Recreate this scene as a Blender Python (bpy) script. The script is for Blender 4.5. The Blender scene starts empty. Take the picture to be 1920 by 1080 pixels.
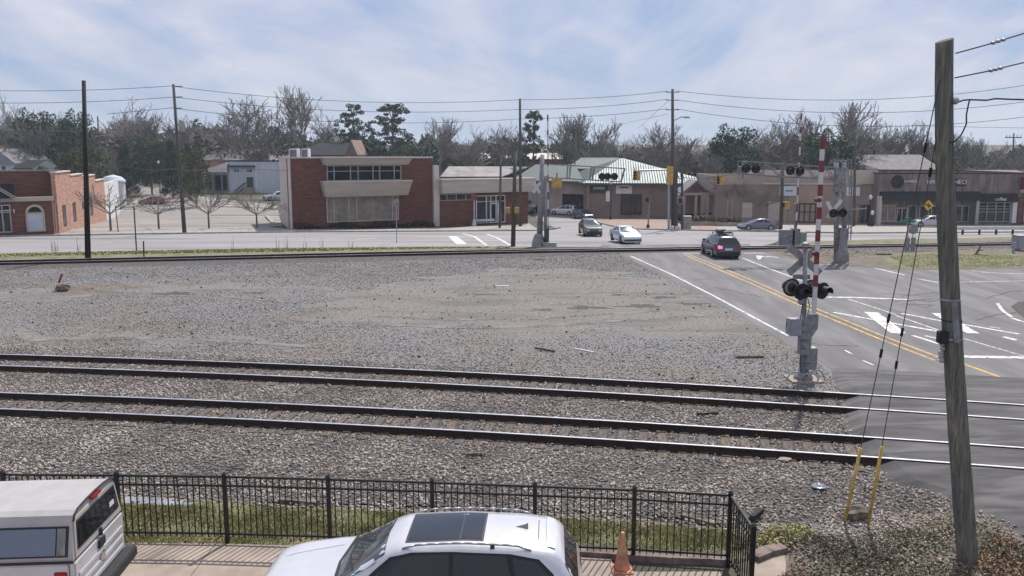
import bpy, bmesh, math, random
import numpy as np
from mathutils import Vector, Matrix
from mathutils.bvhtree import BVHTree

random.seed(7)
SC = bpy.context.scene
COL = SC.collection
R = math.radians

# ------------------------------------------------------------------ camera, sky, sun
CAM_H = 7.18
PITCH = math.atan(0.15625)
FPX = 1600.0
cam = bpy.data.cameras.new('camera')
cam_o = bpy.data.objects.new('camera', cam)
COL.objects.link(cam_o)
cam.sensor_width = 36.0
cam.lens = 30.0
cam.clip_start = 0.1
cam.clip_end = 3000
cam_o.location = (0, 0, CAM_H)
cam_o.rotation_euler = (math.pi / 2 - PITCH, 0, 0)
SC.camera = cam_o
SC.cycles.caustics_reflective = False
SC.cycles.caustics_refractive = False

SUN_EL, SUN_AZ = 55.0, 23.0
world = bpy.data.worlds.new('World')
SC.world = world
world.use_nodes = True
wn = world.node_tree
wn.nodes.clear()


def N(nt, typ, **kw):
    n = nt.nodes.new(typ)
    for k, v in kw.items():
        setattr(n, k, v)
    return n


def build_world():
    nt = wn
    L = nt.links.new
    sky = N(nt, 'ShaderNodeTexSky')
    sky.sky_type = 'NISHITA'
    sky.sun_disc = False
    sky.sun_elevation = R(SUN_EL)
    sky.sun_rotation = R(SUN_AZ)
    sky.dust_density = 2.0
    tc = N(nt, 'ShaderNodeTexCoord')
    sep = N(nt, 'ShaderNodeSeparateXYZ')
    L(tc.outputs['Generated'], sep.inputs[0])
    za = N(nt, 'ShaderNodeMath', operation='ABSOLUTE')
    L(sep.outputs['Z'], za.inputs[0])
    zp = N(nt, 'ShaderNodeMath', operation='ADD')
    L(za.outputs[0], zp.inputs[0])
    zp.inputs[1].default_value = 0.16
    cx = N(nt, 'ShaderNodeMath', operation='DIVIDE')
    cy = N(nt, 'ShaderNodeMath', operation='DIVIDE')
    L(sep.outputs['X'], cx.inputs[0]); L(zp.outputs[0], cx.inputs[1])
    L(sep.outputs['Y'], cy.inputs[0]); L(zp.outputs[0], cy.inputs[1])
    comb = N(nt, 'ShaderNodeCombineXYZ')
    L(cx.outputs[0], comb.inputs[0]); L(cy.outputs[0], comb.inputs[1])
    mp = N(nt, 'ShaderNodeMapping')
    mp.inputs['Location'].default_value = (2.3, 0.6, 0)
    mp.inputs['Rotation'].default_value = (0, 0, R(35))
    mp.inputs['Scale'].default_value = (1.15, .62, 1)
    L(comb.outputs[0], mp.inputs[0])
    n1 = N(nt, 'ShaderNodeTexNoise')
    n1.inputs['Scale'].default_value = 0.62
    n1.inputs['Detail'].default_value = 7
    n1.inputs['Roughness'].default_value = 0.55
    n1.inputs['Distortion'].default_value = 0.9
    L(mp.outputs[0], n1.inputs['Vector'])
    mp2 = N(nt, 'ShaderNodeMapping')
    mp2.inputs['Rotation'].default_value = (0, 0, R(-40))
    mp2.inputs['Scale'].default_value = (1.6, .6, 1)
    L(comb.outputs[0], mp2.inputs[0])
    n2 = N(nt, 'ShaderNodeTexNoise')
    n2.inputs['Scale'].default_value = 1.3
    n2.inputs['Detail'].default_value = 8
    n2.inputs['Distortion'].default_value = 1.2
    L(mp2.outputs[0], n2.inputs['Vector'])
    mixn = N(nt, 'ShaderNodeMath', operation='MULTIPLY_ADD')
    L(n2.outputs[0], mixn.inputs[0]); mixn.inputs[1].default_value = 0.35
    sc1 = N(nt, 'ShaderNodeMath', operation='MULTIPLY')
    L(n1.outputs[0], sc1.inputs[0]); sc1.inputs[1].default_value = 0.65
    L(sc1.outputs[0], mixn.inputs[2])
    ramp = N(nt, 'ShaderNodeValToRGB')
    ramp.color_ramp.elements[0].position = 0.40
    ramp.color_ramp.elements[1].position = 0.62
    L(mixn.outputs[0], ramp.inputs[0])
    # veil: nishita seen through a thin high cloud sheet
    veil = N(nt, 'ShaderNodeMixRGB')
    veil.inputs[0].default_value = 0.85
    L(sky.outputs[0], veil.inputs[1])
    veil.inputs[2].default_value = (3.4, 4.6, 7.2, 1)
    cm = N(nt, 'ShaderNodeMixRGB')
    L(ramp.outputs[0], cm.inputs[0])
    L(veil.outputs[0], cm.inputs[1])
    cm.inputs[2].default_value = (7.9, 7.7, 8.5, 1)
    # pale horizon
    hz = N(nt, 'ShaderNodeMapRange')
    hz.inputs['From Min'].default_value = 0.0
    hz.inputs['From Max'].default_value = 0.13
    hz.inputs['To Min'].default_value = 0.8
    hz.inputs['To Max'].default_value = 0.0
    L(za.outputs[0], hz.inputs[0])
    hm = N(nt, 'ShaderNodeMixRGB')
    L(hz.outputs[0], hm.inputs[0])
    L(cm.outputs[0], hm.inputs[1])
    hm.inputs[2].default_value = (5.2, 6.1, 7.4, 1)
    bg = N(nt, 'ShaderNodeBackground')
    bg.inputs[1].default_value = 0.1
    L(hm.outputs[0], bg.inputs[0])
    out = N(nt, 'ShaderNodeOutputWorld')
    L(bg.outputs[0], out.inputs[0])


build_world()
sun = bpy.data.lights.new('sun', 'SUN')
sun.energy = 5.0
sun.angle = R(0.6)
sun.color = (1.0, 0.95, 0.87)
sun_o = bpy.data.objects.new('sun', sun)
COL.objects.link(sun_o)
_sd = Vector((math.sin(R(SUN_AZ)) * math.cos(R(SUN_EL)), math.cos(R(SUN_AZ)) * math.cos(R(SUN_EL)), math.sin(R(SUN_EL))))
sun_o.rotation_euler = _sd.to_track_quat('Z', 'Y').to_euler()
sun_o.location = (20, 60, 90)
vs = SC.view_settings
vs.view_transform = 'Standard'
vs.look = 'None'
vs.exposure = 0.0
vs.gamma = 1.0
vs.use_curve_mapping = False

# ------------------------------------------------------------------ projection helpers (1920x1080 frame of the photo)
CP, SP = math.cos(PITCH), math.sin(PITCH)
KN = [(-50, 0.0), (62, 0.0), (130, -2.4), (220, -0.2), (320, 6.0), (700, 15.0)]


def zt(y):
    for (a, za), (b, zb) in zip(KN, KN[1:]):
        if y <= b:
            return za + (zb - za) * max(0.0, (y - a)) / (b - a)
    return KN[-1][1]


def ray(px, py):
    u, v = (px - 960) / FPX, (py - 540) / FPX
    return Vector((u, CP - v * SP, -SP - v * CP))


def at(px, py, Y):
    d = ray(px, py)
    t = Y / d.y
    return Vector((d.x * t, Y, CAM_H + d.z * t))


def onz(px, py, z):
    d = ray(px, py)
    t = (z - CAM_H) / d.z
    return Vector((d.x * t, d.y * t, z))


def gp(px, py, off=0.0):
    d = ray(px, py)
    a, b = 1.0, 5.0
    while b < 900 and CAM_H + d.z * b > zt(d.y * b):
        a = b
        b += 4.0
    for _ in range(40):
        m = (a + b) / 2
        if CAM_H + d.z * m > zt(d.y * m):
            a = m
        else:
            b = m
    p = d * a
    return Vector((p.x, p.y, zt(p.y) + off))


def gy(px, Y):
    z = zt(Y)
    y = 400.0
    for _ in range(6):
        p = at(px, y, Y)
        y += (p.z - z) * FPX / Y
    return Vector((at(px, y, Y).x, Y, z))


# ------------------------------------------------------------------ materials
def mat(name, col, rough=0.8, metal=0.0, var=0.15, scale=3.0, bump=0.0, bscale=30.0, col2=None, stretch=(1, 1, 1), spec=0.5, coat=0.0, island=None, emit=None, detail=6, patch=None, alpha=None):
    m = bpy.data.materials.new(name)
    m.use_nodes = True
    nt = m.node_tree
    L = nt.links.new
    b = nt.nodes['Principled BSDF']
    b.inputs['Roughness'].default_value = rough
    b.inputs['Metallic'].default_value = metal
    b.inputs['Specular IOR Level'].default_value = spec
    if coat:
        b.inputs['Coat Weight'].default_value = coat
        b.inputs['Coat Roughness'].default_value = 0.05
    c2 = col2 or tuple(min(1, c * (1 - var * 1.6)) for c in col)
    c1 = tuple(min(1, c * (1 + var)) for c in col) if col2 is None else col
    if var or col2 or bump or island:
        tc = N(nt, 'ShaderNodeTexCoord')
        mp = N(nt, 'ShaderNodeMapping')
        mp.inputs['Scale'].default_value = stretch
        L(tc.outputs['Object'], mp.inputs[0])
        no = N(nt, 'ShaderNodeTexNoise')
        no.inputs['Scale'].default_value = scale
        no.inputs['Detail'].default_value = detail
        no.inputs['Roughness'].default_value = 0.6
        L(mp.outputs[0], no.inputs['Vector'])
        rp = N(nt, 'ShaderNodeValToRGB')
        rp.color_ramp.elements[0].position = 0.33
        rp.color_ramp.elements[1].position = 0.67
        rp.color_ramp.elements[0].color = (*c2, 1)
        rp.color_ramp.elements[1].color = (*c1, 1)
        L(no.outputs[0], rp.inputs[0])
        src = rp.outputs[0]
        if patch:      # (colour, scale, lo, hi)
            pn = N(nt, 'ShaderNodeTexNoise')
            pn.inputs['Scale'].default_value = patch[1]
            pn.inputs['Detail'].default_value = 5
            pn.inputs['Distortion'].default_value = 0.6
            L(mp.outputs[0], pn.inputs['Vector'])
            pr = N(nt, 'ShaderNodeMapRange')
            pr.inputs['From Min'].default_value = patch[2]
            pr.inputs['From Max'].default_value = patch[3]
            L(pn.outputs[0], pr.inputs[0])
            px = N(nt, 'ShaderNodeMixRGB')
            L(pr.outputs[0], px.inputs[0])
            L(src, px.inputs[1])
            px.inputs[2].default_value = (*patch[0], 1)
            src = px.outputs[0]
        if island:     # list of colours picked per loose piece
            g = N(nt, 'ShaderNodeNewGeometry')
            ir = N(nt, 'ShaderNodeValToRGB')
            ir.color_ramp.interpolation = 'CONSTANT' if len(island) > 3 else 'LINEAR'
            els = ir.color_ramp.elements
            while len(els) < len(island):
                els.new(0.5)
            for i, c in enumerate(island):
                els[i].position = i / len(island)
                els[i].color = (*c, 1)
            L(g.outputs['Random Per Island'], ir.inputs[0])
            mx = N(nt, 'ShaderNodeMixRGB', blend_type='MULTIPLY')
            mx.inputs[0].default_value = 1.0
            L(src, mx.inputs[1])
            L(ir.outputs[0], mx.inputs[2])
            src = mx.outputs[0]
        L(src, b.inputs['Base Color'])
        if bump:
            bn = N(nt, 'ShaderNodeTexNoise')
            bn.inputs['Scale'].default_value = bscale
            bn.inputs['Detail'].default_value = 5
            bn.inputs['Roughness'].default_value = 0.7
            L(mp.outputs[0], bn.inputs['Vector'])
            bu = N(nt, 'ShaderNodeBump')
            bu.inputs['Strength'].default_value = min(1, bump)
            bu.inputs['Distance'].default_value = 0.03 * max(1, bump)
            L(bn.outputs[0], bu.inputs['Height'])
            L(bu.outputs[0], b.inputs['Normal'])
    else:
        b.inputs['Base Color'].default_value = (*col, 1)
    if emit:
        b.inputs['Emission Color'].default_value = (*emit[:3], 1)
        b.inputs['Emission Strength'].default_value = emit[3]
    if alpha is not None:
        b.inputs['Transmission Weight'].default_value = alpha
    return m


M = {}
M['steel'] = mat('galvanised_steel', (.36, .36, .38), .45, .6, .15, 6)
M['silver'] = mat('aluminium_paint', (.27, .27, .285), .6, .3, .2, 5, patch=((.17, .145, .125), 2.6, .52, .7))
M['black'] = mat('black_metal', (.015, .015, .017), .5, .2, .2, 8)
M['fence'] = mat('fence_black', (.012, .012, .014), .4, .2, .2, 8)
M['darkglass'] = mat('dark_glass', (.012, .014, .018), .06, 0, 0, spec=.6)
M['glass'] = mat('shop_glass', (.035, .04, .045), .15, 0, .6, .8, spec=.35)
M['bankglass'] = mat('dim_glass', (.012, .022, .024), .2, 0, .5, .5, spec=.12)
M['windshield'] = mat('windshield_glass', (.05, .065, .07), .05, 0, 0, spec=.8)
M['wood'] = mat('pole_wood', (.095, .082, .07), .9, 0, .35, 5, .6, 12, stretch=(4, 4, .35))
M['wood_dark'] = mat('creosoted_wood', (.018, .014, .013), .85, 0, .3, 5, .4, 12, stretch=(4, 4, .35))
M['tie'] = mat('tie_wood', (.12, .1, .088), .95, 0, .45, 4, .6, 14, stretch=(5, .6, 1))
M['tie2'] = mat('tie_wood_brown', (.15, .115, .09), .95, 0, .45, 4, .6, 14, stretch=(5, .6, 1))
M['tie3'] = mat('tie_wood_grey', (.115, .105, .095), .95, 0, .45, 4, .6, 14, stretch=(5, .6, 1))
M['railside'] = mat('rusty_rail', (.034, .018, .013), .8, .1, .35, 8)
M['railhead'] = mat('polished_rail', (.9, .88, .9), .33, 1.0, .1, 3)
M['white'] = mat('white_paint', (.6, .59, .6), .45, 0, .05, 3)
M['red'] = mat('signal_red', (.2, .035, .035), .5, 0, .15, 4)
M['yellow'] = mat('signal_yellow', (.5, .32, .09), .55, 0, .2, 4)
M['guard'] = mat('yellow_plastic', (.6, .4, .08), .5, 0, .2, 4)
M['orange'] = mat('cone_orange', (.5, .22, .13), .6, 0, .25, 5)
M['roadpaint'] = mat('road_paint_white', (.66, .65, .63), .8, 0, .3, 5, .2, 30, patch=((.22, .22, .22), 3.5, .53, .66))
M['roadyellow'] = mat('road_paint_yellow', (.6, .36, .09), .8, 0, .3, 5, patch=((.2, .19, .18), 3.0, .52, .7))
M['asphalt'] = mat('asphalt', (.15, .145, .148), .85, 0, .2, 1.2, .35, 40, patch=((.1, .096, .098), .9, .48, .7), stretch=(.9, .14, 1))
M['crack'] = mat('asphalt_crack', (.045, .043, .045), .9, 0, .3, 4)
M['asphalt_light'] = mat('asphalt_street', (.27, .255, .26), .85, 0, .12, .3, .3, 40, patch=((.15, .145, .15), .15, .5, .7), stretch=(.25, 2.2, 1))
M['asphalt_dark'] = mat('asphalt_crossing', (.07, .066, .068), .85, 0, .3, 1.2, .6, 30, patch=((.12, .115, .115), .8, .5, .65), stretch=(.5, 2, 1))
M['concrete'] = mat('concrete', (.33, .268, .22), .9, 0, .16, 1.2, .25, 50)
M['kerb'] = mat('kerb_concrete', (.32, .3, .27), .9, 0, .2, 2)
M['redkerb'] = mat('kerb_red', (.2, .15, .135), .9, 0, .3, 4, .3)
M['lot'] = mat('parking_lot', (.265, .24, .225), .9, 0, .15, .12, patch=((.17, .16, .15), .08, .5, .65), stretch=(.5, 1.5, 1))
M['brickpave'] = mat('brick_paving', (.3, .215, .185), .9, 0, .25, 2)
M['gravel'] = mat('yard_gravel', (.2, .195, .195), .95, 0, .55, 16, .5, 40, patch=((.17, .15, .135), .1, .46, .6), detail=9)
M['ballast'] = mat('ballast_ground', (.09, .08, .075), .95, 0, .5, 12, 1, 26, detail=9)
M['dirt'] = mat('bare_dirt', (.16, .125, .092), .95, 0, .35, 1.4, .6, 14, patch=((.12, .12, .1), .5, .5, .65))
M['terrain'] = mat('terrain', (.085, .08, .055), .95, 0, .4, .15, .4, 3)
M['grassbase'] = mat('grass_base', (.14, .15, .065), .95, 0, .35, 1.6, .6, 20, patch=((.19, .165, .1), .9, .45, .6))
M['grass'] = mat('grass', (.27, .27, .12), .9, 0, .3, 1.5, island=[(1, 1, .8), (.7, .8, .6), (1.4, 1.2, 1.2)])
M['rut'] = mat('rut_ground', (.15, .138, .13), .95, 0, .4, 9, .5, 34, patch=((.2, .19, .185), 1.2, .45, .6))
M['hollow'] = mat('dark_hollow', (.075, .07, .07), .95, 0, .4, 10, .5, 30)
M['worn'] = mat('worn_ground', (.2, .182, .168), .95, 0, .38, 9, .5, 34, patch=((.13, .12, .112), .45, .47, .66), stretch=(.55, 1.7, 1))
M['mud'] = mat('wet_gravel', (.25, .26, .28), .5, 0, .2, 2.5)
ST = [(1, .98, .96), (.72, .68, .68), (1.35, 1.28, 1.25), (.85, .84, .9), (1.1, .93, .85), (.5, .48, .5), (1.45, 1.4, 1.36), (.95, .88, .76)]
M['stone'] = mat('ballast_stone', (.33, .305, .285), .9, 0, .25, .5, island=ST)
M['stone_grey'] = mat('gravel_stone', (.3, .292, .292), .9, 0, .2, .3, island=ST)
M['bark'] = mat('bark', (.15, .14, .135), .95, 0, .3, 1.5)
M['twig'] = mat('twigs', (.185, .17, .158), .95, 0, .3, .6)
M['twig_light'] = mat('pale_twigs', (.27, .25, .235), .95, 0, .3, 1)
M['ever'] = mat('evergreen_leaves', (.04, .072, .036), .8, 0, .35, .4, island=[(1, 1, 1), (.6, .65, .6), (1.6, 1.5, 1.3)])
M['pine'] = mat('pine_needles', (.05, .07, .045), .8, 0, .35, .5, island=[(1, 1, 1), (.55, .6, .6), (1.6, 1.6, 1.3)])
M['magnolia'] = mat('olive_leaves', (.075, .09, .035), .7, 0, .35, .5, island=[(1, 1, 1), (.6, .6, .6), (1.7, 1.6, 1.3)])
M['brush'] = mat('winter_brush', (.085, .082, .062), .95, 0, .4, .12, island=[(1, 1, 1), (.55, .55, .55), (1.5, 1.35, 1.3)])
M['litter'] = mat('leaf_litter', (.2, .18, .15), .9, 0, .3, .8, island=[(1, 1, 1), (.45, .5, .45), (1.7, 1.6, 1.4), (.8, 1.0, .55), (1.2, .8, .6), (.5, .45, .4)])
M['brick'] = mat('brick_wall', (.165, .075, .058), .95, 0, .25, 1.6, .4, 8, stretch=(.5, .5, 4))
M['brick_rough'] = mat('rough_brick_wall', (.15, .06, .048), .95, 0, .3, 1.8, .8, 6, stretch=(.7, .7, 5))
M['brick_orange'] = mat('old_brick_wall', (.46, .26, .19), .95, 0, .2, 1.6, .4, 8, stretch=(.5, .5, 3))
M['beige'] = mat('beige_panel', (.46, .4, .345), .8, 0, .1, .8, stretch=(.3, .3, 3))
M['beige_light'] = mat('pale_panel', (.56, .51, .47), .8, 0, .08, .8)
M['tan'] = mat('tan_stucco', (.34, .285, .24), .9, 0, .13, .4)
M['tan2'] = mat('brown_stucco', (.23, .18, .155), .9, 0, .13, .4)
M['salmon'] = mat('salmon_stucco', (.34, .24, .2), .9, 0, .1, .4)
M['stain'] = mat('stained_concrete_wall', (.2, .165, .155), .9, 0, .3, 1.2, stretch=(1.5, 1.5, .25))
M['plywood'] = mat('papered_window', (.26, .225, .185), .7, 0, .22, 1.1, .8, 2.5, stretch=(1, 1, 1.2))
M['greyblue'] = mat('pale_blue_wall', (.5, .54, .6), .85, 0, .08, .5)
M['whitewall'] = mat('white_wall', (.66, .66, .67), .85, 0, .06, .5)
M['roofflat'] = mat('flat_roof', (.3, .28, .27), .9, 0, .2, .5)
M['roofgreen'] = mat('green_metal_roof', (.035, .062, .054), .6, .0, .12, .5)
M['roofglare'] = mat('green_metal_roof_glare', (.4, .46, .44), .6, 0, .12, .5)  # green roof with the sun glare put into its base colour
M['shingle'] = mat('grey_shingles', (.2, .19, .19), .9, 0, .2, 1.2)
M['shingle_dark'] = mat('dark_shingles', (.035, .037, .042), .95, 0, .2, 1.2, spec=.15)
M['awning'] = mat('black_awning', (.01, .013, .014), .8, 0, .2, 1)
M['paper'] = mat('sign_white', (.6, .62, .62), .6, 0, .08, 1)
M['boxgreen'] = mat('green_cabinet', (.28, .33, .29), .6, 0, .15, 2)
M['cabinet'] = mat('grey_cabinet', (.3, .34, .36), .6, .1, .12, 2)
M['rock'] = mat('rock', (.16, .13, .1), .95, 0, .4, 6, .6, 15)
M['tyre'] = mat('tyre', (.018, .018, .018), .85, 0, .2, 6)
M['rim'] = mat('alloy_rim', (.4, .4, .42), .3, .8, .1, 5)
M['chrome'] = mat('chrome', (.6, .6, .62), .15, 1, .05, 5)
M['lamp_red'] = mat('tail_lamp', (.3, .01, .012), .2, 0, .1, 5)
M['lamp_on'] = mat('lit_tail_lamp', (.6, .02, .06), .3, 0, 0, emit=(1, .12, .25, 2.5))
M['lamp_clear'] = mat('headlamp', (.6, .62, .65), .12, .3, .1, 5)
M['plastic'] = mat('black_plastic', (.02, .02, .022), .6, 0, .2, 5)
M['globe'] = mat('globe_glass', (.6, .58, .5), .3, 0, .05, 3)
M['hedge'] = mat('shaded_hedge_leaves', (.03, .035, .025), .9, 0, .4, 1, island=[(1, 1, 1), (.5, .5, .5), (1.8, 1.5, 1.2)])
M['plants'] = mat('planter_shrub', (.07, .07, .045), .9, 0, .4, 1, island=[(1, 1, 1), (.5, .5, .5), (1.8, 1.5, 1.2)])


def paint(name, col, rough=.3, metal=.2):
    return mat(name, col, rough, metal, .04, 2, coat=.8)


# ------------------------------------------------------------------ mesh builder
def tag(o, label=None, cat=None, group=None, kind=None):
    if label:
        o['label'] = label
    if cat:
        o['category'] = cat
    if group:
        o['group'] = group
    if kind:
        o['kind'] = kind
    return o


MAT4 = {}


def thing(name, label, cat, loc=(0, 0, 0), rz=0.0, group=None, kind=None):
    o = bpy.data.objects.new(name, None)
    COL.objects.link(o)
    o.empty_display_size = 0.3
    o.location = loc
    o.rotation_euler = (0, 0, rz)
    MAT4[o.name] = Matrix.Translation(Vector(loc)) @ Matrix.Rotation(rz, 4, 'Z')
    return tag(o, label, cat, group, kind)


class MB:
    def __init__(s):
        s.v, s.f = [], []

    def add(s, vs, fs):
        o = len(s.v)
        s.v += [tuple(v) for v in vs]
        s.f += [tuple(i + o for i in f) for f in fs]
        return s

    def box(s, x0, x1, y0, y1, z0, z1):
        x0, x1 = min(x0, x1), max(x0, x1); y0, y1 = min(y0, y1), max(y0, y1); z0, z1 = min(z0, z1), max(z0, z1)
        return s.add([(x0, y0, z0), (x1, y0, z0), (x1, y1, z0), (x0, y1, z0), (x0, y0, z1), (x1, y0, z1), (x1, y1, z1), (x0, y1, z1)],
                     [(0, 3, 2, 1), (4, 5, 6, 7), (0, 1, 5, 4), (1, 2, 6, 5), (2, 3, 7, 6), (3, 0, 4, 7)])

    def hull(s, bot, top):
        n = len(bot)
        fs = [tuple(range(n - 1, -1, -1)), tuple(range(n, 2 * n))]
        for i in range(n):
            j = (i + 1) % n
            fs.append((i, j, n + j, n + i))
        return s.add(list(bot) + list(top), fs)

    def rod(s, a, b, r0, r1=None, n=8, cap=True):
        a, b = Vector(a), Vector(b)
        r1 = r0 if r1 is None else r1
        d = (b - a)
        if d.length < 1e-6:
            return s
        d.normalize()
        u = d.cross(Vector((0, 0, 1)))
        if u.length < 1e-3:
            u = Vector((1, 0, 0))
        u.normalize()
        w = d.cross(u)
        vs = []
        for p, r in ((a, r0), (b, r1)):
            for k in range(n):
                t = 2 * math.pi * k / n
                vs.append(p + u * math.cos(t) * r + w * math.sin(t) * r)
        fs = [(k, (k + 1) % n, n + (k + 1) % n, n + k) for k in range(n)]
        if cap:
            fs += [tuple(range(n - 1, -1, -1)), tuple(range(n, 2 * n))]
        return s.add(vs, fs)

    def path(s, pts, r, n=6):
        for a, b in zip(pts, pts[1:]):
            s.rod(a, b, r, r, n, True)
        return s

    def lathe(s, c, prof, n=16, axis='Z'):
        vs, fs = [], []
        for (r, h) in prof:
            for k in range(n):
                t = 2 * math.pi * k / n
                x, y, z = r * math.cos(t), r * math.sin(t), h
                if axis == 'Y':
                    x, y, z = x, z, y
                elif axis == 'X':
                    x, y, z = z, x, y
                vs.append((c[0] + x, c[1] + y, c[2] + z))
        m = len(prof)
        for i in range(m - 1):
            for k in range(n):
                fs.append((i * n + k, i * n + (k + 1) % n, (i + 1) * n + (k + 1) % n, (i + 1) * n + k))
        fs.append(tuple(range(n - 1, -1, -1)))
        fs.append(tuple((m - 1) * n + k for k in range(n)))
        return s.add(vs, fs)

    def build(s, name, m, parent=None, world=True, smooth=False, label=None, kind=None, bevel=0):
        me = bpy.data.meshes.new(name)
        vs = s.v
        if parent is not None and world:
            inv = MAT4.get(parent.name, Matrix.Identity(4)).inverted()
            vs = [tuple(inv @ Vector(v)) for v in vs]
        me.from_pydata(vs, [], s.f)
        bm = bmesh.new(); bm.from_mesh(me)
        bmesh.ops.recalc_face_normals(bm, faces=bm.faces)
        if bevel:
            bmesh.ops.bevel(bm, geom=[e for e in bm.edges if e.calc_face_angle(0) > .6], offset=bevel, segments=2, affect='EDGES', clamp_overlap=True)
        bm.to_mesh(me); bm.free()
        if smooth:
            me.polygons.foreach_set('use_smooth', [True] * len(me.polygons))
        me.materials.append(m)
        o = bpy.data.objects.new(name, me)
        COL.objects.link(o)
        if parent is not None:
            o.parent = parent
            if not world or True:
                MAT4[o.name] = MAT4.get(parent.name, Matrix.Identity(4))
        else:
            MAT4[o.name] = Matrix.Identity(4)
        if label:
            o['label'] = label
        if kind:
            o['kind'] = kind
        return o


def raw_mesh(name, V, F, m, parent=None, kind=None, label=None, link=True):
    """V (n,3) array, F (m,k) int array of equal sided faces"""
    me = bpy.data.meshes.new(name)
    V = np.asarray(V, dtype=np.float32); F = np.asarray(F, dtype=np.int32)
    me.vertices.add(len(V)); me.vertices.foreach_set('co', V.ravel())
    k = F.shape[1]
    me.loops.add(F.size); me.loops.foreach_set('vertex_index', F.ravel())
    me.polygons.add(len(F)); me.polygons.foreach_set('loop_start', np.arange(0, F.size, k, dtype=np.int32))
    me.update(calc_edges=True)
    me.materials.append(m)
    o = bpy.data.objects.new(name, me)
    if link:
        COL.objects.link(o)
    if parent is not None:
        o.parent = parent
    if kind:
        o['kind'] = kind
    if label:
        o['label'] = label
    return o


def copy_tree(o, parent=None):
    c = o.copy()
    COL.objects.link(c)
    if parent is not None:
        c.parent = parent
        c.matrix_parent_inverse = Matrix.Identity(4)
    for ch in list(o.children):
        if ch.parent is o:
            copy_tree(ch, c)
    return c


# ------------------------------------------------------------------ draped ground sheets
CUTS = [k[0] for k in KN[1:-1]]


def sheet(name, pts, off, m, parent=None, kind=None, px=True, label=None, step=None):
    P = [gp(*p) if px else Vector((p[0], p[1], 0)) for p in pts]
    bm = bmesh.new()
    vs = [bm.verts.new((p.x, p.y, 0)) for p in P]
    f = bm.faces.new(vs)
    bmesh.ops.triangulate(bm, faces=[f])
    for y in CUTS:
        bmesh.ops.bisect_plane(bm, geom=bm.verts[:] + bm.edges[:] + bm.faces[:], plane_co=(0, y, 0), plane_no=(0, 1, 0))
    for v in bm.verts:
        v.co.z = zt(v.co.y) + off
    bmesh.ops.recalc_face_normals(bm, faces=bm.faces)
    if sum(fc.normal.z for fc in bm.faces) < 0:
        bmesh.ops.reverse_faces(bm, faces=bm.faces)
    me = bpy.data.meshes.new(name)
    bm.to_mesh(me); bm.free()
    me.materials.append(m)
    o = bpy.data.objects.new(name, me)
    COL.objects.link(o)
    MAT4[o.name] = Matrix.Identity(4)
    if parent is not None:
        o.parent = parent
    if kind:
        o['kind'] = kind
    if label:
        o['label'] = label
    return o


def stripe(name, a, b, w, parent, m, off=.012, w2=None):
    A, B = gp(*a), gp(*b)
    d = Vector((B.x - A.x, B.y - A.y)).normalized()
    n = Vector((-d.y, d.x))
    w2 = w if w2 is None else w2
    pts = [(A.x + n.x * w / 2, A.y + n.y * w / 2), (A.x - n.x * w / 2, A.y - n.y * w / 2), (B.x - n.x * w2 / 2, B.y - n.y * w2 / 2), (B.x + n.x * w2 / 2, B.y + n.y * w2 / 2)]
    return sheet(name, pts, off, m, parent, px=False)


def kerbline(name, pxs, w, h, m, parent=None, label=None):
    """raised strip following ground points"""
    P = [gp(*p) for p in pxs]
    mb = MB()
    for A, B in zip(P, P[1:]):
        d = (B - A); d.z = 0; d.normalize()
        n = Vector((-d.y, d.x, 0)) * w / 2
        q = [A + n, A - n, B - n, B + n]
        mb.hull([(p.x, p.y, zt(p.y) - .05) for p in q], [(p.x, p.y, zt(p.y) + h) for p in q])
    o = mb.build(name, m, parent)
    return o


def inpoly(X, Y, poly):
    r = np.zeros(len(X), bool)
    n = len(poly)
    for i in range(n):
        x0, y0 = poly[i][0], poly[i][1]
        x1, y1 = poly[(i + 1) % n][0], poly[(i + 1) % n][1]
        if y0 == y1:
            continue
        c = ((y0 > Y) != (y1 > Y)) & (X < (x1 - x0) * (Y - y0) / (y1 - y0) + x0)
        r ^= c
    return r


OCT_V = np.array([(1, 0, 0), (0, 1, 0), (-1, 0, 0), (0, -1, 0), (0, 0, 1), (0, 0, -1)], float)
OCT_F = np.array([(0, 1, 4), (1, 2, 4), (2, 3, 4), (3, 0, 4), (1, 0, 5), (2, 1, 5), (3, 2, 5), (0, 3, 5)])


def scatter_xy(pxpoly, dens, seed, world=False, fall=None):
    P = [(gp(*p).x, gp(*p).y) for p in pxpoly] if not world else pxpoly
    xs = [p[0] for p in P]; ys = [p[1] for p in P]
    rng = np.random.default_rng(seed)
    n = int((max(xs) - min(xs)) * (max(ys) - min(ys)) * dens)
    X = rng.uniform(min(xs), max(xs), n); Y = rng.uniform(min(ys), max(ys), n)
    k = inpoly(X, Y, P)
    X, Y = X[k], Y[k]
    if fall is not None:
        k = rng.uniform(0, 1, len(X)) < fall(X, Y)
        X, Y = X[k], Y[k]
    return X, Y, rng


ZTV = np.vectorize(zt)


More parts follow.
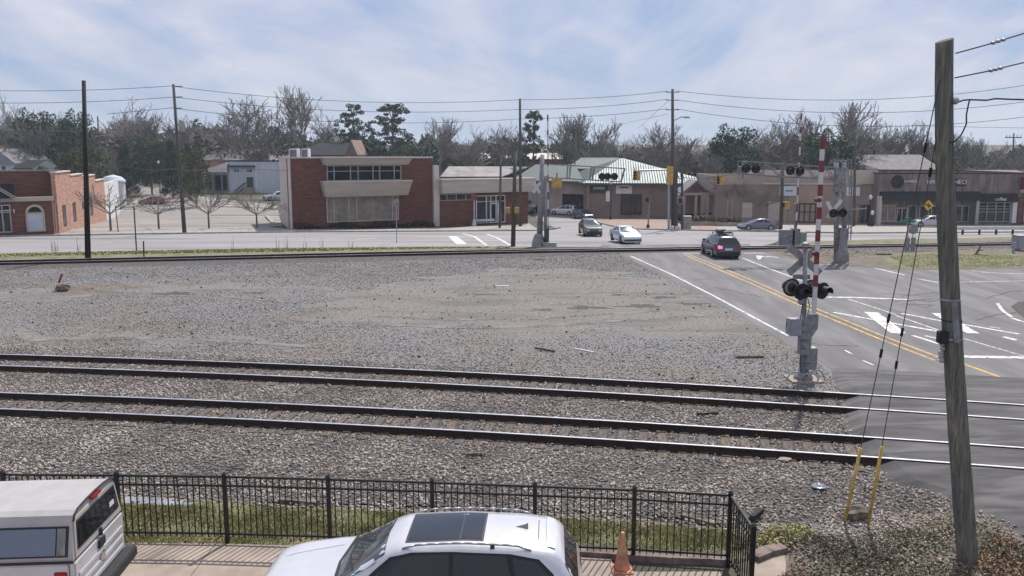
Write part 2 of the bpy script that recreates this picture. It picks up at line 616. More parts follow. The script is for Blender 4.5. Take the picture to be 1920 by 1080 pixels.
def stones(name, pxpoly, dens, s0, s1, m, seed, z=0.0, parent=None, kind='stuff', fall=None, zfun=None):
    X, Y, rng = scatter_xy(pxpoly, dens, seed, fall=fall)
    n = len(X)
    S = rng.uniform(s0, s1, n) * rng.choice([1, 1, 1, 1.25, .75], n)
    V = OCT_V[None] * rng.uniform(.6, 1.25, (n, 6, 1)) + rng.normal(0, .16, (n, 6, 3))
    V[:, :, 2] *= rng.uniform(.5, .95, n)[:, None]
    a = rng.uniform(0, 6.28, n)
    t = rng.normal(0, .45, n)
    ct, st = np.cos(t), np.sin(t)
    y, zz = V[:, :, 1].copy(), V[:, :, 2].copy()
    V[:, :, 1] = y * ct[:, None] - zz * st[:, None]; V[:, :, 2] = y * st[:, None] + zz * ct[:, None]
    ca, sa = np.cos(a), np.sin(a)
    x, y = V[:, :, 0].copy(), V[:, :, 1].copy()
    V[:, :, 0] = x * ca[:, None] - y * sa[:, None]; V[:, :, 1] = x * sa[:, None] + y * ca[:, None]
    V *= (S / 2)[:, None, None]
    V[:, :, 0] += X[:, None]; V[:, :, 1] += Y[:, None]
    zb = ZTV(Y) + z + (zfun(X, Y) if zfun else 0)
    V[:, :, 2] += (zb + S * .15 + rng.uniform(-.01, .015, n))[:, None]
    F = OCT_F[None] + (np.arange(n) * 6)[:, None, None]
    return raw_mesh(name, V.reshape(-1, 3), F.reshape(-1, 3), m, parent, kind)


def leaves(name, X, Y, Z, size, rng, m, parent=None, kind=None, flat=0.0, link=True, aspect=1.0):
    """random quads (bent leaf clumps) centred at points"""
    n = len(X)
    a = rng.normal(0, 1, (n, 3)); a /= np.linalg.norm(a, axis=1)[:, None]
    b = rng.normal(0, 1, (n, 3))
    if flat:
        a[:, 2] *= (1 - flat); b[:, 2] *= (1 - flat)
        a /= np.linalg.norm(a, axis=1)[:, None]
    b -= a * (a * b).sum(1)[:, None]; b /= np.linalg.norm(b, axis=1)[:, None]
    s = size * rng.uniform(.6, 1.4, n)
    a *= s[:, None] * .5 * aspect; b *= s[:, None] * .5
    c = np.stack([X, Y, Z], 1)
    V = np.stack([c - a, c - b * .7, c + a, c + b * .7], 1)
    F = np.arange(n * 4).reshape(n, 4)
    return raw_mesh(name, V.reshape(-1, 3), F, m, parent, kind, link=link)


def seg_mesh(name, segs, m, parent=None, n=3, kind=None):
    """segs: list of (p0,p1,r0,r1)"""
    A = np.array([[*s[0]] for s in segs], float); B = np.array([[*s[1]] for s in segs], float)
    r0 = np.array([s[2] for s in segs]); r1 = np.array([s[3] for s in segs])
    d = B - A; L = np.linalg.norm(d, axis=1); L[L < 1e-6] = 1e-6; d /= L[:, None]
    up = np.tile(np.array([0.31, 0.17, .93]), (len(A), 1)); k = abs((d * up).sum(1)) > .95; up[k] = (1, 0, 0)
    u = np.cross(d, up); u /= np.linalg.norm(u, axis=1)[:, None]; w = np.cross(d, u)
    vs = []
    for P, r in ((A, r0), (B, r1)):
        for q in range(n):
            t = 2 * math.pi * q / n
            vs.append(P + (u * math.cos(t) + w * math.sin(t)) * r[:, None])
    V = np.stack(vs, 1)
    F = np.array([(q, (q + 1) % n, n + (q + 1) % n, n + q) for q in range(n)])
    FF = F[None] + (np.arange(len(A)) * 2 * n)[:, None, None]
    return raw_mesh(name, V.reshape(-1, 3), FF.reshape(-1, 4), m, parent, kind)


def text_obj(name, txt, size, m, parent, origin, ex, ez, depth=.03):
    """flat lettering: origin world, ex = direction of writing, ez = up"""
    cu = bpy.data.curves.new(name, 'FONT')
    cu.body = txt; cu.size = size; cu.extrude = depth / 2
    cu.align_x = 'CENTER'; cu.align_y = 'CENTER'
    t = bpy.data.objects.new(name, cu)
    COL.objects.link(t)
    dg = bpy.context.evaluated_depsgraph_get()
    me = bpy.data.meshes.new_from_object(t.evaluated_get(dg))
    bpy.data.objects.remove(t)
    ex, ez = Vector(ex).normalized(), Vector(ez).normalized()
    n = ex.cross(ez)
    mtx = Matrix((ex, ez, n)).transposed().to_4x4()
    mtx.translation = Vector(origin)
    if parent is not None:
        mtx = MAT4.get(parent.name, Matrix.Identity(4)).inverted() @ mtx
    me.transform(mtx)
    me.materials.clear(); me.materials.append(m)
    o = bpy.data.objects.new(name, me)
    COL.objects.link(o)
    if parent is not None:
        o.parent = parent
    return o

# ================================================================== GROUND
def build_ground():
    ys = sorted(set([-60, 4, 8, 14, 20, 30, 45] + CUTS + [95, 175, 270, 400, 700, 900]))
    xs = [-700, -400, -120, -40, 0, 40, 120, 400, 700]
    V = [(x, y, zt(min(y, 700)) - .02) for y in ys for x in xs]
    nx = len(xs)
    F = [(j * nx + i, j * nx + i + 1, (j + 1) * nx + i + 1, (j + 1) * nx + i) for j in range(len(ys) - 1) for i in range(nx - 1)]
    raw_mesh('ground', V, F, M['terrain'], kind='structure')


build_ground()
ROAD_L = [(1128, 466), (1170, 478), (1230, 512), (1290, 543), (1400, 598), (1470, 643), (1530, 672), (1580, 705), (1600, 740), (1606, 790), (1650, 862), (1710, 905), (1790, 932), (1930, 948)]
# yard gravel between the tracks
sheet('gravel_yard', [(-260, 500), (0, 492), (500, 481), (960, 469), (1128, 466)] + ROAD_L[1:9] + [(1500, 735), (800, 690), (0, 655), (-260, 648)], .0, M['gravel'], kind='structure')
sheet('ballast_bed', [(-260, 646), (0, 652), (800, 688), (1500, 733), (1600, 740), (1606, 790), (1650, 862), (1710, 905), (1790, 932), (1870, 945), (1960, 1060), (1900, 1110), (1400, 1110), (1372, 985), (1200, 962), (900, 950), (600, 944), (240, 932), (-60, 925), (-400, 925)], .004, M['ballast'], kind='structure')
# asphalt
road = sheet('crossing_road', ROAD_L + [(2300, 985), (2300, 508), (1920, 503), (1700, 507), (1590, 500), (1500, 489), (1400, 468), (1380, 462), (1128, 462)], .008, M['asphalt'], kind='structure')
street = sheet('main_street', [(-300, 450), (0, 444), (250, 440), (530, 436), (700, 435), (860, 434), (950, 432), (1010, 433), (1045, 430), (1000, 400), (980, 385), (1070, 385), (1100, 412), (1170, 430), (1260, 432), (1400, 434.5), (1600, 438), (1920, 436), (2300, 434),
                      (2300, 434.8 + 8), (1920, 444), (1640, 449), (1450, 456), (1400, 468), (1380, 463), (1128, 463), (960, 463), (500, 466), (0, 476), (-300, 481)], .004, M['asphalt_light'], kind='structure')
sheet('grass_verge', [(-300, 480), (0, 475), (500, 465), (960, 462), (1000, 465), (500, 480), (0, 489), (-300, 496)], .006, M['grassbase'], kind='structure')
sheet('verge_right', [(1450, 456), (1640, 449), (1920, 444), (2300, 442), (2300, 447), (1920, 450), (1640, 456), (1470, 461)], .006, M['grassbase'], kind='structure')
sheet('dirt_triangle', [(1396, 463), (1470, 461), (1640, 456), (1920, 450), (2300, 447), (2300, 508), (1920, 503), (1700, 507), (1590, 500), (1500, 489), (1430, 474)], .012, M['dirt'], kind='structure')
sheet('grass_patch', [(1665, 478), (1760, 474), (1920, 478), (2200, 474), (2200, 503), (1920, 501), (1700, 504), (1660, 495)], .016, M['grassbase'], kind='structure')
sheet('far_sidewalk', [(-300, 432), (0, 436), (110, 430), (250, 428), (500, 426), (540, 430), (820, 430), (990, 418), (1000, 425), (1010, 432), (950, 431), (860, 433), (530, 435), (250, 439), (0, 443), (-300, 449)], .05, M['kerb'], kind='structure')
sheet('parking_lot', [(110, 430), (225, 395), (262, 362), (235, 345), (320, 345), (345, 365), (520, 385), (530, 424), (500, 426), (250, 428)], .03, M['lot'], kind='structure')
sheet('side_pavement', [(1048, 403), (1085, 402), (1170, 398), (1345, 408), (1345, 432.5), (1260, 431), (1170, 428.5), (1100, 411)], .05, M['brickpave'], kind='structure')
sheet('shop_pavement', [(1345, 408), (1400, 408), (1920, 418), (2300, 418), (2300, 433), (1920, 435), (1600, 437), (1400, 433.5), (1345, 432.5)], .05, M['kerb'], kind='structure')
sheet('forecourt', [(530, 424), (815, 424), (1000, 405), (990, 385), (820, 395), (530, 400)], .055, M['asphalt'], kind='structure')
kerbline('kerb', [(-300, 450), (0, 444), (250, 440), (530, 436), (860, 434), (1010, 433), (1050, 428)], .2, .14, M['kerb']); tag(bpy.data.objects['kerb'], kind='structure')
kerbline('kerb', [(1098, 412), (1170, 430), (1260, 432), (1400, 434.5), (1600, 438), (1920, 436), (2200, 434)], .2, .14, M['kerb']); tag(bpy.data.objects['kerb.001'], kind='structure')
# parking lot islands / kerbs
for i, pl in enumerate([[(250, 391), (300, 385), (420, 388), (530, 392)], [(395, 404), (530, 404)], [(208, 392), (240, 380)], [(500, 405), (516, 422)]]):
    kerbline('kerb_island', pl, .5, .12, M['kerb']); tag(bpy.data.objects['kerb_island' + ('' if i == 0 else '.%03d' % i)], kind='structure')

# ---- road markings (parts of the roads)
EDGE = [(1182, 480), (1260, 515), (1340, 556), (1420, 599), (1478, 630)]
for a, b in zip(EDGE, EDGE[1:]):
    stripe('edge_line', a, b, .13, road, M['roadpaint'])
Y1 = [(1288, 476), (1340, 497), (1420, 530), (1540, 583), (1660, 632), (1760, 670)]
for a, b in zip(Y1, Y1[1:]):
    stripe('centre_line', a, b, .11, road, M['roadyellow'])
Y2 = [(1281, 477), (1332, 499), (1411, 533), (1532, 587), (1652, 637), (1752, 676)]
for a, b in zip(Y2, Y2[1:]):
    stripe('centre_line', a, b, .11, road, M['roadyellow'])
stripe('centre_line', (1805, 682), (1873, 707), .14, road, M['roadyellow'])
WH = [((1392, 484), (1440, 503), .12), ((1440, 503), (1510, 529), .12), ((1282, 475), (1312, 475), .3), ((1395, 475), (1456, 474.5), .3), ((1510, 557), (1600, 558), .3), ((1600, 558), (1703, 562), .3),
      ((1563, 586), (1760, 622), .2), ((1590, 561), (1680, 590), .09), ((1690, 588), (1765, 602), .18), ((1680, 592), (1790, 630), .09), ((1803, 608), (1912, 627), .18),
      ((1806, 635), (1920, 668), .07), ((1806, 669), (1925, 671), .34), ((1710, 629), (1760, 645), .16), ((1735, 630), (1762, 636), .16),
      ((1455, 474.5), (1500, 485), .1), ((1500, 485), (1560, 497), .1), ((1640, 503), (1697, 516), .14), ((1720, 523), (1760, 530), .14), ((1800, 529), (1920, 527), .1), ((1822, 508), (1868, 512), .12), ((1840, 511), (1920, 514), .1),
      ((1617, 676), (1638, 685), .08), ((1584, 657), (1597, 664), .08), ((1669, 701), (1687, 708), .08), ((1855, 613), (1875, 616), .1), ((1882, 632), (1905, 638), .22)]
for a, b, w in WH:
    stripe('lane_line', a, b, w, road, M['roadpaint'])
for a, b in [((1870, 569), (1880, 583)), ((1880, 583), (1897, 595)), ((1897, 597), (1925, 606))]:
    stripe('lane_line', a, b, .16, road, M['roadpaint'], .016)
# painted arrow and big X strokes
stripe('crossing_mark', (1633, 586), (1685, 626), .62, road, M['roadpaint'], .02)
stripe('crossing_mark', (1757, 588), (1825, 626), .5, road, M['roadpaint'], .02)
stripe('turn_arrow', (1425, 481), (1443, 483), .22, road, M['roadpaint'], .02)
stripe('turn_arrow', (1437, 481), (1460, 483.5), .3, road, M['roadpaint'], .024)
stripe('turn_arrow', (1424, 480), (1423, 487), .5, road, M['roadpaint'], .028, .2)
# main street markings
SM = [((-100, 457), (0, 455.5), .14), ((170, 456), (208, 454.5), .2), ((668, 449), (708, 446), .2), ((392, 461.5), (470, 460), .14), ((1400, 442), (1480, 444), .2), ((1400, 449), (1460, 445), .14)]
for a, b, w in SM:
    stripe('lane_line', a, b, w, street, M['roadpaint'], .01)
stripe('stop_bar', (848, 443), (866, 458), .9, street, M['roadpaint'], .01)
for a, b in [((868, 438), (890, 444)), ((890, 444), (912, 460)), ((913, 439), (932, 446)), ((932, 446), (957, 460)), ((898, 447), (925, 447)), ((903, 451), (935, 451)), ((907, 455), (945, 455))]:
    stripe('lane_line', a, b, .28, street, M['roadpaint'], .01)
# asphalt cracks and seams (dark strips)
for a, b, w in [((1250, 521), (1330, 525), .06), ((1130, 463.5), (1285, 462), .25), ((1180, 470), (1300, 466), .18), ((1330, 462), (1400, 463), .2), ((1733, 710), (1752, 717), .1), ((1830, 716), (1895, 722), .12), ((1700, 565), (1750, 560), .1), ((1690, 570), (1745, 572), .1), ((1650, 550), (1745, 556), .06)]:
    stripe('seam', a, b, w, road, M['asphalt_dark'], .016)
sheet('patch', [(1895, 575), (1910, 566), (1925, 566), (1925, 600), (1912, 590)], .018, M['ballast'], road)

# irregular cracks
def crack(pts, w=.035, seed=0):
    rng = random.Random(seed)
    P = []
    for a, b in zip(pts, pts[1:]):
        for k in range(6):
            t = k / 6
            P.append((a[0] + (b[0] - a[0]) * t + rng.uniform(-3, 3), a[1] + (b[1] - a[1]) * t + rng.uniform(-1, 1)))
    for a, b in zip(P, P[1:]):
        stripe('crack', a, b, w * rng.uniform(.6, 1.3), road, M['crack'], .019)


for i, c_ in enumerate([[(1690, 556), (1720, 552), (1750, 549), (1770, 551)], [(1680, 566), (1715, 563), (1745, 566), (1765, 562)], [(1700, 572), (1730, 576), (1760, 572)], [(1665, 561), (1690, 564)], [(1340, 540), (1385, 548), (1440, 560)], [(1830, 600), (1870, 590), (1920, 585)], [(1500, 640), (1550, 648), (1620, 650)], [(1440, 500), (1500, 497), (1580, 515)], [(1850, 560), (1890, 548), (1930, 545)], [(1620, 700), (1680, 715), (1740, 722)]]):
    crack(c_, .04, i)

# ================================================================== RAIL TRACKS
RH = 0.20      # rail head height


def track_curve(pxpts, deg=2):
    P = [onz(x, y, RH) for x, y in pxpts]
    c = np.polyfit([p.x for p in P], [p.y for p in P], deg)
    return c


cAB = track_curve([(0, 664.5), (0, 686.3), (320, 673.8), (320, 696.8), (800, 693.8), (800, 716.8), (1120, 709.2), (1120, 733), (1600, 738), (1600, 764.2), (1920, 760.8), (1920, 787)])
cCD = track_curve([(0, 736.7), (0, 768), (320, 747.5), (320, 779), (800, 769), (800, 801.5), (1120, 786.5), (1120, 819.5), (1600, 817.5), (1600, 852), (1920, 843.5), (1920, 878)])
P0, P1 = onz(0, 490, .2), onz(1128, 464.5, .2)
P2, P3 = onz(1450, 459, .2), onz(1920, 446.5, .2)
cF = np.polyfit([P0.x, P1.x, P2.x, P3.x], [P0.y, P1.y, P2.y, P3.y], 1)


def rail_profile():
    # (offset, z) of a flat-bottom rail, half widths
    return [(-.075, 0), (.075, 0), (.075, .014), (.014, .035), (.01, .13), (.036, .145), (.036, .172), (-.036, .172), (-.036, .145), (-.01, .13), (-.014, .035), (-.075, .014)]


def curve_pts(c, x0, x1, n):
    xs = np.linspace(x0, x1, n)
    y = np.polyval(c, xs)
    dy = np.polyval(np.polyder(c), xs)
    T = np.stack([np.ones(n), dy], 1); T /= np.linalg.norm(T, axis=1)[:, None]
    return xs, y, T


TIES = {}


def make_track(name, label, c, x0, x1, tie_rng, cross_rng, seed, far=False):
    root = thing(name, label, 'railway track', (0, float(np.polyval(c, 0)), 0), 0)
    rng = random.Random(seed)
    n = 40
    xs, ys_, T = curve_pts(c, x0, x1, n)
    zb = RH - .172
    for s in (-1, 1):
        cx = xs - T[:, 1] * s * .755; cy = ys_ + T[:, 0] * s * .755
        prof = rail_profile()
        vs, fs = [], []
        for i in range(n):
            for (o, z) in prof:
                vs.append((cx[i] - T[i, 1] * o, cy[i] + T[i, 0] * o, zt(cy[i]) + zb + z))
        m = len(prof)
        for i in range(n - 1):
            for k in range(m):
                if k == 6:
                    continue
                fs.append((i * m + k, i * m + (k + 1) % m, (i + 1) * m + (k + 1) % m, (i + 1) * m + k))
        r = MB().add(vs, fs).build('rail', M['railside'], root)
        vs, fs = [], []
        for i in range(n):
            for (o, z) in ((-.037, .166), (-.03, .176), (.03, .176), (.037, .166)):
                vs.append((cx[i] - T[i, 1] * o, cy[i] + T[i, 0] * o, zt(cy[i]) + zb + z))
        for i in range(n - 1):
            for k in range(3):
                fs.append((i * 4 + k, i * 4 + k + 1, (i + 1) * 4 + k + 1, (i + 1) * 4 + k))
        MB().add(vs, fs).build('rail_head', M['railhead'], r)
        if not far:
            x = x0 + .35
            bolts = [xx for xx in (-9.3, -2.2, 4.4, 8.2)]
            for xb in bolts:
                yb = float(np.polyval(c, xb)); dy = float(np.polyval(np.polyder(c), xb))
                t = Vector((1, dy, 0)).normalized(); nn = Vector((-t.y, t.x, 0))
                ctr = Vector((xb + s * .4, yb + s * .4 * dy, zb + .08)) + nn * s * .755
                q0, q1 = ctr - t * .45, ctr + t * .45
                mb = MB()
                for sd in (-1, 1):
                    o = nn * sd * .008; o2 = nn * sd * .045
                    mb.hull([q0 + o - Vector((0, 0, .05)), q1 + o - Vector((0, 0, .05)), q1 + o2 - Vector((0, 0, .05)), q0 + o2 - Vector((0, 0, .05))],
                            [q0 + o + Vector((0, 0, .05)), q1 + o + Vector((0, 0, .05)), q1 + o2 + Vector((0, 0, .05)), q0 + o2 + Vector((0, 0, .05))])
                for k in (-.33, -.12, .12, .33):
                    p = ctr + t * k
                    mb.rod(p + nn * -.06, p + nn * .06, .014, n=6)
                mb.build('joint_bar', M['railside'], r)
    if not far:
        # sleepers: share four meshes
        tm = []
        for k in range(4):
            w, h, l = .235, .16, 2.6
            mb = MB().box(-w / 2, w / 2, -l / 2, l / 2, -h, 0)
            o = mb.build('tie', M[('tie', 'tie2', 'tie3', 'tie')[k]], None, bevel=.012)
            tm.append(o.data); bpy.data.objects.remove(o)
        pm = MB().box(-.1, .1, -.19, .19, 0, .018).build('tie_plate', M['railside'], None)
        pmd = pm.data; bpy.data.objects.remove(pm)
        x = tie_rng[0]
        tl_ = TIES.setdefault(name + str(seed), [])
        inv = MAT4[root.name].inverted()
        while x < tie_rng[1]:
            y = float(np.polyval(c, x)); dy = float(np.polyval(np.polyder(c), x))
            o = bpy.data.objects.new('tie', rng.choice(tm)); COL.objects.link(o); o.parent = root
            o.location = inv @ Vector((x, y + rng.uniform(-.05, .05), .034 + rng.uniform(-.008, .004)))
            o.rotation_euler = (0, 0, math.atan(dy) + rng.uniform(-.03, .03))
            tl_.append(x)
            for s in (-1, 1):
                p = bpy.data.objects.new('tie_plate', pmd); COL.objects.link(p); p.parent = o
                p.location = (0, s * .755, .0)
            x += .5 + rng.uniform(-.03, .03)
    return root


make_track('railway_track', 'nearer of the two parallel tracks in front of the fence', cCD, -26, 26, (-15.5, 9.1), None, 1)
make_track('railway_track', 'second parallel track from the fence, just beyond the nearest one', cAB, -30, 30, (-18, 9.9), None, 2)
make_track('railway_track', 'single far track beside the grassy verge of the main street', cF, -75, 75, None, None, 3, far=True)
# ballast shoulder of the far track
def far_shoulder():
    vs, fs = [], []
    xs = [x for x in np.linspace(-75, 75, 60)]
    prof = [(-3.0, .0), (-1.9, .045), (1.7, .045), (2.4, .0)]
    for x in xs:
        for o, z in prof:
            vs.append((x, float(np.polyval(cF, x)) + o, zt(float(np.polyval(cF, x)) + o) + z - (.035 if 5.5 < x < 17.6 else 0) + .004))
    for i in range(len(xs) - 1):
        for k in range(3):
            fs.append((i * 4 + k, i * 4 + k + 1, (i + 1) * 4 + k + 1, (i + 1) * 4 + k))
    MB().add(vs, fs).build('far_ballast', M['ballast'], None, kind='structure')


far_shoulder()
sheet('crossing_strip', [(1128, 468), (1128, 461.5), (1405, 459.5), (1410, 465), (1300, 467), (1180, 469)], .11, M['asphalt'], kind='structure')


def under_track(X, Y):
    """True where a stone may lie (keeps most ties bare)"""
    k = np.ones(len(X))
    for c, key in ((cAB, 'railway_track2'), (cCD, 'railway_track1')):
        yy = np.polyval(c, X); dy = np.polyval(np.polyder(c), X)
        d = np.abs(Y - yy) * .99
        xs = X + dy * (Y - yy)          # foot point along the track
        t = np.array(sorted(TIES[key]))
        i = np.clip(np.searchsorted(t, xs), 1, len(t) - 1)
        dx = np.minimum(abs(t[i] - xs), abs(t[i - 1] - xs))
        k = np.where((d < 1.3) & (dx < .135), .10, k)
        k = np.where(abs(d - .755) < .1, 0, k)
    return k


def crossing_top():
    """raised asphalt between and beside the rails"""
    cm = (np.array(cAB) + np.array(cCD)) / 2
    L = [gp(*p) for p in ((1500, 660), (1560, 688), (1605, 742), (1603, 790), (1652, 862), (1705, 905), (1790, 932), (1830, 938))]
    ly = np.array([p.y for p in L])[::-1]; lx = np.array([p.x for p in L])[::-1]
    offs = [-6.2, -5.4, -4.6, -3.9, -3.4, -3.0, -2.2, -1.2, 0, 1.2, 2.2, 3.0, 3.4, 3.9, 4.8, 5.8, 7.0]
    vs, fs = [], []
    nx = 14
    for o in offs:
        z = .012 + (.168 - .012) * (1 if abs(o) <= 3.3 else max(0, 1 - (abs(o) - 3.3) / (3.0 if o < 0 else 3.6)) ** 1.3)
        # left limit
        x = 11.0
        for _ in range(20):
            y = float(np.polyval(cm, x)) + o
            x = .5 * x + .5 * float(np.interp(y, ly, lx))
        for i in range(nx):
            xx = x + (34 - x) * (i / (nx - 1)) ** 1.5
            vs.append((xx, float(np.polyval(cm, min(xx, 24))) + o, z if i else z))
        vs[-nx] = (vs[-nx][0] - .5, vs[-nx][1], -.03)
        vs[-nx + 1] = (vs[-nx][0] + .55, vs[-nx + 1][1], z)
    for j in range(len(offs) - 1):
        for i in range(nx - 1):
            fs.append((j * nx + i, j * nx + i + 1, (j + 1) * nx + i + 1, (j + 1) * nx + i))
    MB().add(vs, fs).build('crossing_panel', M['asphalt_dark'], None, kind='structure')


crossing_top()


BAL = [(-250, 640), (0, 646), (800, 684), (1500, 728), (1590, 742), (1600, 790), (1640, 866), (1700, 908), (1780, 936), (1790, 1010), (1500, 1040), (1440, 1008), (1372, 1000), (1200, 984), (1000, 972), (700, 960), (560, 957), (470, 948), (232, 934), (-60, 930), (-300, 923)]
stones('ballast_stones', BAL, 265, .045, .088, M['stone'], 11, 0, fall=under_track)
YARD = [(-150, 494), (0, 492), (500, 481), (960, 469), (1128, 467), (1170, 480), (1290, 545), (1400, 600), (1470, 645), (1540, 685), (1590, 735), (1500, 728), (800, 686), (0, 650), (-200, 645)]


WORN = [[(640, 548), (800, 522), (900, 512), (980, 502), (1150, 508), (1270, 540), (1380, 592), (1440, 628), (1340, 640), (1150, 622), (1000, 630), (850, 612), (700, 612), (560, 592)], [(-200, 560), (0, 545), (200, 535), (420, 533), (600, 538), (600, 546), (420, 545), (200, 553), (0, 566), (-200, 585)],
        [(-200, 640), (0, 622), (300, 630), (560, 640), (560, 647), (300, 640), (0, 634), (-200, 652)]]
WORN_W = [[(gp(*p).x, gp(*p).y) for p in w] for w in WORN]


def yard_fall(X, Y):
    worn = np.ones(len(X))
    jx, jy = X + .8 * np.sin(Y * 1.9), Y + .7 * np.sin(X * 1.3)
    for w in WORN_W:
        worn = np.where(inpoly(jx, jy, w), .10, worn)
    near = np.clip((34 - Y) / 5, 0, 1)
    far = np.clip((Y - 49) / 4, 0, 1)
    w = .5 + .5 * np.sin(X * .21 + 1.3) * np.sin(Y * .33 + X * .08)
    left = np.clip((3 - X) / 10, 0, 1)
    return np.clip(.3 + .8 * near + .7 * far + .7 * left * (.35 + .65 * w), 0, 1) * worn


stones('gravel_stones', YARD, 135, .035, .07, M['stone_grey'], 12, 0, fall=yard_fall)
stones('triangle_stones', [(1430, 470), (1640, 458), (1920, 452), (1920, 466), (1700, 474), (1560, 486)], 14, .06, .12, M['stone_grey'], 13, .012)

# darker hollows and the brown patch in the yard
for i, w in enumerate(WORN):
    rng = random.Random(i)
    dense = []
    for (a, b) in zip(w, w[1:] + w[:1]):
        for k in range(6):
            t = k / 6
            dense.append((a[0] + (b[0] - a[0]) * t + rng.uniform(-7, 7), a[1] + (b[1] - a[1]) * t + rng.uniform(-1.3, 1.3)))
    sheet('worn_patch', dense, .0032, M['worn'], kind='structure')


def blob(name, px, py, rx, ry, m, seed, off=.006):
    rng = random.Random(seed)
    ph = [rng.uniform(0, 6) for _ in range(5)]
    pts = []
    for k in range(44):
        t = 2 * math.pi * k / 44
        r_ = 1 + .28 * math.sin(3 * t + ph[0]) + .2 * math.sin(5 * t + ph[1]) + .14 * math.sin(9 * t + ph[2]) + .12 * rng.uniform(-1, 1)
        pts.append((px + rx * r_ * math.cos(t), py + ry * r_ * math.sin(t)))
    sheet(name, pts, off, M[m], kind='structure')


for i, (x, y, rx, ry, m) in enumerate([(328, 551, 30, 3.5, 'hollow'), (1100, 577, 38, 2.8, 'hollow'), (1200, 574, 34, 3, 'hollow'), (1245, 558, 22, 2.2, 'hollow'), (1160, 553, 14, 1.5, 'hollow'), (480, 549, 18, 1.8, 'hollow'), (1020, 581, 16, 1.6, 'hollow'), (905, 552, 20, 1.2, 'hollow'), (700, 515, 24, 1.2, 'hollow'), (1300, 570, 26, 1.6, 'hollow'), (165, 540, 85, 8, 'dirt')]):
    blob('hollow' if m == 'hollow' else 'worn_patch', x, y, rx, ry, m, i, .005 + .0005 * i)

# wheel ruts across the yard
def rut(pts, w, seed):
    rng = random.Random(seed)
    P = []
    for a, b in zip(pts, pts[1:]):
        for k in range(8):
            t = k / 8
            P.append(gp(a[0] + (b[0] - a[0]) * t, a[1] + (b[1] - a[1]) * t))
    P.append(gp(*pts[-1]))
    left, right = [], []
    for i, p in enumerate(P):
        d = (P[min(i + 1, len(P) - 1)] - P[max(i - 1, 0)]); d.z = 0; d.normalize()
        n = Vector((-d.y, d.x, 0)); h = w * rng.uniform(.25, .75)
        left.append((p.x + n.x * h, p.y + n.y * h)); right.append((p.x - n.x * h, p.y - n.y * h))
    sheet('wheel_rut', left + right[::-1], .0105 + seed * .0004, M['rut'], kind='structure', px=False)


for i, r_ in enumerate([[(840, 548), (900, 528), (980, 517), (1060, 513), (1150, 516)], [(860, 556), (930, 534), (1010, 522), (1090, 519), (1180, 524)], [(700, 592), (850, 600), (1000, 598), (1150, 588), (1290, 580)], [(660, 606), (850, 615), (1010, 612), (1170, 601), (1330, 590)],
                        [(1000, 552), (1120, 548), (1230, 549), (1320, 556)], [(60, 560), (220, 553), (400, 556), (560, 568)], [(60, 638), (260, 634), (450, 641), (600, 652)]]):
    rut(r_, .38, i)


# ================================================================== FOREGROUND PAVEMENT, GRASS, FENCE
FP = [(-190, 889), (5, 888), (218, 889.5), (420, 892), (615, 897), (810, 903), (1003, 910), (1190, 917), (1370, 927)]
FW = [onz(x, y, 1.33) for x, y in FP]
FW = [Vector((p.x, p.y, 0)) for p in FW]
corner = FW[-1]
ret = onz(1408, 990, 1.33); ret = Vector((corner.x + .02, ret.y, 0))


def pavement():
    root = MB().box(-30, 12, 3, 9, -.4, -.035).build('pavement', M['concrete'], None, kind='structure')
    rng = random.Random(5)
    # slabs 1.5 m, joints left open between them; far edge follows the fence
    fx = [p.x for p in FW] + [9.0]; fy = [p.y for p in FW] + [corner.y]
    xs = []
    x = -22.0
    while x < 4.6:
        xs.append(x); x += 1.83
    ys = [6.0, 7.9, 9.8, 11.7, 13.55]
    for i in range(len(xs) - 1):
        a, b = xs[i], min(xs[i + 1], 7.0)
        rows = list(zip(ys, ys[1:])) + [(13.55, None)]
        for (c, d) in rows:
            da = np.interp(a, fx, fy) - .03 if d is None else d
            db = np.interp(b, fx, fy) - .03 if d is None else d
            if d is None and a > 1.2:
                da = db = 13.9
            g = .008
            z = rng.uniform(-.002, .003) + .018
            MB().hull([(a + g, c + g, -.1), (b - g, c + g, -.1), (b - g, db - g, -.1), (a + g, da - g, -.1)],
                      [(a + g, c + g, z), (b - g, c + g, z), (b - g, db - g, z), (a + g, da - g, z)]).build('paving_slab', M['concrete'], root)
    return root


pavement()
# soil and kerb at the right end of the pavement
sheet('grass_strip', [(-400, 1030), (0, 1022), (420, 1022), (800, 1030), (1130, 1042), (1380, 1062), (1480, 1045), (1500, 1010), (1440, 1000), (1372, 992), (1200, 976), (1000, 964), (700, 953), (560, 950), (470, 941), (232, 930), (-60, 926), (-400, 921)], .010, M['grassbase'], kind='structure')
sheet('puddle_strip', [(232, 944), (300, 948), (350, 949), (368, 943), (340, 938), (300, 934), (232, 931)], .014, M['mud'], kind='structure')
k1 = kerbline('kerb_edge', [(1085, 1040), (1180, 1047), (1260, 1052), (1330, 1054), (1368, 1057)], .16, .1, M['redkerb']); tag(k1, kind='structure')
k2 = kerbline('kerb_edge', [(1412, 1052), (1440, 1040), (1468, 1033)], .25, .12, M['redkerb']); tag(k2, kind='structure')
sheet('concrete_pad', [(1410, 1100), (1412, 1056), (1440, 1044), (1470, 1040), (1474, 1060), (1470, 1100)], .02, M['concrete'], kind='structure')
sheet('access_path', [(1790, 934), (1930, 950), (2200, 985), (2200, 1060), (1960, 1010), (1860, 965)], .02, M['concrete'], kind='structure')


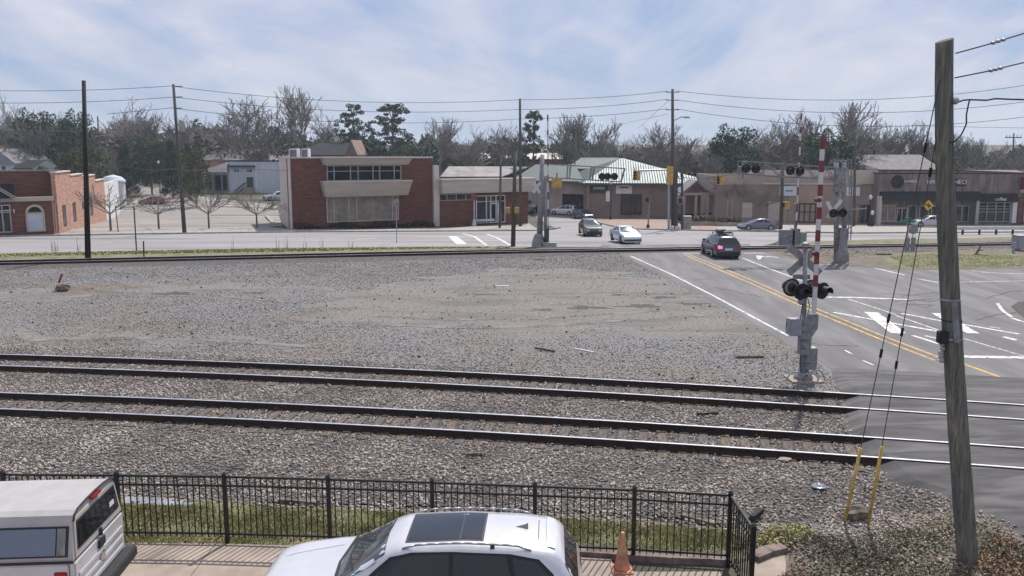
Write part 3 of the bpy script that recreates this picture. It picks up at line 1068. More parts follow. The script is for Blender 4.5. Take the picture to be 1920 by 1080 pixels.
def grass_blades():
    X, Y, rng = scatter_xy([(-60, 1020), (420, 1021), (800, 1028), (1130, 1041), (1375, 1060), (1480, 1040), (1500, 1010), (1440, 1002), (1372, 1000), (1200, 983), (1000, 971), (700, 960), (560, 957), (470, 948), (232, 948), (-60, 935)], 2200, 21,
                           fall=lambda X, Y: np.clip(.45 + .6 * np.sin(X * 1.7 + Y * 2) * np.sin(X * .6 - Y * 3.1) + .25, .08, 1))
    n = len(X)
    a = rng.uniform(0, 6.28, n); h = rng.uniform(.03, .085, n); w = .009
    base = np.stack([X, Y, np.full(n, .01)], 1)
    d = np.stack([np.cos(a), np.sin(a), np.zeros(n)], 1)
    lean = np.stack([rng.normal(0, .4, n), rng.normal(0, .4, n), np.ones(n)], 1) * h[:, None]
    V = np.stack([base - d * w, base + d * w, base + lean], 1)
    raw_mesh('grass_blades', V.reshape(-1, 3), np.arange(3 * n).reshape(n, 3), M['grass'], kind='stuff')
    X, Y, rng = scatter_xy([(232, 1021), (800, 1028), (1375, 1060), (1372, 985), (900, 955), (600, 949), (240, 937)], 60, 22)
    leaves('fallen_leaves', X, Y, np.full(len(X), .03), .06, rng, M['litter'], kind='stuff', flat=.6)


grass_blades()


def ground_cover():
    P = [(1372, 1030), (1440, 1005), (1520, 1005), (1590, 1012), (1680, 1000), (1790, 975), (1880, 995), (1960, 1060), (2000, 1140), (1400, 1140), (1478, 1080), (1480, 1040)]
    X, Y, rng = scatter_xy(P, 1900, 23, fall=lambda X, Y: np.clip(.62 + .6 * np.sin(X * 1.9 + 2) * np.sin(Y * 2.3), .15, 1))
    Z = .02 + .09 * np.clip(np.sin(X * 2.1 + Y) * np.sin(Y * 2.7), 0, 1) + rng.uniform(0, .07, len(X))
    leaves('ground_cover', X, Y, Z, .05, rng, M['litter'], kind='stuff', flat=.35)
    X, Y, rng = scatter_xy([(1412, 1020), (1440, 998), (1500, 992), (1530, 1008), (1480, 1030), (1420, 1036)], 1500, 24)
    leaves('green_cover', X, Y, .03 + rng.uniform(0, .14, len(X)), .05, rng, M['grass'], kind='stuff', flat=.3)
    X, Y, rng = scatter_xy([(1870, 1010), (1960, 1060), (1990, 1140), (1850, 1140), (1830, 1050)], 420, 25)
    leaves('brown_leaves', X, Y, .03 + rng.uniform(0, .1, len(X)), .07, rng, mat('rust_leaves', (.25, .14, .07), .9, 0, .3, 1, island=[(1, 1, 1), (.5, .5, .5), (1.4, 1.2, 1)]), kind='stuff', flat=.3)


ground_cover()
X_, Y_, rg_ = scatter_xy(YARD, 1.1, 71)
leaves('yard_litter', X_, Y_, np.full(len(X_), .03), .13, rg_, M['litter'], kind='stuff', flat=.7)
X_, Y_, rg_ = scatter_xy(BAL, 2.5, 72)
leaves('ballast_litter', X_, Y_, np.full(len(X_), .06), .09, rg_, M['litter'], kind='stuff', flat=.7)
stones('slope_stones', [(1400, 990), (1520, 1000), (1790, 940), (1900, 985), (1990, 1100), (1480, 1100), (1480, 1040)], 130, .04, .08, M['stone'], 15, .02)
sheet('soil', [(1372, 1000), (1440, 982), (1590, 982), (1790, 945), (1900, 985), (2000, 1140), (1400, 1140)], .012, M['dirt'], kind='structure')


def fence():
    root = thing('fence', 'black metal picket fence along the pavement with a short return at its right end', 'fence', tuple(FW[4]))
    rng = random.Random(3)
    pm = MB().box(-.0095, .0095, -.0095, .0095, .13, 1.29).build('picket', M['fence'], None).data
    bpy.data.objects.remove(bpy.data.objects['picket'])
    inv = MAT4[root.name].inverted()
    runs = list(zip(FW, FW[1:])) + [(corner, ret)]
    for p in FW + [ret]:
        po = MB().box(p.x - .035, p.x + .035, p.y - .035, p.y + .035, -.05, 1.36).build('post', M['fence'], root)
        MB().hull([(p.x - .045, p.y - .045, 1.36), (p.x + .045, p.y - .045, 1.36), (p.x + .045, p.y + .045, 1.36), (p.x - .045, p.y + .045, 1.36)],
                  [(p.x - .01, p.y - .01, 1.40), (p.x + .01, p.y - .01, 1.40), (p.x + .01, p.y + .01, 1.40), (p.x - .01, p.y + .01, 1.40)]).build('post_cap', M['fence'], po)
    for ri, (a, b) in enumerate(runs):
        d = (b - a); L = d.length; d.normalize(); n = Vector((-d.y, d.x, 0)) * .018
        for z in (.2, 1.14, 1.31):
            q = [a + n, a - n, b - n, b + n]
            MB().hull([(p.x, p.y, z - .018) for p in q], [(p.x, p.y, z + .018) for p in q]).build('rail', M['fence'], root)
        k = round(L / .118)
        for i in range(1, k):
            p = a.lerp(b, i / k)
            o = bpy.data.objects.new('picket', pm); COL.objects.link(o); o.parent = root
            o.location = inv @ Vector((p.x, p.y, 0))
            o.rotation_euler = (rng.uniform(-.006, .006), rng.uniform(-.008, .008), math.atan2(d.y, d.x))
            if rng.random() < .03:
                o.rotation_euler[1] = rng.uniform(-.05, .05)


fence()

# ================================================================== BUILDINGS
class Fac:
    """a vertical facade plane from ground point A to B, depth direction b (unit-ish, away from camera)"""

    def __init__(s, A, B, b):
        s.A = Vector((A.x, A.y, 0)); s.z = A.z
        s.e = Vector((B.x - A.x, B.y - A.y, 0)); s.L = s.e.length; s.e.normalize()
        s.n = Vector((s.e.y, -s.e.x, 0))
        s.b = Vector((b[0], b[1], 0))

    def uz(s, px, py, d=0):
        r = ray(px, py); o = Vector((0, 0, CAM_H))
        t = (s.A + s.n * d - o).dot(s.n) / r.dot(s.n)
        p = o + r * t
        return (p - s.A).dot(s.e), p.z

    def P(s, u, z, d=0, back=0):
        p = s.A + s.e * u + s.n * d + s.b * back
        return Vector((p.x, p.y, z))

    def box(s, mb, u0, u1, z0, z1, d0, d1):
        q = [s.P(u0, 0, d0), s.P(u1, 0, d0), s.P(u1, 0, d1), s.P(u0, 0, d1)]
        return mb.hull([(p.x, p.y, z0) for p in q], [(p.x, p.y, z1) for p in q])

    def rect(s, x0, y0, x1, y1):
        ym, xm = (y0 + y1) / 2, (x0 + x1) / 2
        return s.uz(x0, ym)[0], s.uz(x1, ym)[0], s.uz(xm, y1)[1], s.uz(xm, y0)[1]

    def pbox(s, mb, x0, y0, x1, y1, d0, d1):
        u0, u1, z0, z1 = s.rect(x0, y0, x1, y1)
        return s.box(mb, u0, u1, z0, z1, d0, d1)

    def part(s, name, m, parent, x0, y0, x1, y1, d0=0, d1=.1, label=None):
        return s.pbox(MB(), x0, y0, x1, y1, d0, d1).build(name, m, parent, label=label)

    def window(s, parent, x0, y0, x1, y1, vert=(), horiz=(), fm='white', gm='glass', fw=.07, d=.05, name='window', rec=True):
        u0, u1, z0, z1 = s.rect(x0, y0, x1, y1)
        mb = MB()
        s.box(mb, u0, u1, z0, z0 + fw, .0, d); s.box(mb, u0, u1, z1 - fw, z1, .0, d)
        s.box(mb, u0, u0 + fw, z0 + fw, z1 - fw, .0, d); s.box(mb, u1 - fw, u1, z0 + fw, z1 - fw, .0, d)
        for v in vert:
            uc = u0 + (u1 - u0) * v
            s.box(mb, uc - fw / 2, uc + fw / 2, z0 + fw, z1 - fw, .0, d - .004)
        for h in horiz:
            zc = z0 + (z1 - z0) * h
            s.box(mb, u0 + fw, u1 - fw, zc - fw * .35, zc + fw * .35, .0, d - .008)
        w = mb.build(name, M[fm], parent)
        # panes
        vv = [0] + list(vert) + [1]
        for a, b in zip(vv, vv[1:]):
            ua, ub = u0 + (u1 - u0) * a + fw * .4, u0 + (u1 - u0) * b - fw * .4
            s.box(MB(), ua, ub, z0 + fw * .6, z1 - fw * .6, .0, .018).build('pane', M[gm], w)
        return w


def shell(root, f, u0, u1, z0, z1, m, back=1.0, roofm='roofflat', parapet=.35, cop=None, mats=None):
    """walls as separate parts + a roof set below the parapet"""
    bl = f.b * back
    q = [f.P(u0, 0), f.P(u1, 0), f.P(u1, 0) + bl, f.P(u0, 0) + bl]
    t = .3
    names = ['front', 'right', 'back', 'left']
    cen = sum(q, Vector()) / 4
    for i in range(4):
        a, b = q[i], q[(i + 1) % 4]
        d = (b - a).normalized(); n = Vector((d.y, -d.x, 0))
        if n.dot(cen - a) < 0:
            n = -n
        i0, i1 = a + n * t, b + n * t
        e = t if i in (1, 3) else 0
        a2, b2 = a + d * e, b - d * e
        i0, i1 = i0 + d * e, i1 - d * e
        mm = (mats or {}).get(names[i], m)
        MB().hull([(p.x, p.y, z0) for p in (a2, b2, i1, i0)], [(p.x, p.y, z1) for p in (a2, b2, i1, i0)]).build('wall', M[mm], root)
    k = [p + (cen - p).normalized() * t * 1.3 for p in q]
    MB().hull([(p.x, p.y, z1 - parapet - .3) for p in k], [(p.x, p.y, z1 - parapet) for p in k]).build('roof', M[roofm], root)
    if cop:
        k0 = [p - (cen - p).normalized() * .12 for p in q]
        k1 = [p + (cen - p).normalized() * .55 for p in q]
        for i in range(4):
            j = (i + 1) % 4
            MB().hull([(p.x, p.y, z1 + .002) for p in (k0[i], k0[j], k1[j], k1[i])], [(p.x, p.y, z1 + .16) for p in (k0[i], k0[j], k1[j], k1[i])]).build('coping', M[cop], root)


def gable_roof(root, f, u0, u1, ze, zr, back, m, over=.4, ridge='u', hip=0.0, trim=None):
    """gabled or hipped roof; ridge along u, or along the depth"""
    bl = f.b * back
    bn = bl.normalized()
    A = f.P(u0 - over, ze) - bn * over; B = f.P(u1 + over, ze) - bn * over
    C = f.P(u1 + over, ze) + bl + bn * over; D = f.P(u0 - over, ze) + bl + bn * over
    if ridge == 'u':
        m0, m1 = (A + D) / 2, (B + C) / 2
    else:
        m0, m1 = (A + B) / 2, (C + D) / 2
    dd = (m1 - m0) * hip
    m0 = m0 + dd; m1 = m1 - dd
    m0.z = m1.z = zr
    dn = Vector((0, 0, -.18))
    if ridge == 'u':
        slopes = [(A, B, m1, m0), (C, D, m0, m1)]
        ends = [(D, A, m0), (B, C, m1)]
    else:
        slopes = [(B, C, m1, m0), (D, A, m0, m1)]
        ends = [(A, B, m0), (C, D, m1)]
    out = []
    for s_ in slopes:
        out.append(MB().hull([p + dn for p in s_], list(s_)).build('roof_slope', M[m], root))
    for e_ in ends:
        out.append(MB().hull([p + dn * .9 for p in e_], [p - Vector((0, 0, .004)) for p in e_]).build('roof_slope' if hip else 'gable', M[m if hip else (trim or 'whitewall')], root))
    return out, (A, B, C, D, m0, m1)


def ribs(root, quad, n, m, r=.05, name='standing_seam'):
    """ribs running from edge AB up to edge DC"""
    A, B, C, D = [Vector(p) for p in quad]
    up = Vector((0, 0, .06))
    mb = MB()
    for i in range(1, n):
        t = i / n
        a, b = A.lerp(B, t) + up, D.lerp(C, t) + up
        mb.rod(a, b, r, n=4)
    return mb.build(name, m, root, kind='stuff')


BK = Vector((-.33, 1, 0)).normalized()

# ---- left brick building
def left_brick():
    A, B = gp(-170, 449), gp(107, 440)
    f = Fac(A, B, BK)
    root = thing('brick_building', 'old brick building with stepped orange side wall at the far left', 'building', tuple(A))
    uR = f.L
    zt_, zf = f.uz(104, 322)[1], A.z
    # main tall block, set back a little behind the low front
    g = Fac(f.P(0, f.z, 0, 3.0), f.P(uR, f.z, 0, 3.0), BK)
    g.z = f.z
    # low front addition
    z1 = f.uz(60, 377)[1]
    shell(root, f, 0, uR - .3, zf - .3, z1, 'brick', back=3.0, roofm='shingle_dark', parapet=.1)
    f.box(MB(), -.3, uR - .1, z1, z1 + .42, -.1, .35).build('cornice', M['beige'], root)
    f.part('downpipe', M['beige'], root, 103.5, 381, 105.5, 438, .02, .14)
    f.part('awning_edge', M['shingle_dark'], root, -60, 344, 24, 372, .2, .9)
    # gable end of a porch
    mb = MB()
    for (xa, ya, xb, yb) in ((-40, 332, 27, 371), (-40, 336, 25, 374)):
        u0, za = f.uz(xa, ya); u1, zb = f.uz(xb, yb)
        mb.hull([f.P(u0, za, .95), f.P(u1, zb, .95), f.P(u1, zb, 1.15), f.P(u0, za, 1.15)], [f.P(u0, za + .12, .95), f.P(u1, zb + .12, .95), f.P(u1, zb + .12, 1.15), f.P(u0, za + .12, 1.15)])
    mb.build('verge_board', M['beige'], root)
    # door bay
    f.window(root, -30, 384, 21, 437, vert=(.35, .68,), horiz=(.72,), fm='steel', gm='darkglass', fw=.12, d=.12)
    f.part('fascia', M['beige'], root, -30, 394, 21, 396.5, .1, .3)
    f.part('wall_lamp', M['paper'], root, 24.5, 392, 26.5, 399, .02, .25)
    # arched window with blind
    u0, u1, z0, z1_ = f.rect(51, 399, 81.5, 432)
    f.box(MB(), u0, u1, z0, z1_, 0, .1).build('window_blind', M['greyblue'], root)
    uc, rr = (u0 + u1) / 2, (u1 - u0) / 2
    zc = z1_
    n = 14
    o = [f.P(uc + math.cos(math.pi * k / n) * (rr + .12), zc + math.sin(math.pi * k / n) * (rr + .12)) for k in range(n + 1)]
    i_ = [f.P(uc + math.cos(math.pi * k / n) * (rr - .1), zc + math.sin(math.pi * k / n) * (rr - .1)) for k in range(n + 1)]
    mb = MB()
    for k in range(n):
        q = [o[k], o[k + 1], i_[k + 1], i_[k]]
        mb.hull([p + f.n * .0 for p in q], [p + f.n * .16 for p in q])
    f.box(mb, u0 - .12, u0 + .04, z0, z1_, .0, .16); f.box(mb, u1 - .04, u1 + .12, z0, z1_, .0, .16); f.box(mb, u0 - .12, u1 + .12, z0 - .12, z0, 0, .2)
    f.box(mb, u0, u1, z1_ - .06, z1_ + .06, .0, .17)
    mb.build('window_frame', M['beige'], root)
    MB().hull([p + f.n * .0 for p in i_], [p + f.n * .05 for p in i_]).build('arched_pane', M['darkglass'], root)
    # main block front wall and stepped side wall
    gz0 = zf - .4
    top = g.uz(60, 321)[1]
    MB().hull([g.P(0, gz0), g.P(uR, gz0), g.P(uR, gz0, -.4), g.P(0, gz0, -.4)], [g.P(0, top), g.P(uR, top), g.P(uR, top, -.4), g.P(0, top, -.4)]).build('parapet_wall', M['brick'], root)
    g.box(MB(), -.1, uR + .1, top, top + .12, -.5, .08).build('coping', M['kerb'], root)
    MB().hull([g.P(0, top - 1.2, -.4), g.P(uR - .4, top - 1.2, -.4), g.P(uR - .4, top - 2.2, -.4, 44), g.P(0, top - 2.2, -.4, 44)], [g.P(0, top - 1.0, -.4), g.P(uR - .4, top - 1.0, -.4), g.P(uR - .4, top - 2.0, -.4, 44), g.P(0, top - 2.0, -.4, 44)]).build('roof', M['roofflat'], root)
    # side wall as stepped bays
    C0 = f.P(uR, f.z)
    sv = Fac(C0, C0 + BK * 50, (-1, -.2))
    px = [107, 135, 158, 181, 198]
    tp = [322, 327, 329, 337, 341]
    for k in range(4):
        u0 = sv.uz(px[k], 380)[0]; u1 = sv.uz(px[k + 1], 380)[0]
        z = sv.uz(px[k] + 2, tp[k] + 2)[1]
        sv.box(MB(), u0, u1, zf - 1.8, z, -.4, 0).build('side_wall', M['brick_orange'], root)
        sv.box(MB(), u0 - .05, u1, z, z + .14, -.5, .1).build('coping', M['beige_light'], root)
    sv.box(MB(), sv.uz(198, 380)[0], sv.uz(219, 380)[0], zf - 1.8, sv.uz(200, 342)[1], -.4, 0).build('side_wall', M['whitewall'], root)
    sv.box(MB(), sv.uz(219, 380)[0], sv.uz(224, 380)[0], zf - 1.8, sv.uz(219, 336)[1], -.4, 0).build('side_wall', M['whitewall'], root)
    for (x0, y0, x1, y1) in ((118, 384, 124, 424), (137, 379, 142.5, 415), (154, 379, 158, 391), (169, 370, 173.5, 404)):
        sv.window(root, x0, y0, x1, y1, fm='black', gm='bankglass', fw=.12, d=.03, horiz=(.5,))
    # round drum roof beyond
    c = at(212, 336, 150)
    r2 = thing('storage_tank', 'pale dome topped tank just behind the stepped brick wall', 'tank', (c.x, c.y, zt(150)))
    MB().lathe((c.x, c.y, 0), [(1.9, zt(150)), (1.9, c.z - .6), (1.85, c.z - .5)], 20).build('drum', M['whitewall'], r2)
    MB().lathe((c.x, c.y, 0), [(2.05, c.z - .5), (2.0, c.z - .2), (1.4, c.z + .4), (.2, c.z + .75)], 20).build('dome', M['greyblue'], r2)


left_brick()


# ---- two storey former bank
def bank():
    A, B = gp(543, 430.5), gp(812, 424)
    f = Fac(A, B, Vector((-.32, 1, 0)) * 18)
    root = thing('brick_building', 'two storey red brick building with slanted beige window canopies', 'building', tuple(A))
    z0 = A.z - .6
    z1 = f.uz(560, 297)[1]
    shell(root, f, 0, f.L, z0, z1, 'brick_rough', back=1, cop='beige_light', mats={'left': 'beige_light', 'right': 'brick'}, parapet=.5)
    f.part('pilaster', M['beige_light'], root, 811, 310, 821, 426, -.3, .45)
    f.part('corner_post', M['beige_light'], root, 541, 297, 546, 431, -.2, .12)
    # slanted canopies
    for (xa, xb, ya, yb, ins) in ((600, 765, 296, 309, 5), (600, 765, 340, 367, 6)):
        u0, u1 = f.uz(xa, ya)[0], f.uz(xb, ya)[0]
        za = f.uz(680, ya)[1]; zb = f.uz(680, yb)[1]
        di = ins * .06
        MB().hull([f.P(u0 + di, zb, 0), f.P(u1 - di, zb, 0), f.P(u1 - di, zb, .9), f.P(u0 + di, zb, .9)], [f.P(u0, za, 0), f.P(u1, za, 0), f.P(u1, za, 1.5), f.P(u0, za, 1.5)]).build('canopy', M['beige'], root)
        f.box(MB(), u0 - .04, u1 + .04, za + .002, za + .1, 0, 1.56).build('canopy_edge', M['beige_light'], root)
    f.window(root, 612, 309.5, 752, 339, vert=(.095, .31, .41, .61, .7, .9), horiz=(.62,), fm='steel', gm='bankglass', fw=.12, d=.14)
    f.window(root, 612, 367, 747, 415, vert=(.1, .3, .41, .91), fm='beige', gm='plywood', fw=.12, d=.12)
    # planting along the front wall, leaves coloured dark for the building's shade too
    rng = np.random.default_rng(8)
    n = 2600
    uu = rng.uniform(.5, f.L - .3, n); dd = rng.uniform(.25, 1.6, n)
    X = f.A.x + f.e.x * uu + f.n.x * dd; Y = f.A.y + f.e.y * uu + f.n.y * dd
    Z = ZTV(Y) + rng.uniform(0, 1, n) * (.55 + .25 * np.sin(uu * 1.3))
    hd = leaves('hedge', X, Y, Z, .22, rng, M['hedge'], kind='stuff')
    # ventilators on the roof
    for i, (xa, xb) in enumerate(((544, 560), (567, 580))):
        c = at((xa + xb) / 2, 283, A.y + 9)
        v = thing('roof_ventilator', ('left' if i == 0 else 'right') + ' boxy metal air unit on the brick building roof', 'air unit', (c.x, c.y, z1 - .3), group='roof air units')
        w = (xb - xa) / 1600 * 105 / 2
        MB().box(c.x - w, c.x + w, c.y - .7, c.y + .7, z1 - .5, z1 + 1.15).build('casing', M['whitewall'], v, bevel=.05)
        MB().box(c.x - w * .75, c.x + w * .75, c.y - .74, c.y - .69, z1 - .2, z1 + 1.0).build('grille', M['shingle'], v)
    # dark pitched roof of the church behind
    return root


bank()


def annex():
    A, B = gp(822, 424), gp(945, 421)
    f = Fac(A, B, Vector((-.05, 1, 0)) * 12)
    root = thing('shop_annex', 'low brick shop with deep beige fascia joined to the two storey brick building', 'shop', tuple(A))
    z1 = f.uz(880, 340)[1]
    uR = f.uz(990, 360)[0]
    shell(root, f, .05, uR, A.z - .5, z1, 'brick', back=1, parapet=.3, mats={'left': 'brick'})
    zf0, zf1 = f.uz(880, 361)[1], f.uz(880, 346)[1]
    f.box(MB(), .05, uR + .5, zf0, zf1 + .6, .0, 1.2).build('fascia', M['beige'], root)
    f.box(MB(), .05, uR + .55, zf1 + .6, zf1 + .75, -.2, 1.26).build('fascia_cap', M['beige_light'], root)
    f.window(root, 823, 363, 889, 376, vert=(.22, .48, .75), fm='beige', gm='darkglass', fw=.1, d=.1)
    f.window(root, 892, 366, 947, 418, vert=(.35, .5, .68, .84), horiz=(.78,), fm='whitewall', gm='glass', fw=.12, d=.12)
    f.window(root, 918, 380, 934, 418, fm='paper', gm='darkglass', fw=.16, d=.18, name='door')
    f.part('wall_end', M['brick'], root, 947, 363, 985, 419, .01, .2)
    f.part('low_bench', M['paper'], root, 883, 410, 920, 414, .6, 1.1)
    return root


annex()


# ---- pale blue building behind the parking lot
def pale_building():
    A, B = gp(432, 362), gp(560, 362)
    f = Fac(A, B, Vector((-.25, 1, 0)) * 16)
    root = thing('pale_building', 'pale blue flat roofed building with an outside stair behind the parking lot', 'building', tuple(A))
    z1 = f.uz(480, 303)[1]
    shell(root, f, 0, f.L, A.z - .5, z1, 'greyblue', back=1, parapet=.3, cop='shingle_dark')
    f.part('canopy', M['shingle_dark'], root, 430, 310, 479, 313, 0, 1.0)
    f.window(root, 438, 315, 449, 324, fm='greyblue', gm='darkglass', vert=(.5,), fw=.15)
    f.window(root, 462, 315, 473, 324, fm='greyblue', gm='darkglass', vert=(.5,), fw=.15)
    f.part('door', M['roofgreen'], root, 463, 332, 475, 352, 0, .12)
    f.part('panel', M['whitewall'], root, 479, 306, 482, 360, 0, .1)
    u0, za = f.uz(442, 361); u1, zb = f.uz(463, 342)
    mb = MB()
    for d in (.5, 1.7):
        mb.rod(f.P(u0, za + .2, d), f.P(u1, zb, d), .07, n=5); mb.rod(f.P(u0, za - .8, d), f.P(u1, zb - 1.1, d), .09, n=5)
        for k in range(6):
            t = k / 5
            mb.rod(f.P(u0 + (u1 - u0) * t, za - .8 + (zb - .3 - za) * t, d), f.P(u0 + (u1 - u0) * t, za + .2 + (zb - .2 - za) * t, d), .04, n=4)
    mb.build('stair_rail', M['roofgreen'], root)
    mb = MB()
    for k in range(8):
        t = k / 8
        f.box(mb, u0 + (u1 - u0) * t, u0 + (u1 - u0) * (t + .125) - .01, A.z - .5, A.z + .2 + (zb - 1.1 - A.z) * t, .5, 1.7)
    f.box(mb, u1, u1 + 1.6, A.z - .5, zb - 1.1, .3, 1.7)
    mb.build('stair', M['concrete'], root)
    # lean-to on the left
    A2 = gp(387, 361)
    g = Fac(A2, A, Vector((-.25, 1, 0)) * 12)
    r2 = thing('porch_building', 'white lean-to porch with dark bays left of the pale blue building', 'building', tuple(A2))
    zl = g.uz(387, 322)[1]; zr = g.uz(430, 305)[1]
    shell(r2, g, 0, g.L - .05, A2.z - .5, zl, 'greyblue', back=1, parapet=.05)
    MB().hull([g.P(-.3, zl, .8), g.P(g.L, zl, .8), g.P(g.L, zl, 0, 1), g.P(-.3, zl, 0, 1)], [g.P(-.3, zl + .25, .8), g.P(g.L, zr, .8), g.P(g.L, zr, 0, 1), g.P(-.3, zl + .25, 0, 1)]).build('roof', M['whitewall'], r2)
    g.window(r2, 389, 326, 429, 360, vert=(.25, .33, .7), fm='shingle', gm='darkglass', fw=.3, d=.2)
    g.part('post', M['whitewall'], r2, 386, 322, 389, 361, .3, .6)


pale_building()


# ---- houses behind
def house(x0, x1, ybase, yeave, yridge, Y, name, label, wallm, roofm, ridge='u', depth=9, hip=0.0, sl=(.15, 1), ridge_first=None, wins=()):
    A = at(x0, ybase, Y); B = at(x1, ybase, Y + 1.0)
    f = Fac(A, B, Vector((*sl, 0)) * depth)
    root = thing(name, label, 'house', (A.x, A.y, A.z - 1))
    ze = f.uz((x0 + x1) / 2, yeave)[1]
    dm = f.b * .5
    zr = at((x0 + x1) / 2, yridge, Y + (dm.y if ridge == 'u' else 0)).z
    shell(root, f, 0, f.L, A.z - 3, ze, wallm, back=1, roofm='shingle', parapet=.02)
    gable_roof(root, f, 0, f.L, ze + .02, zr, 1, roofm, ridge=ridge, hip=hip, trim=wallm)
    for w in wins:
        f.window(root, *w, fm='whitewall', gm='darkglass', fw=.12, d=.08)
    return root


house(-30, 28, 330, 306, 278, 190, 'house', 'blue grey house with brown gabled roof at the left edge', 'greyblue', 'shingle', 'v', 12, wins=((2, 310, 12, 320),))
house(32, 66, 326, 300, 276, 200, 'house', 'blue gabled house partly behind the left brick building', 'greyblue', 'shingle', 'u', 10)
house(30, 60, 322, 316, 300, 175, 'shed', 'dark low roofed shed above the left brick building', 'greyblue', 'shingle_dark', 'u', 8)
house(380, 462, 330, 300, 280, 205, 'house', 'red brick house with broad grey roof behind the porch', 'brick_orange', 'shingle', 'u', 16, wins=())
house(366, 402, 290, 276, 259, 240, 'house', 'house with small white gable higher on the hill', 'whitewall', 'shingle', 'v', 10)
house(495, 530, 320, 302, 290, 210, 'house', 'house with light grey roof beside the bare tree', 'whitewall', 'shingle', 'u', 10)
house(572, 652, 300, 291, 268, 180, 'church_hall', 'dark roofed hall rising behind the two storey brick building', 'shingle_dark', 'shingle_dark', 'u', 16)
house(652, 668, 300, 290, 262, 180, 'gable_house', 'small pinkish gable beside the dark hall roof', 'salmon', 'salmon', 'v', 6)
house(880, 1048, 320, 298, 287, 215, 'long_house', 'long low brick school building with pale hipped roof', 'brick', 'beige_light', 'u', 16, hip=.06)
house(1600, 1760, 345, 318, 290, 160, 'grey_house', 'grey hipped roof house behind the brown storefronts', 'stain', 'shingle', 'u', 14, hip=.12)
house(830, 985, 345, 331, 312, 165, 'flat_shop', 'long low brick building with pale roof behind the annex', 'brick', 'roofflat', 'u', 14)


# ---- building with green metal roof
def green_roof():
    A, B = gy(1103, 130), gy(1335, 128)
    f = Fac(A, B, Vector((-.1, 1, 0)) * 24)
    root = thing('green_roof_shop', 'brown shop building with a large green and white hipped metal roof', 'shop', tuple(A))
    ze = f.uz(1200, 343)[1]
    zr = at(1160, 297, A.y + 13).z
    shell(root, f, 0, f.L, A.z - .6, ze, 'tan2', back=1, parapet=.02)
    bl = f.b
    o = .9
    a = f.P(-o, ze, o); b = f.P(f.L + o, ze, o); c = f.P(f.L + o, ze, 0, 1.04); d = f.P(-o, ze, 0, 1.04)
    r0 = at(1162, 297, A.y + 12.5); r1 = r0 + f.e * .6
    dn = Vector((0, 0, -.2))
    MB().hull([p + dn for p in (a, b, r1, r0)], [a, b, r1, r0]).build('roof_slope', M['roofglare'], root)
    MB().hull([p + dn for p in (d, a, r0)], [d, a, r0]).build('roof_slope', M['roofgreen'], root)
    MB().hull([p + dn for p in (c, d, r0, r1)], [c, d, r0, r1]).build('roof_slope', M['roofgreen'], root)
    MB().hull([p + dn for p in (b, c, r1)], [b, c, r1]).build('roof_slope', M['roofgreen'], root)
    te = (r0 - a).dot((b - a).normalized()) / (b - a).length
    foot = a.lerp(b, te)
    mb = MB()
    for i in range(1, 52):
        t = i / 52
        h_ = min(t / te, (1 - t) / (1 - te))
        q0 = a.lerp(b, t) + Vector((0, 0, .05))
        mb.rod(q0, q0 + (r0 - foot) * h_ * .99, .055, n=4)
    mb.build('standing_seam', M['roofgreen'], root, kind='stuff')
    # green fascia
    f.box(MB(), -o, f.L + o, ze - .35, ze - .02, o - .05, o + .05).build('gutter', M['roofgreen'], root)
    f.part('sign_board', M['black'], root, 1106, 346, 1140, 361, 0, .2)
    f.part('sign_letters', M['boxgreen'], root, 1112, 350, 1134, 355, .2, .24)
    f.part('banner', M['paper'], root, 1155, 347, 1185, 363, 0, .15)
    f.part('banner_stripe', M['brick'], root, 1162, 350, 1178, 353, .15, .17)
    f.window(root, 1164, 364, 1203, 402, vert=(.45, .7), horiz=(.7,), fm='black', gm='darkglass', fw=.2, d=.15)
    f.part('downpipe', M['tan'], root, 1101.5, 345, 1104, 405, 0, .2)
    f.part('plinth', M['tan2'], root, 1215, 398, 1330, 408, 0, .3)
    # left wing with dark roof
    g = Fac(gy(1010, 138), gy(1101, 134), Vector((-.1, 1, 0)) * 20)
    r2 = thing('shop_wing', 'tan wing with display windows and long dark green roof left of the bright metal roof', 'shop', tuple(g.A))
    r2.location.z = g.z
    MAT4[r2.name] = Matrix.Translation(r2.location)
    ze2 = g.uz(1050, 339)[1]
    shell(r2, g, 0, g.L, g.z - .6, ze2, 'tan', back=1, parapet=.02)
    a = g.P(-4.5, ze2, 1.2); b = g.P(g.L - .1, ze2, 1.2); zr2 = at(1060, 308, 150).z
    c = g.P(g.L - .1, zr2, 0, .55); d = g.P(1, zr2, 0, .55)
    MB().hull([p + dn for p in (a, b, c, d)], [a, b, c, d]).build('roof_slope', M['roofgreen'], r2)
    e1, e2 = g.P(-4.5, ze2, 0, 1.1), g.P(g.L - .1, ze2, 0, 1.1)
    MB().hull([p + dn for p in (d, c, e2, e1)], [d, c, e2, e1]).build('roof_slope', M['roofgreen'], r2)
    h0, h1 = at(1088, 297, 162), at(1160, 297, 162)
    k0, k1 = at(1060, 316, 150), at(1140, 316, 150)
    MB().hull([p + dn for p in (k0, k1, h1, h0)], [k0, k1, h1, h0]).build('upper_roof', M['roofgreen'], r2)
    MB().rod(h0, h1, .15, n=5).build('ridge_cap', M['whitewall'], r2)
    g.window(r2, 1055, 364, 1098, 391, vert=(.33, .62, .8), fm='shingle_dark', gm='darkglass', fw=.18, d=.15)
    g.part('wall_band', M['tan2'], r2, 1012, 392, 1100, 400, 0, .1)


green_roof()


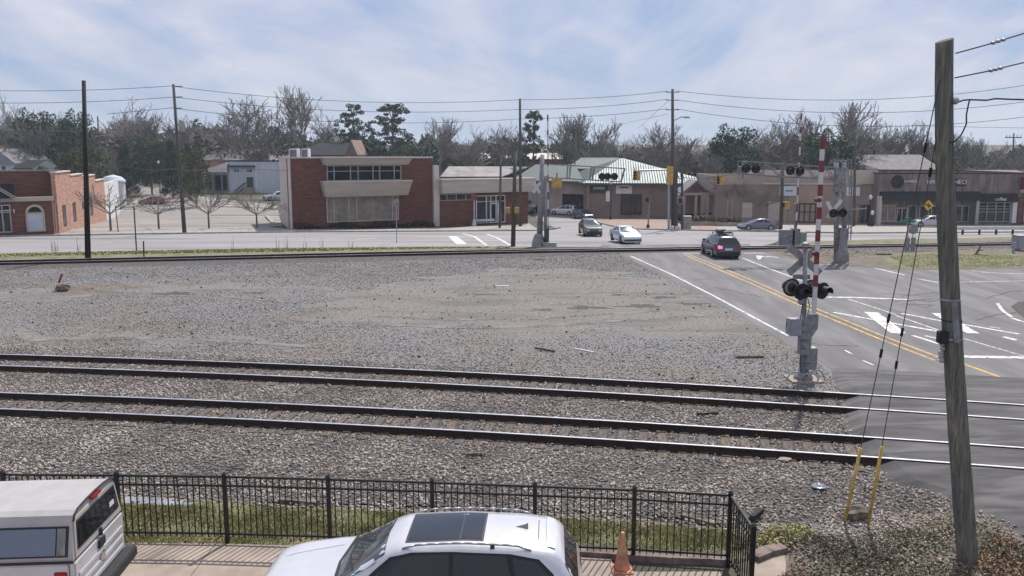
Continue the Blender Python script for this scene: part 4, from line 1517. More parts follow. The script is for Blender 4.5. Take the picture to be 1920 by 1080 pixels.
# ---- small gabled pavilion and tan block to its right
def tan_block():
    A, B = gy(1345, 113), gy(1640, 110)
    f = Fac(A, B, Vector((.05, 1, 0)) * 18)
    root = thing('tan_building', 'long tan stucco building with raised parapets behind the right crossing signal', 'building', tuple(A))
    z1 = f.uz(1480, 331)[1]
    uM = f.uz(1520, 370)[0]
    shell(root, f, 0, f.L, A.z - .6, z1, 'tan', back=1, parapet=.6, mats={'front': 'tan'})
    zb = f.uz(1480, 319)[1]
    f.box(MB(), f.uz(1395, 340)[0], f.L, z1, zb, -.4, .1).build('parapet', M['beige'], root)
    f.part('wall_bay', M['salmon'], root, 1478, 345, 1610, 424, 0, .18)
    f.part('wall_bay', M['tan2'], root, 1345, 346, 1470, 418, 0, .12)
    f.part('band', M['beige'], root, 1430, 343, 1615, 346, 0, .3)
    f.part('band', M['beige'], root, 1598, 324, 1640, 345, .1, .35)
    f.window(root, 1497, 381, 1529, 417, vert=(.33, .66), horiz=(.55,), fm='shingle_dark', gm='glass', fw=.12, d=.26)
    f.window(root, 1592, 382, 1634, 420, vert=(.45, .7), fm='shingle', gm='darkglass', fw=.15, d=.3)
    f.window(root, 1362, 376, 1374, 408, fm='tan', gm='darkglass', fw=.15, d=.2, name='door')
    f.part('shutter', M['beige'], root, 1391, 380, 1410, 408, .1, .2)
    f.part('shutter', M['beige'], root, 1440, 378, 1466, 414, .1, .2)
    f.part('sign_board', M['greyblue'], root, 1461, 349, 1493, 367, .15, .35)
    f.part('sign_letters', M['shingle'], root, 1472, 356, 1486, 359, .35, .37)
    f.part('sign_board', M['paper'], root, 1585, 351, 1611, 367, .2, .4)
    # pavilion gable
    g = Fac(gy(1281, 116), gy(1325, 116), Vector((0, 1, 0)) * 5)
    r2 = thing('entrance_porch', 'open gabled timber porch between the green roof and the tan building', 'porch', (g.A.x, g.A.y, g.z))
    zl = g.uz(1300, 366)[1]
    ax, az = g.uz(1305, 341)
    for u in (0, g.L * .5, g.L):
        g.box(MB(), u - .15, u + .15, g.z - .3, zl, 0, .3).build('post', M['tan'], r2)
    g.box(MB(), -.6, g.L + .6, zl, zl + .35, 0, .35).build('beam', M['tan'], r2)
    for s in (-1, 1):
        u = g.L / 2 + s * (g.L / 2 + .9)
        q = [g.P(u, zl - .3, .5), g.P(g.L / 2, az, .5), g.P(g.L / 2, az, 0, 1), g.P(u, zl - .3, 0, 1)]
        MB().hull(q, [p + Vector((0, 0, .25)) for p in q]).build('roof_slope', M['shingle'], r2)
    g.box(MB(), 0, g.L, g.z - .3, g.z + .9, -4, -3.8).build('back_wall', M['shingle_dark'], r2)
    g.box(MB(), .1, g.L - .1, g.z + .9, zl, -4, -3.8).build('back_wall', M['tan2'], r2)


tan_block()


def storefronts():
    A, B = gy(1641, 108), gy(1915, 108)
    f = Fac(A, B, Vector((.1, 1, 0)) * 20)
    root = thing('storefront_building', 'brown rendered row of storefronts with black awnings behind the big wooden pole', 'shop', tuple(A))
    z1 = f.uz(1760, 326)[1]
    shell(root, f, 0, f.L, A.z - .6, z1, 'stain', back=1, parapet=.4, cop='railside')
    za, zb = f.uz(1740, 359)[1], f.uz(1740, 375)[1]
    for (xa, xb) in ((1649, 1834),):
        u0, u1 = f.uz(xa, 370)[0], f.uz(xb, 370)[0]
        MB().hull([f.P(u0, zb, 0), f.P(u1, zb, 0), f.P(u1, zb, 1.6), f.P(u0, zb, 1.6)], [f.P(u0, za, 0), f.P(u1, za, 0), f.P(u1, za, .15), f.P(u0, za, .15)]).build('awning', M['awning'], root)
    f.part('sign_band', M['shingle_dark'], root, 1836, 363, 1904, 379, 0, .5)
    f.window(root, 1648, 384, 1679, 416, vert=(.5,), fm='beige', gm='plywood', fw=.14, d=.1)
    f.window(root, 1680, 389, 1700, 418, vert=(.5,), fm='steel', gm='darkglass', fw=.12, d=.16, name='door')
    f.window(root, 1701, 385, 1718, 416, fm='steel', gm='glass', fw=.12, d=.1)
    f.part('column', M['beige_light'], root, 1643, 367, 1648, 421, 0, .8)
    f.part('column', M['steel'], root, 1820, 374, 1826, 420, .6, 1.2)
    f.window(root, 1722, 385, 1816, 416, vert=(.25, .5, .72, .86), fm='steel', gm='darkglass', fw=.12, d=.1)
    f.window(root, 1832, 379, 1894, 416, vert=(.28, .55, .8), horiz=(.5, .66, .8), fm='steel', gm='darkglass', fw=.1, d=.14)
    f.part('door_frame', M['whitewall'], root, 1896, 378, 1904, 418, 0, .3)
    f.part('wall_pier', M['brick'], root, 1905, 370, 1914, 420, 0, .4)
    # lettering
    def word(t, px, py, h, m, d=.25):
        u, z = f.uz(px, py)
        text_obj('lettering', t, h, M[m], root, f.P(u, z, d), f.e, (0, 0, 1), .06)
    word('BARBER', 1706, 340, .45, 'paper')
    word('BER', 1744, 341, .62, 'paper')
    word('SHED', 1796, 341.5, .82, 'paper')
    word('coffee', 1872, 373, .6, 'paper', .55)
    f.part('sign_backing', M['shingle_dark'], root, 1778, 335, 1810, 349, .02, .18)
    u, z = f.uz(1682, 341)
    c = f.P(u, z, .2)
    mb = MB()
    n = 24
    for k in range(n):
        t0, t1 = 2 * math.pi * k / n, 2 * math.pi * (k + 1) / n
        for (ra, rb, d0, d1) in ((0, .8, .02, .2),):
            q = [f.P(u, z, d0), f.P(u + rb * math.cos(t0), z + rb * math.sin(t0), d0), f.P(u + rb * math.cos(t1), z + rb * math.sin(t1), d0)]
            mb.hull(q, [p + f.n * (d1 - d0) for p in q])
    mb.build('round_sign', M['shingle_dark'], root)
    # red shop at the edge
    g = Fac(gy(1917, 108), gy(1990, 108), Vector((.1, 1, 0)) * 15)
    r2 = thing('red_shop', 'shop with bright red fascia at the right edge of the storefront row', 'shop', (g.A.x, g.A.y, g.z))
    zz = g.uz(1918, 331)[1]
    shell(r2, g, 0, g.L, g.z - .5, zz, 'stain', back=1)
    g.part('fascia', M['red'], r2, 1912, 331, 1990, 355, .1, .9)
    g.part('trim', M['paper'], r2, 1912, 355, 1990, 361, .1, 1.0)
    g.window(r2, 1919, 380, 1980, 416, vert=(.3, .6), fm='beige', gm='darkglass', fw=.15)
    # low red roof behind
    house(1800, 1925, 345, 327, 319, 135, 'red_roof_shed', 'low dark red metal roof showing above the storefronts', 'brick', 'redkerb', 'u', 10)


storefronts()

# ================================================================== VEHICLES
def drape(bvh, poly, axis, off, m, name, parent, res=.12, label=None):
    bm = bmesh.new()
    if axis == 'T':
        vs = [bm.verts.new((p[0], p[1], 0)) for p in poly]; gr = ((1, 0, 0), (0, 1, 0))
    elif axis in 'LR':
        vs = [bm.verts.new((p[0], 0, p[1])) for p in poly]; gr = ((1, 0, 0), (0, 0, 1))
    else:
        vs = [bm.verts.new((0, p[0], p[1])) for p in poly]; gr = ((0, 1, 0), (0, 0, 1))
    bm.faces.new(vs)
    for no in gr:
        k = [Vector(v.co).dot(Vector(no)) for v in bm.verts]
        t = min(k) + res
        while t < max(k):
            bmesh.ops.bisect_plane(bm, geom=bm.verts[:] + bm.edges[:] + bm.faces[:], plane_co=Vector(no) * t, plane_no=no)
            t += res
    bmesh.ops.triangulate(bm, faces=bm.faces[:])
    dirs = {'T': Vector((0, 0, -1)), 'L': Vector((0, -1, 0)), 'R': Vector((0, 1, 0)), 'F': Vector((-1, 0, 0)), 'B': Vector((1, 0, 0))}
    d = dirs[axis]
    last = None
    bad = []
    for v in bm.verts:
        o = v.co - d * 6
        hit, nrm, _, _ = bvh.ray_cast(o, d)
        if hit is None:
            bad.append(v); continue
        if nrm.dot(d) > 0:
            nrm = -nrm
        v.co = hit + nrm * off
    if bad:
        bmesh.ops.delete(bm, geom=bad, context='VERTS')
    for f in bm.faces:
        f.normal_update()
        if f.normal.dot(d) > 0:
            f.normal_flip()
    me = bpy.data.meshes.new(name)
    bm.to_mesh(me); bm.free()
    me.polygons.foreach_set('use_smooth', [True] * len(me.polygons))
    me.materials.append(m)
    o = bpy.data.objects.new(name, me)
    COL.objects.link(o)
    o.parent = parent
    if label:
        o['label'] = label
    MAT4[o.name] = MAT4[parent.name]
    return o


KIND = {
    'suv': dict(L=4.9, W=1.94, zb=1.06, tum=.30, gr=.2, wr=.37,
                top=[(0, .55), (.04, .78), (.18, .94), (.5, 1.02), (1.3, 1.14), (1.42, 1.17), (2.22, 1.62), (2.45, 1.69), (3.2, 1.745), (4.0, 1.715), (4.4, 1.65), (4.55, 1.60), (4.8, 1.15), (4.88, .95), (4.9, .5)],
                ws=(1.46, 2.26), rs=(4.56, 4.8),
                side=[[(1.72, 1.1), (2.42, 1.56), (2.98, 1.62), (2.98, 1.1)], [(3.05, 1.1), (3.05, 1.62), (3.75, 1.61), (3.92, 1.1)], [(4.0, 1.12), (3.83, 1.6), (4.15, 1.55), (4.5, 1.22)]]),
    'suv_near': dict(L=4.98, W=1.94, zb=1.07, tum=.27, gr=.2, wr=.37,
                top=[(0, .55), (.04, .78), (.18, .95), (.5, 1.04), (1.3, 1.16), (1.42, 1.19), (2.08, 1.65), (2.3, 1.735), (3.2, 1.79), (4.0, 1.77), (4.45, 1.72), (4.62, 1.66), (4.86, 1.2), (4.95, 1.0), (4.98, .5)],
                ws=(1.45, 2.12), rs=(4.64, 4.87),
                trim=[(1.6, 1.085), (2.2, 1.585), (2.5, 1.655), (3.1, 1.68), (3.9, 1.665), (4.3, 1.6), (4.5, 1.42), (4.62, 1.2), (4.3, 1.1), (3.2, 1.08)],
                side=[[(1.72, 1.11), (2.24, 1.55), (2.55, 1.62), (3.04, 1.65), (3.04, 1.1)], [(3.1, 1.1), (3.1, 1.65), (3.84, 1.635), (3.98, 1.1)], [(4.05, 1.12), (3.92, 1.62), (4.25, 1.57), (4.45, 1.4), (4.54, 1.22)]]),
    'wagon': dict(L=4.75, W=1.84, zb=1.0, tum=.26, gr=.2, wr=.34,
                  top=[(0, .5), (.04, .72), (.2, .86), (1.1, 1.0), (1.25, 1.04), (2.0, 1.5), (2.3, 1.58), (3.2, 1.62), (4.1, 1.58), (4.4, 1.5), (4.68, 1.05), (4.73, .85), (4.75, .45)],
                  ws=(1.28, 2.02), rs=(4.42, 4.68),
                  side=[[(1.5, 1.03), (2.15, 1.46), (2.8, 1.51), (2.8, 1.03)], [(2.87, 1.03), (2.87, 1.51), (3.6, 1.5), (3.72, 1.03)], [(3.8, 1.05), (3.68, 1.49), (4.1, 1.44), (4.35, 1.15)]]),
    'sedan': dict(L=4.6, W=1.78, zb=.93, tum=.25, gr=.16, wr=.32,
                  top=[(0, .45), (.04, .62), (.25, .74), (1.1, .9), (1.3, .96), (2.05, 1.34), (2.45, 1.42), (2.95, 1.41), (3.3, 1.33), (3.85, 1.06), (4.1, 1.02), (4.5, .97), (4.58, .8), (4.6, .45)],
                  ws=(1.34, 2.1), rs=(3.3, 3.86),
                  side=[[(1.6, .96), (2.18, 1.3), (2.65, 1.34), (2.65, .96)], [(2.72, .96), (2.72, 1.34), (3.05, 1.32), (3.55, 1.05), (3.55, .96)]]),
}


def car(name, label, cat, pos, head, kind, pm, scale=1.0, glass='darkglass', roof_load=False, lit=False, sunroof=False, group=None, detail=True, rails=False):
    K = KIND[kind]
    L, W = K['L'], K['W']
    h = Vector((head[0], head[1], 0)).normalized()
    rz = math.atan2(h.y, h.x)
    root = thing(name, label, cat, (pos[0], pos[1], pos[2]), rz, group)
    root.scale = (scale,) * 3
    sx = lambda s: L / 2 - s
    tp = K['top']
    S = np.unique(np.concatenate([np.linspace(0, L, 64 if detail else 36), [p[0] for p in tp]]))
    ss = np.linspace(-.2, L + .2, 500)
    zz = np.interp(ss, [p[0] for p in tp], [p[1] for p in tp])
    kk = np.ones(13) / 13
    zsm = np.convolve(np.pad(zz, 6, mode='edge'), kk, mode='valid')
    zs = np.interp(S, ss, zsm)
    zs[0], zs[-1] = tp[0][1], tp[-1][1]
    vs, fs = [], []
    rings = []
    for s, z in zip(S, zs):
        w = W / 2
        if s < .8:
            w *= 1 - .16 * ((.8 - s) / .8) ** 2.2
        if s > L - .7:
            w *= 1 - .10 * ((s - L + .7) / .7) ** 2.2
        zbt = min(K['zb'] + .02 * s / L, z - .05)
        g = max(0.0, z - zbt - .06)
        gf = min(1, g / .45)
        wr = w - .05 - K['tum'] * gf
        lo = K['gr']
        pts = [(w - .10, lo), (w - .03, lo + .06), (w - .005, lo + .28), (w, (lo + zbt) / 2 + .05), (w - .015, zbt - .08), (w - .045, zbt),
               (w - .06 - (w - .06 - wr) * .3, zbt + (z - .07 * gf - .02 - zbt) * .3), (w - .06 - (w - .06 - wr) * .68, zbt + (z - .07 * gf - .02 - zbt) * .68),
               (wr, z - .07 * gf - .015), (wr - .07, z - .032 * gf - .006), (wr * .6, z - .008), (0, z)]
        ring = [(sx(s), y, zc) for y, zc in pts] + [(sx(s), -y, zc) for y, zc in reversed(pts[:-1])]
        rings.append(ring)
    n = len(rings[0])
    for r in rings:
        vs += r
    for i in range(len(rings) - 1):
        for k in range(n):
            fs.append((i * n + k, i * n + (k + 1) % n, (i + 1) * n + (k + 1) % n, (i + 1) * n + k))
    fs.append(tuple(range(n))); fs.append(tuple((len(rings) - 1) * n + k for k in reversed(range(n))))
    body = MB().add(vs, fs).build('body', pm, root, world=False, smooth=True)
    MAT4[body.name] = MAT4[root.name]
    bm = bmesh.new(); bm.from_mesh(body.data)
    bvh = BVHTree.FromBMesh(bm); bm.free()

    def D(poly, axis, m, nm, off=.004, par=None, res=.12, label=None):
        return drape(bvh, poly, axis, off, m, nm, par or root, res, label)
    a, b = K['ws']
    wn_, wt = W / 2 - .12, K['wr'] * W / 2 / .5 * .5
    wt = W / 2 - .08 - K['tum']
    cow = [(sx(a), -wn_), (sx(a - .12), 0), (sx(a), wn_)]
    D([(sx(a), -wn_), (sx(a - .07), -wn_ * .5), (sx(a - .09), 0), (sx(a - .07), wn_ * .5), (sx(a), wn_), (sx(b), wt), (sx(b - .04), 0), (sx(b), -wt)], 'T', M['windshield'] if glass != 'black' else M['darkglass'], 'windshield', .004)
    D([(sx(a - .07), -wn_), (sx(a - .15), 0), (sx(a - .07), wn_), (sx(a - .01), wn_), (sx(a - .1), 0), (sx(a - .01), -wn_)], 'T', M['plastic'], 'cowl', .006)
    ra, rb = K['rs']
    D([(sx(ra + .02), -wt), (sx(ra + .02), wt), (sx(rb - .01), wn_ - .03), (sx(rb - .01), -wn_ + .03)], 'T', M['darkglass'], 'rear_window', .004, res=.08)
    for ax in 'LR':
        if 'trim' in K:
            D([(sx(s), z) for s, z in K['trim']], ax, M['black'], 'window_trim', .003, res=.1)
        for pl in K['side']:
            D([(sx(s), z) for s, z in pl], ax, M['darkglass'], 'side_window', .005, res=.1)
        if detail:
            for s in ([1.62, 3.06, 4.02] if kind != 'sedan' else [1.5, 2.68, 3.6]):
                D([(sx(s), .4), (sx(s + .018), .4), (sx(s + .018), K['zb'] - .01), (sx(s), K['zb'] - .01)], ax, M['plastic'], 'door_seam', .003, res=.2)
        zl = K['top'][1][1]
        D([(sx(.12), zl - .14), (sx(.62), zl - .02), (sx(.66), zl + .06), (sx(.3), zl + .03), (sx(.1), zl - .03)], ax, M['lamp_clear'], 'headlight', .006, res=.1)
        zr = K['zb']
        D([(sx(L - .08), zr - .3), (sx(L - .45), zr - .2), (sx(L - .5), zr - .02), (sx(L - .1), zr - .03)], ax, M['lamp_red'], 'tail_light', .006, res=.1)
    yl = W / 2 * .5
    for s in (-1, 1):
        D([(s * yl, zl - .16), (s * (W / 2 - .17), zl - .14), (s * (W / 2 - .17), zl - .04), (s * yl, zl - .08)], 'F', M['lamp_clear'], 'headlight', .006, res=.1)
        D([(s * yl, K['zb'] - .26), (s * (W / 2 - .16), K['zb'] - .26), (s * (W / 2 - .16), K['zb'] - .05), (s * yl, K['zb'] - .1)], 'B', M['lamp_on'] if lit and s > 0 else M['lamp_red'], 'tail_light', .006, res=.1)
    D([(-yl * .9, .5), (yl * .9, .5), (yl * .95, zl - .12), (-yl * .95, zl - .12)], 'F', M['plastic'], 'grille', .005, res=.1)
    D([(-.75, .28), (.75, .28), (.78, .42), (-.78, .42)], 'F', M['plastic'], 'lower_grille', .005, res=.1)
    D([(-.26, K['zb'] - .38), (.26, K['zb'] - .38), (.26, K['zb'] - .24), (-.26, K['zb'] - .24)], 'B', M['paper'], 'license_plate', .012, res=.2)
    D([(-.8, .28), (.8, .28), (.82, .45), (-.82, .45)], 'B', M['plastic'], 'rear_bumper', .006, res=.1)
    wf, wr_ = (.92, L - 1.02)
    rad = .36 if 'suv' in kind else .325
    for s_ in (wf, wr_):
        for sg, ax in ((1, 'L'), (-1, 'R')):
            c = (sx(s_), sg * (W / 2 - .09), rad)
            D([(c[0] + math.cos(t) * (rad + .06), max(K['gr'] + .03, c[2] + math.sin(t) * (rad + .06))) for t in np.linspace(-.35, math.pi + .35, 15)], ax, M['plastic'], 'wheel_arch', .006, res=.14)
            w = MB().lathe(c, [(rad * .55, -.12), (rad * .96, -.115), (rad, -.08), (rad, .08), (rad * .95, .112 * 1), (rad * .68, .115)], 24, 'Y').build('wheel', M['tyre'], root, world=False)
            MAT4[w.name] = MAT4[root.name]
            mb = MB()
            yo = c[1] + sg * .09
            mb.lathe((c[0], yo, c[2]), [(rad * .66, -.01), (rad * .66, sg * .02 + .01), (rad * .6, sg * .022 + .01)], 20, 'Y')
            for k in range(5):
                t = 2 * math.pi * k / 5 + .3
                p = Vector((c[0] + math.cos(t) * rad * .6, c[1] + sg * .125, c[2] + math.sin(t) * rad * .6))
                mb.rod((c[0], c[1] + sg * .125, c[2]), p, .035, .045, 5)
            mb.build('rim', M['rim'], w, world=False)
    for s in (-1, 1):
        mx = sx(K['ws'][0] + .38)
        mb = MB().box(mx - .1, mx + .08, s * (W / 2 - .02), s * (W / 2 + .2), K['zb'] + .02, K['zb'] + .17)
        mb.build('mirror', pm, root, world=False, bevel=.03, smooth=True)
    if rails:
        r0, r1 = sx(b + .25), sx(ra - .45)
        for s in (-1, 1):
            pts = []
            for t in np.linspace(0, 1, 11):
                x = r0 + (r1 - r0) * t
                y = s * (W / 2 - .12 - K['tum'] + .03)
                hit = bvh.ray_cast(Vector((x, y, 5)), Vector((0, 0, -1)))[0]
                lift = .05 * min(1, min(t, 1 - t) / .12)
                pts.append(Vector((x, y, (hit.z if hit else 1.6) + .008 + lift)))
            MB().path(pts, .016, 8).build('roof_rail', M['plastic'] if rails == 'black' else M['steel'], root, world=False, smooth=True)
            xm = (pts[7].x)
            MB().box(xm - .03, xm + .03, pts[7].y - .015, pts[7].y + .015, pts[7].z - .06, pts[7].z).build('rail_foot', M['plastic'], root, world=False)
    if sunroof:
        D([(sx(2.42), -.46), (sx(2.42), .46), (sx(3.48), .45), (sx(3.48), -.45)], 'T', M['sunroof'], 'sunroof', .004)
        D([(sx(3.16), -.455), (sx(3.16), .455), (sx(3.185), .455), (sx(3.185), -.455)], 'T', M['plastic'], 'sunroof_bar', .006)
        for pl in ([(sx(2.39), -.49), (sx(2.39), .49), (sx(2.42), .49), (sx(2.42), -.49)], [(sx(3.48), -.48), (sx(3.48), .48), (sx(3.51), .48), (sx(3.51), -.48)], [(sx(2.42), .462), (sx(2.42), .49), (sx(3.48), .48), (sx(3.48), .452)], [(sx(2.42), -.49), (sx(2.42), -.462), (sx(3.48), -.452), (sx(3.48), -.48)]):
            D(pl, 'T', M['plastic'], 'sunroof_seal', .004)
        # antenna fin
        x = sx(4.05); z = bvh.ray_cast(Vector((x, 0, 5)), Vector((0, 0, -1)))[0].z
        MB().hull([(x + .16, -.01, z - .01), (x + .16, .01, z - .01), (x - .08, .035, z - .01), (x - .08, -.035, z - .01)], [(x - .04, -.006, z + .05), (x - .04, .006, z + .05), (x - .08, .008, z + .07), (x - .08, -.008, z + .07)]).build('antenna', M['silver'], root, world=False)
        # tailgate seam and wipers
        D([(sx(4.28), -.52), (sx(4.28), .52), (sx(4.292), .52), (sx(4.292), -.52)], 'T', M['plastic'], 'tailgate_seam', .002, res=.2)
        for y0, y1 in ((-.62, -.05), (.02, .6)):
            D([(sx(1.50), y0), (sx(1.50), y0 + .03), (sx(1.66), y1), (sx(1.64), y1)], 'T', M['plastic'], 'wiper', .012, res=.2)
        for s in (-1, 1):
            D([(sx(.35), s * .48), (sx(.35), s * .5), (sx(1.25), s * .62), (sx(1.25), s * .6)], 'T', pm, 'hood_crease', .007, res=.15)
        D([(sx(4.4), -.5), (sx(4.4), .5), (sx(4.52), .5), (sx(4.56), 0), (sx(4.52), -.5)], 'T', pm, 'spoiler', .02, res=.1)
    if roof_load:
        mb = MB()
        for x in (sx(2.5), sx(3.4)):
            mb.rod((x, -.62, 1.70), (x, .62, 1.70), .025, n=6)
            for s in (-1, 1):
                mb.rod((x, s * .6, 1.55), (x, s * .6, 1.70), .03, n=6)
        mb.build('roof_rack', M['black'], root, world=False)
        mb = MB()
        mb.box(sx(3.9), sx(2.1), -.45, .2, 1.73, 1.82); mb.box(sx(3.6), sx(3.1), .1, .55, 1.73, 1.92); mb.box(sx(2.8), sx(2.4), -.3, .4, 1.82, 1.9)
        mb.build('rack_basket', M['plastic'], root, world=False, bevel=.03)
    return root


M['sunroof'] = mat('sunroof_glass', (.03, .035, .045), .08, .3, 0, spec=.8)
pw = paint('white_car_paint', (.6, .59, .63))
suv = car('parked_suv', 'white suv with dark sunroof and roof rails parked in front of the fence', 'car', (-1.4, 11.93, 0), (-1, .045), 'suv_near', pw, sunroof=True, rails='silver')
tl = gp(1367, 486)
car('wagon', 'dark blue grey wagon with loaded roof rack driving away over the crossing', 'car', (tl.x - .1, tl.y + 2.3, 0), (-.02, 1), 'wagon', paint('dark_blue_paint', (.035, .05, .065)), roof_load=True, lit=True)
p = gp(1183, 458)
car('sedan', 'small white sedan coming towards the tracks', 'car', (p.x - .2, p.y + 2.1, p.z), (.16, -.98), 'sedan', paint('pearl_white_paint', (.62, .68, .74)))
p = gp(1113, 444)
car('suv', 'dark green grey suv waiting behind the small white sedan', 'car', (p.x - .15, p.y + 2.1, p.z), (.08, -1), 'suv', paint('charcoal_paint', (.06, .065, .06)), .93)
p = gp(1425, 433)
car('sedan', 'slate grey sedan seen side on in front of the tan building', 'car', (p.x, p.y + .9, p.z), (-1, -.04), 'sedan', paint('slate_paint', (.13, .14, .19)), .94, detail=True)
p = gp(1748, 427)
car('sedan', 'silver sedan partly hidden behind the big wooden pole', 'car', (p.x, p.y + .9, p.z), (-1, 0), 'sedan', paint('silver_paint', (.42, .42, .45)), 1.0)
p = gp(1060, 404)
car('suv', 'white suv parked by the display windows of the tan wing', 'car', (p.x, p.y + 1, p.z), (-.8, .6), 'suv', pw, .95, detail=False)
p = gp(1095, 411)
car('sedan', 'dark blue sedan turning out of the side street behind the charcoal suv', 'car', (p.x, p.y + 1, p.z), (.35, -.93), 'sedan', paint('navy_paint', (.045, .055, .09)), 1.0, detail=False)
for (x, y, hd, kd, c, lb) in [(962, 388, (-.9, -.3), 'suv', (.55, .56, .6), 'white suv furthest left in the cluster behind the brick annex'), (990, 391, (-.9, -.4), 'sedan', (.3, .32, .38), 'blue silver sedan in the cluster behind the signal mast'),
                              (978, 402, (.7, -.7), 'wagon', (.05, .045, .045), 'black parked wagon in front of the car cluster by the annex'), (1004, 398, (-.6, -.8), 'sedan', (.12, .12, .13), 'dark grey parked sedan right of the signal mast'),
                              (283, 384, (-1, .05), 'sedan', (.16, .05, .045), 'dark red car seen side on in the parking lot'), (516, 376, (-.8, -.5), 'suv', (.6, .6, .63), 'white suv beside the pale blue building'), (334, 352, (.5, -.8), 'suv', (.05, .07, .07), 'dark green suv behind the leaning pole with transformer'),
                              (322, 341, (.9, -.3), 'sedan', (.62, .62, .62), 'white sedan at the top of the parking lot'), (1335, 416, (-1, .1), 'sedan', (.5, .42, .4), 'pale car behind the planter by the gabled porch')]:
    p = gp(x, y)
    car('parked_car', lb, 'car', (p.x, p.y + 1, p.z), hd, kd, paint('paint', c), 1.08 if y < 390 and x < 400 else 1.0, detail=False)


def pickup():
    W, xr = 1.9, -6.5
    yc = 12.7
    root = thing('pickup_truck', 'white pickup truck with a camper shell over its bed at the lower left', 'truck', (xr - 2.8, yc, 0), 0)
    P = paint('truck_white_paint', (.58, .57, .6))
    PC = mat('camper_shell_paint', (.4, .375, .365), .45, 0, .08, 2, coat=.15)
    y0, y1 = yc - W / 2, yc + W / 2
    xb = xr - 2.0
    # bed
    mb = MB()
    prof = [(y0 + .08, .42), (y0 + .01, .55), (y0, .9), (y0 + .02, 1.2), (y0 + .06, 1.24), (y1 - .06, 1.24), (y1 - .02, 1.2), (y1, .9), (y1 - .01, .55), (y1 - .08, .42)]
    mb.hull([(xb, y, z) for y, z in prof], [(xr - .1, y, z) for y, z in prof])
    mb.build('bed', P, root, bevel=.012)
    # cab (loft-ish box with slanted screens)
    cx1 = xb - .04
    mb = MB()
    mb.hull([(cx1 - 1.75, y0 + .02, 1.24), (cx1, y0 + .02, 1.24), (cx1, y1 - .02, 1.24), (cx1 - 1.75, y1 - .02, 1.24)], [(cx1 - 1.2, y0 + .22, 1.83), (cx1 - .05, y0 + .22, 1.85), (cx1 - .05, y1 - .22, 1.85), (cx1 - 1.2, y1 - .22, 1.83)])
    mb.box(cx1 - 1.78, cx1, y0, y1, .42, 1.24)
    mb.build('cab', P, root, bevel=.03)
    MB().box(cx1 - 3.2, cx1 - 1.8, y0 + .03, y1 - .03, .42, 1.15).build('hood', P, root, bevel=.08)
    # tailgate with pressed ribs
    tg = MB().box(xr - .095, xr, y0 + .03, y1 - .03, .55, 1.235).build('tailgate', P, root, bevel=.02)
    for z in (.64, .80, .96):
        MB().box(xr - .002, xr + .02, y0 + .12, y1 - .12, z, z + .075).build('rib', P, tg, bevel=.008)
    MB().box(xr - .002, xr + .03, yc - .12, yc + .12, 1.06, 1.2).build('tailgate_handle', M['plastic'], tg, bevel=.01)
    e = MB().lathe((xr + .012, yc, .9), [(.09, -.012), (.09, .012), (.07, .016)], 20, 'X').build('badge', M['chrome'], tg)
    for s, y in ((-1, y0 + .07), (1, y1 - .07)):
        MB().box(xr - .3, xr - .12, y + s * .04, y + s * .085, .7, 1.1).build('tail_light', M['lamp_red'], root, bevel=.01)
    MB().box(xr - .05, xr + .19, y0 - .0, y1 + .0, .44, .62).build('rear_bumper', M['plastic'], root, bevel=.02)
    # camper shell
    cs0, cs1 = xb + .02, xr - .0
    tw = .17
    secs = [(y0 + .03, 1.25), (y0 + .03, 1.30), (y0 + tw, 1.80), (y0 + tw + .05, 1.89), (y0 + tw + .16, 1.935), (yc - .3, 1.96), (yc, 1.965), (yc + .3, 1.96), (y1 - tw - .16, 1.935), (y1 - tw - .05, 1.89), (y1 - tw, 1.80), (y1 - .03, 1.30), (y1 - .03, 1.25)]
    n = len(secs)
    sh = MB().hull([(cs0, y, z) for y, z in secs], [(cs1 - .02 if z < 1.4 else cs1 - .06, y, z) for y, z in secs]).build('camper_shell', PC, root)
    # black seals
    MB().box(cs0, cs1 - .02, y0 + .0, y1 - .0, 1.236, 1.262).build('seal', M['plastic'], root)
    for (ya, yb_, sgn) in ((y0, y0, -1), (y1, y1, 1)):
        def sp(x, t, off):
            yy = (y0 + .03 + (tw - .03) * t) if sgn < 0 else (y1 - .03 - (tw - .03) * t)
            zz = 1.30 + .5 * t
            return Vector((x, yy + sgn * off * .95, zz + off * .3))
        def quad(x0, x1, t0, t1, m, nm, off):
            a = [sp(x0, t0, 0), sp(x1, t0, 0), sp(x1, t1, 0), sp(x0, t1, 0)]
            b = [sp(x0, t0, off), sp(x1, t0, off), sp(x1, t1, off), sp(x0, t1, off)]
            return MB().hull(a, b).build(nm, m, sh)
        quad(cs0 + .1, cs1 - .10, .04, .90, M['plastic'], 'window_frame', .008)
        quad(cs0 + .14, cs1 - .28, .09, .84, mat('tinted_side_glass', (.16, .18, .24), .15, .2, 0), 'side_window', .014)
        quad(cs1 - .26, cs1 - .14, .09, .84, M['silver'], 'window_panel', .014)
    # rear hatch: frame and glass, almost upright
    def rq(ya, yb, za, zb, x0, x1, m, nm, r=.0):
        w0 = .10
        q = [(ya, za), (yb, za), (yb - w0 * (zb - za) / .5, zb), (ya + w0 * (zb - za) / .5, zb)]
        return MB().hull([(x0 - .04 * (z - 1.25) / .6, y, z) for y, z in q], [(x1 - .04 * (z - 1.25) / .6, y, z) for y, z in q]).build(nm, m, sh, bevel=.01)
    rq(y0 + .07, y1 - .07, 1.27, 1.86, cs1 - .05, cs1 + .0, PC, 'hatch')
    rq(y0 + .16, y1 - .16, 1.38, 1.80, cs1 + .0, cs1 + .012, M['plastic'], 'window_seal')
    rq(y0 + .2, y1 - .2, 1.41, 1.77, cs1 + .012, cs1 + .02, M['darkglass'], 'rear_window')
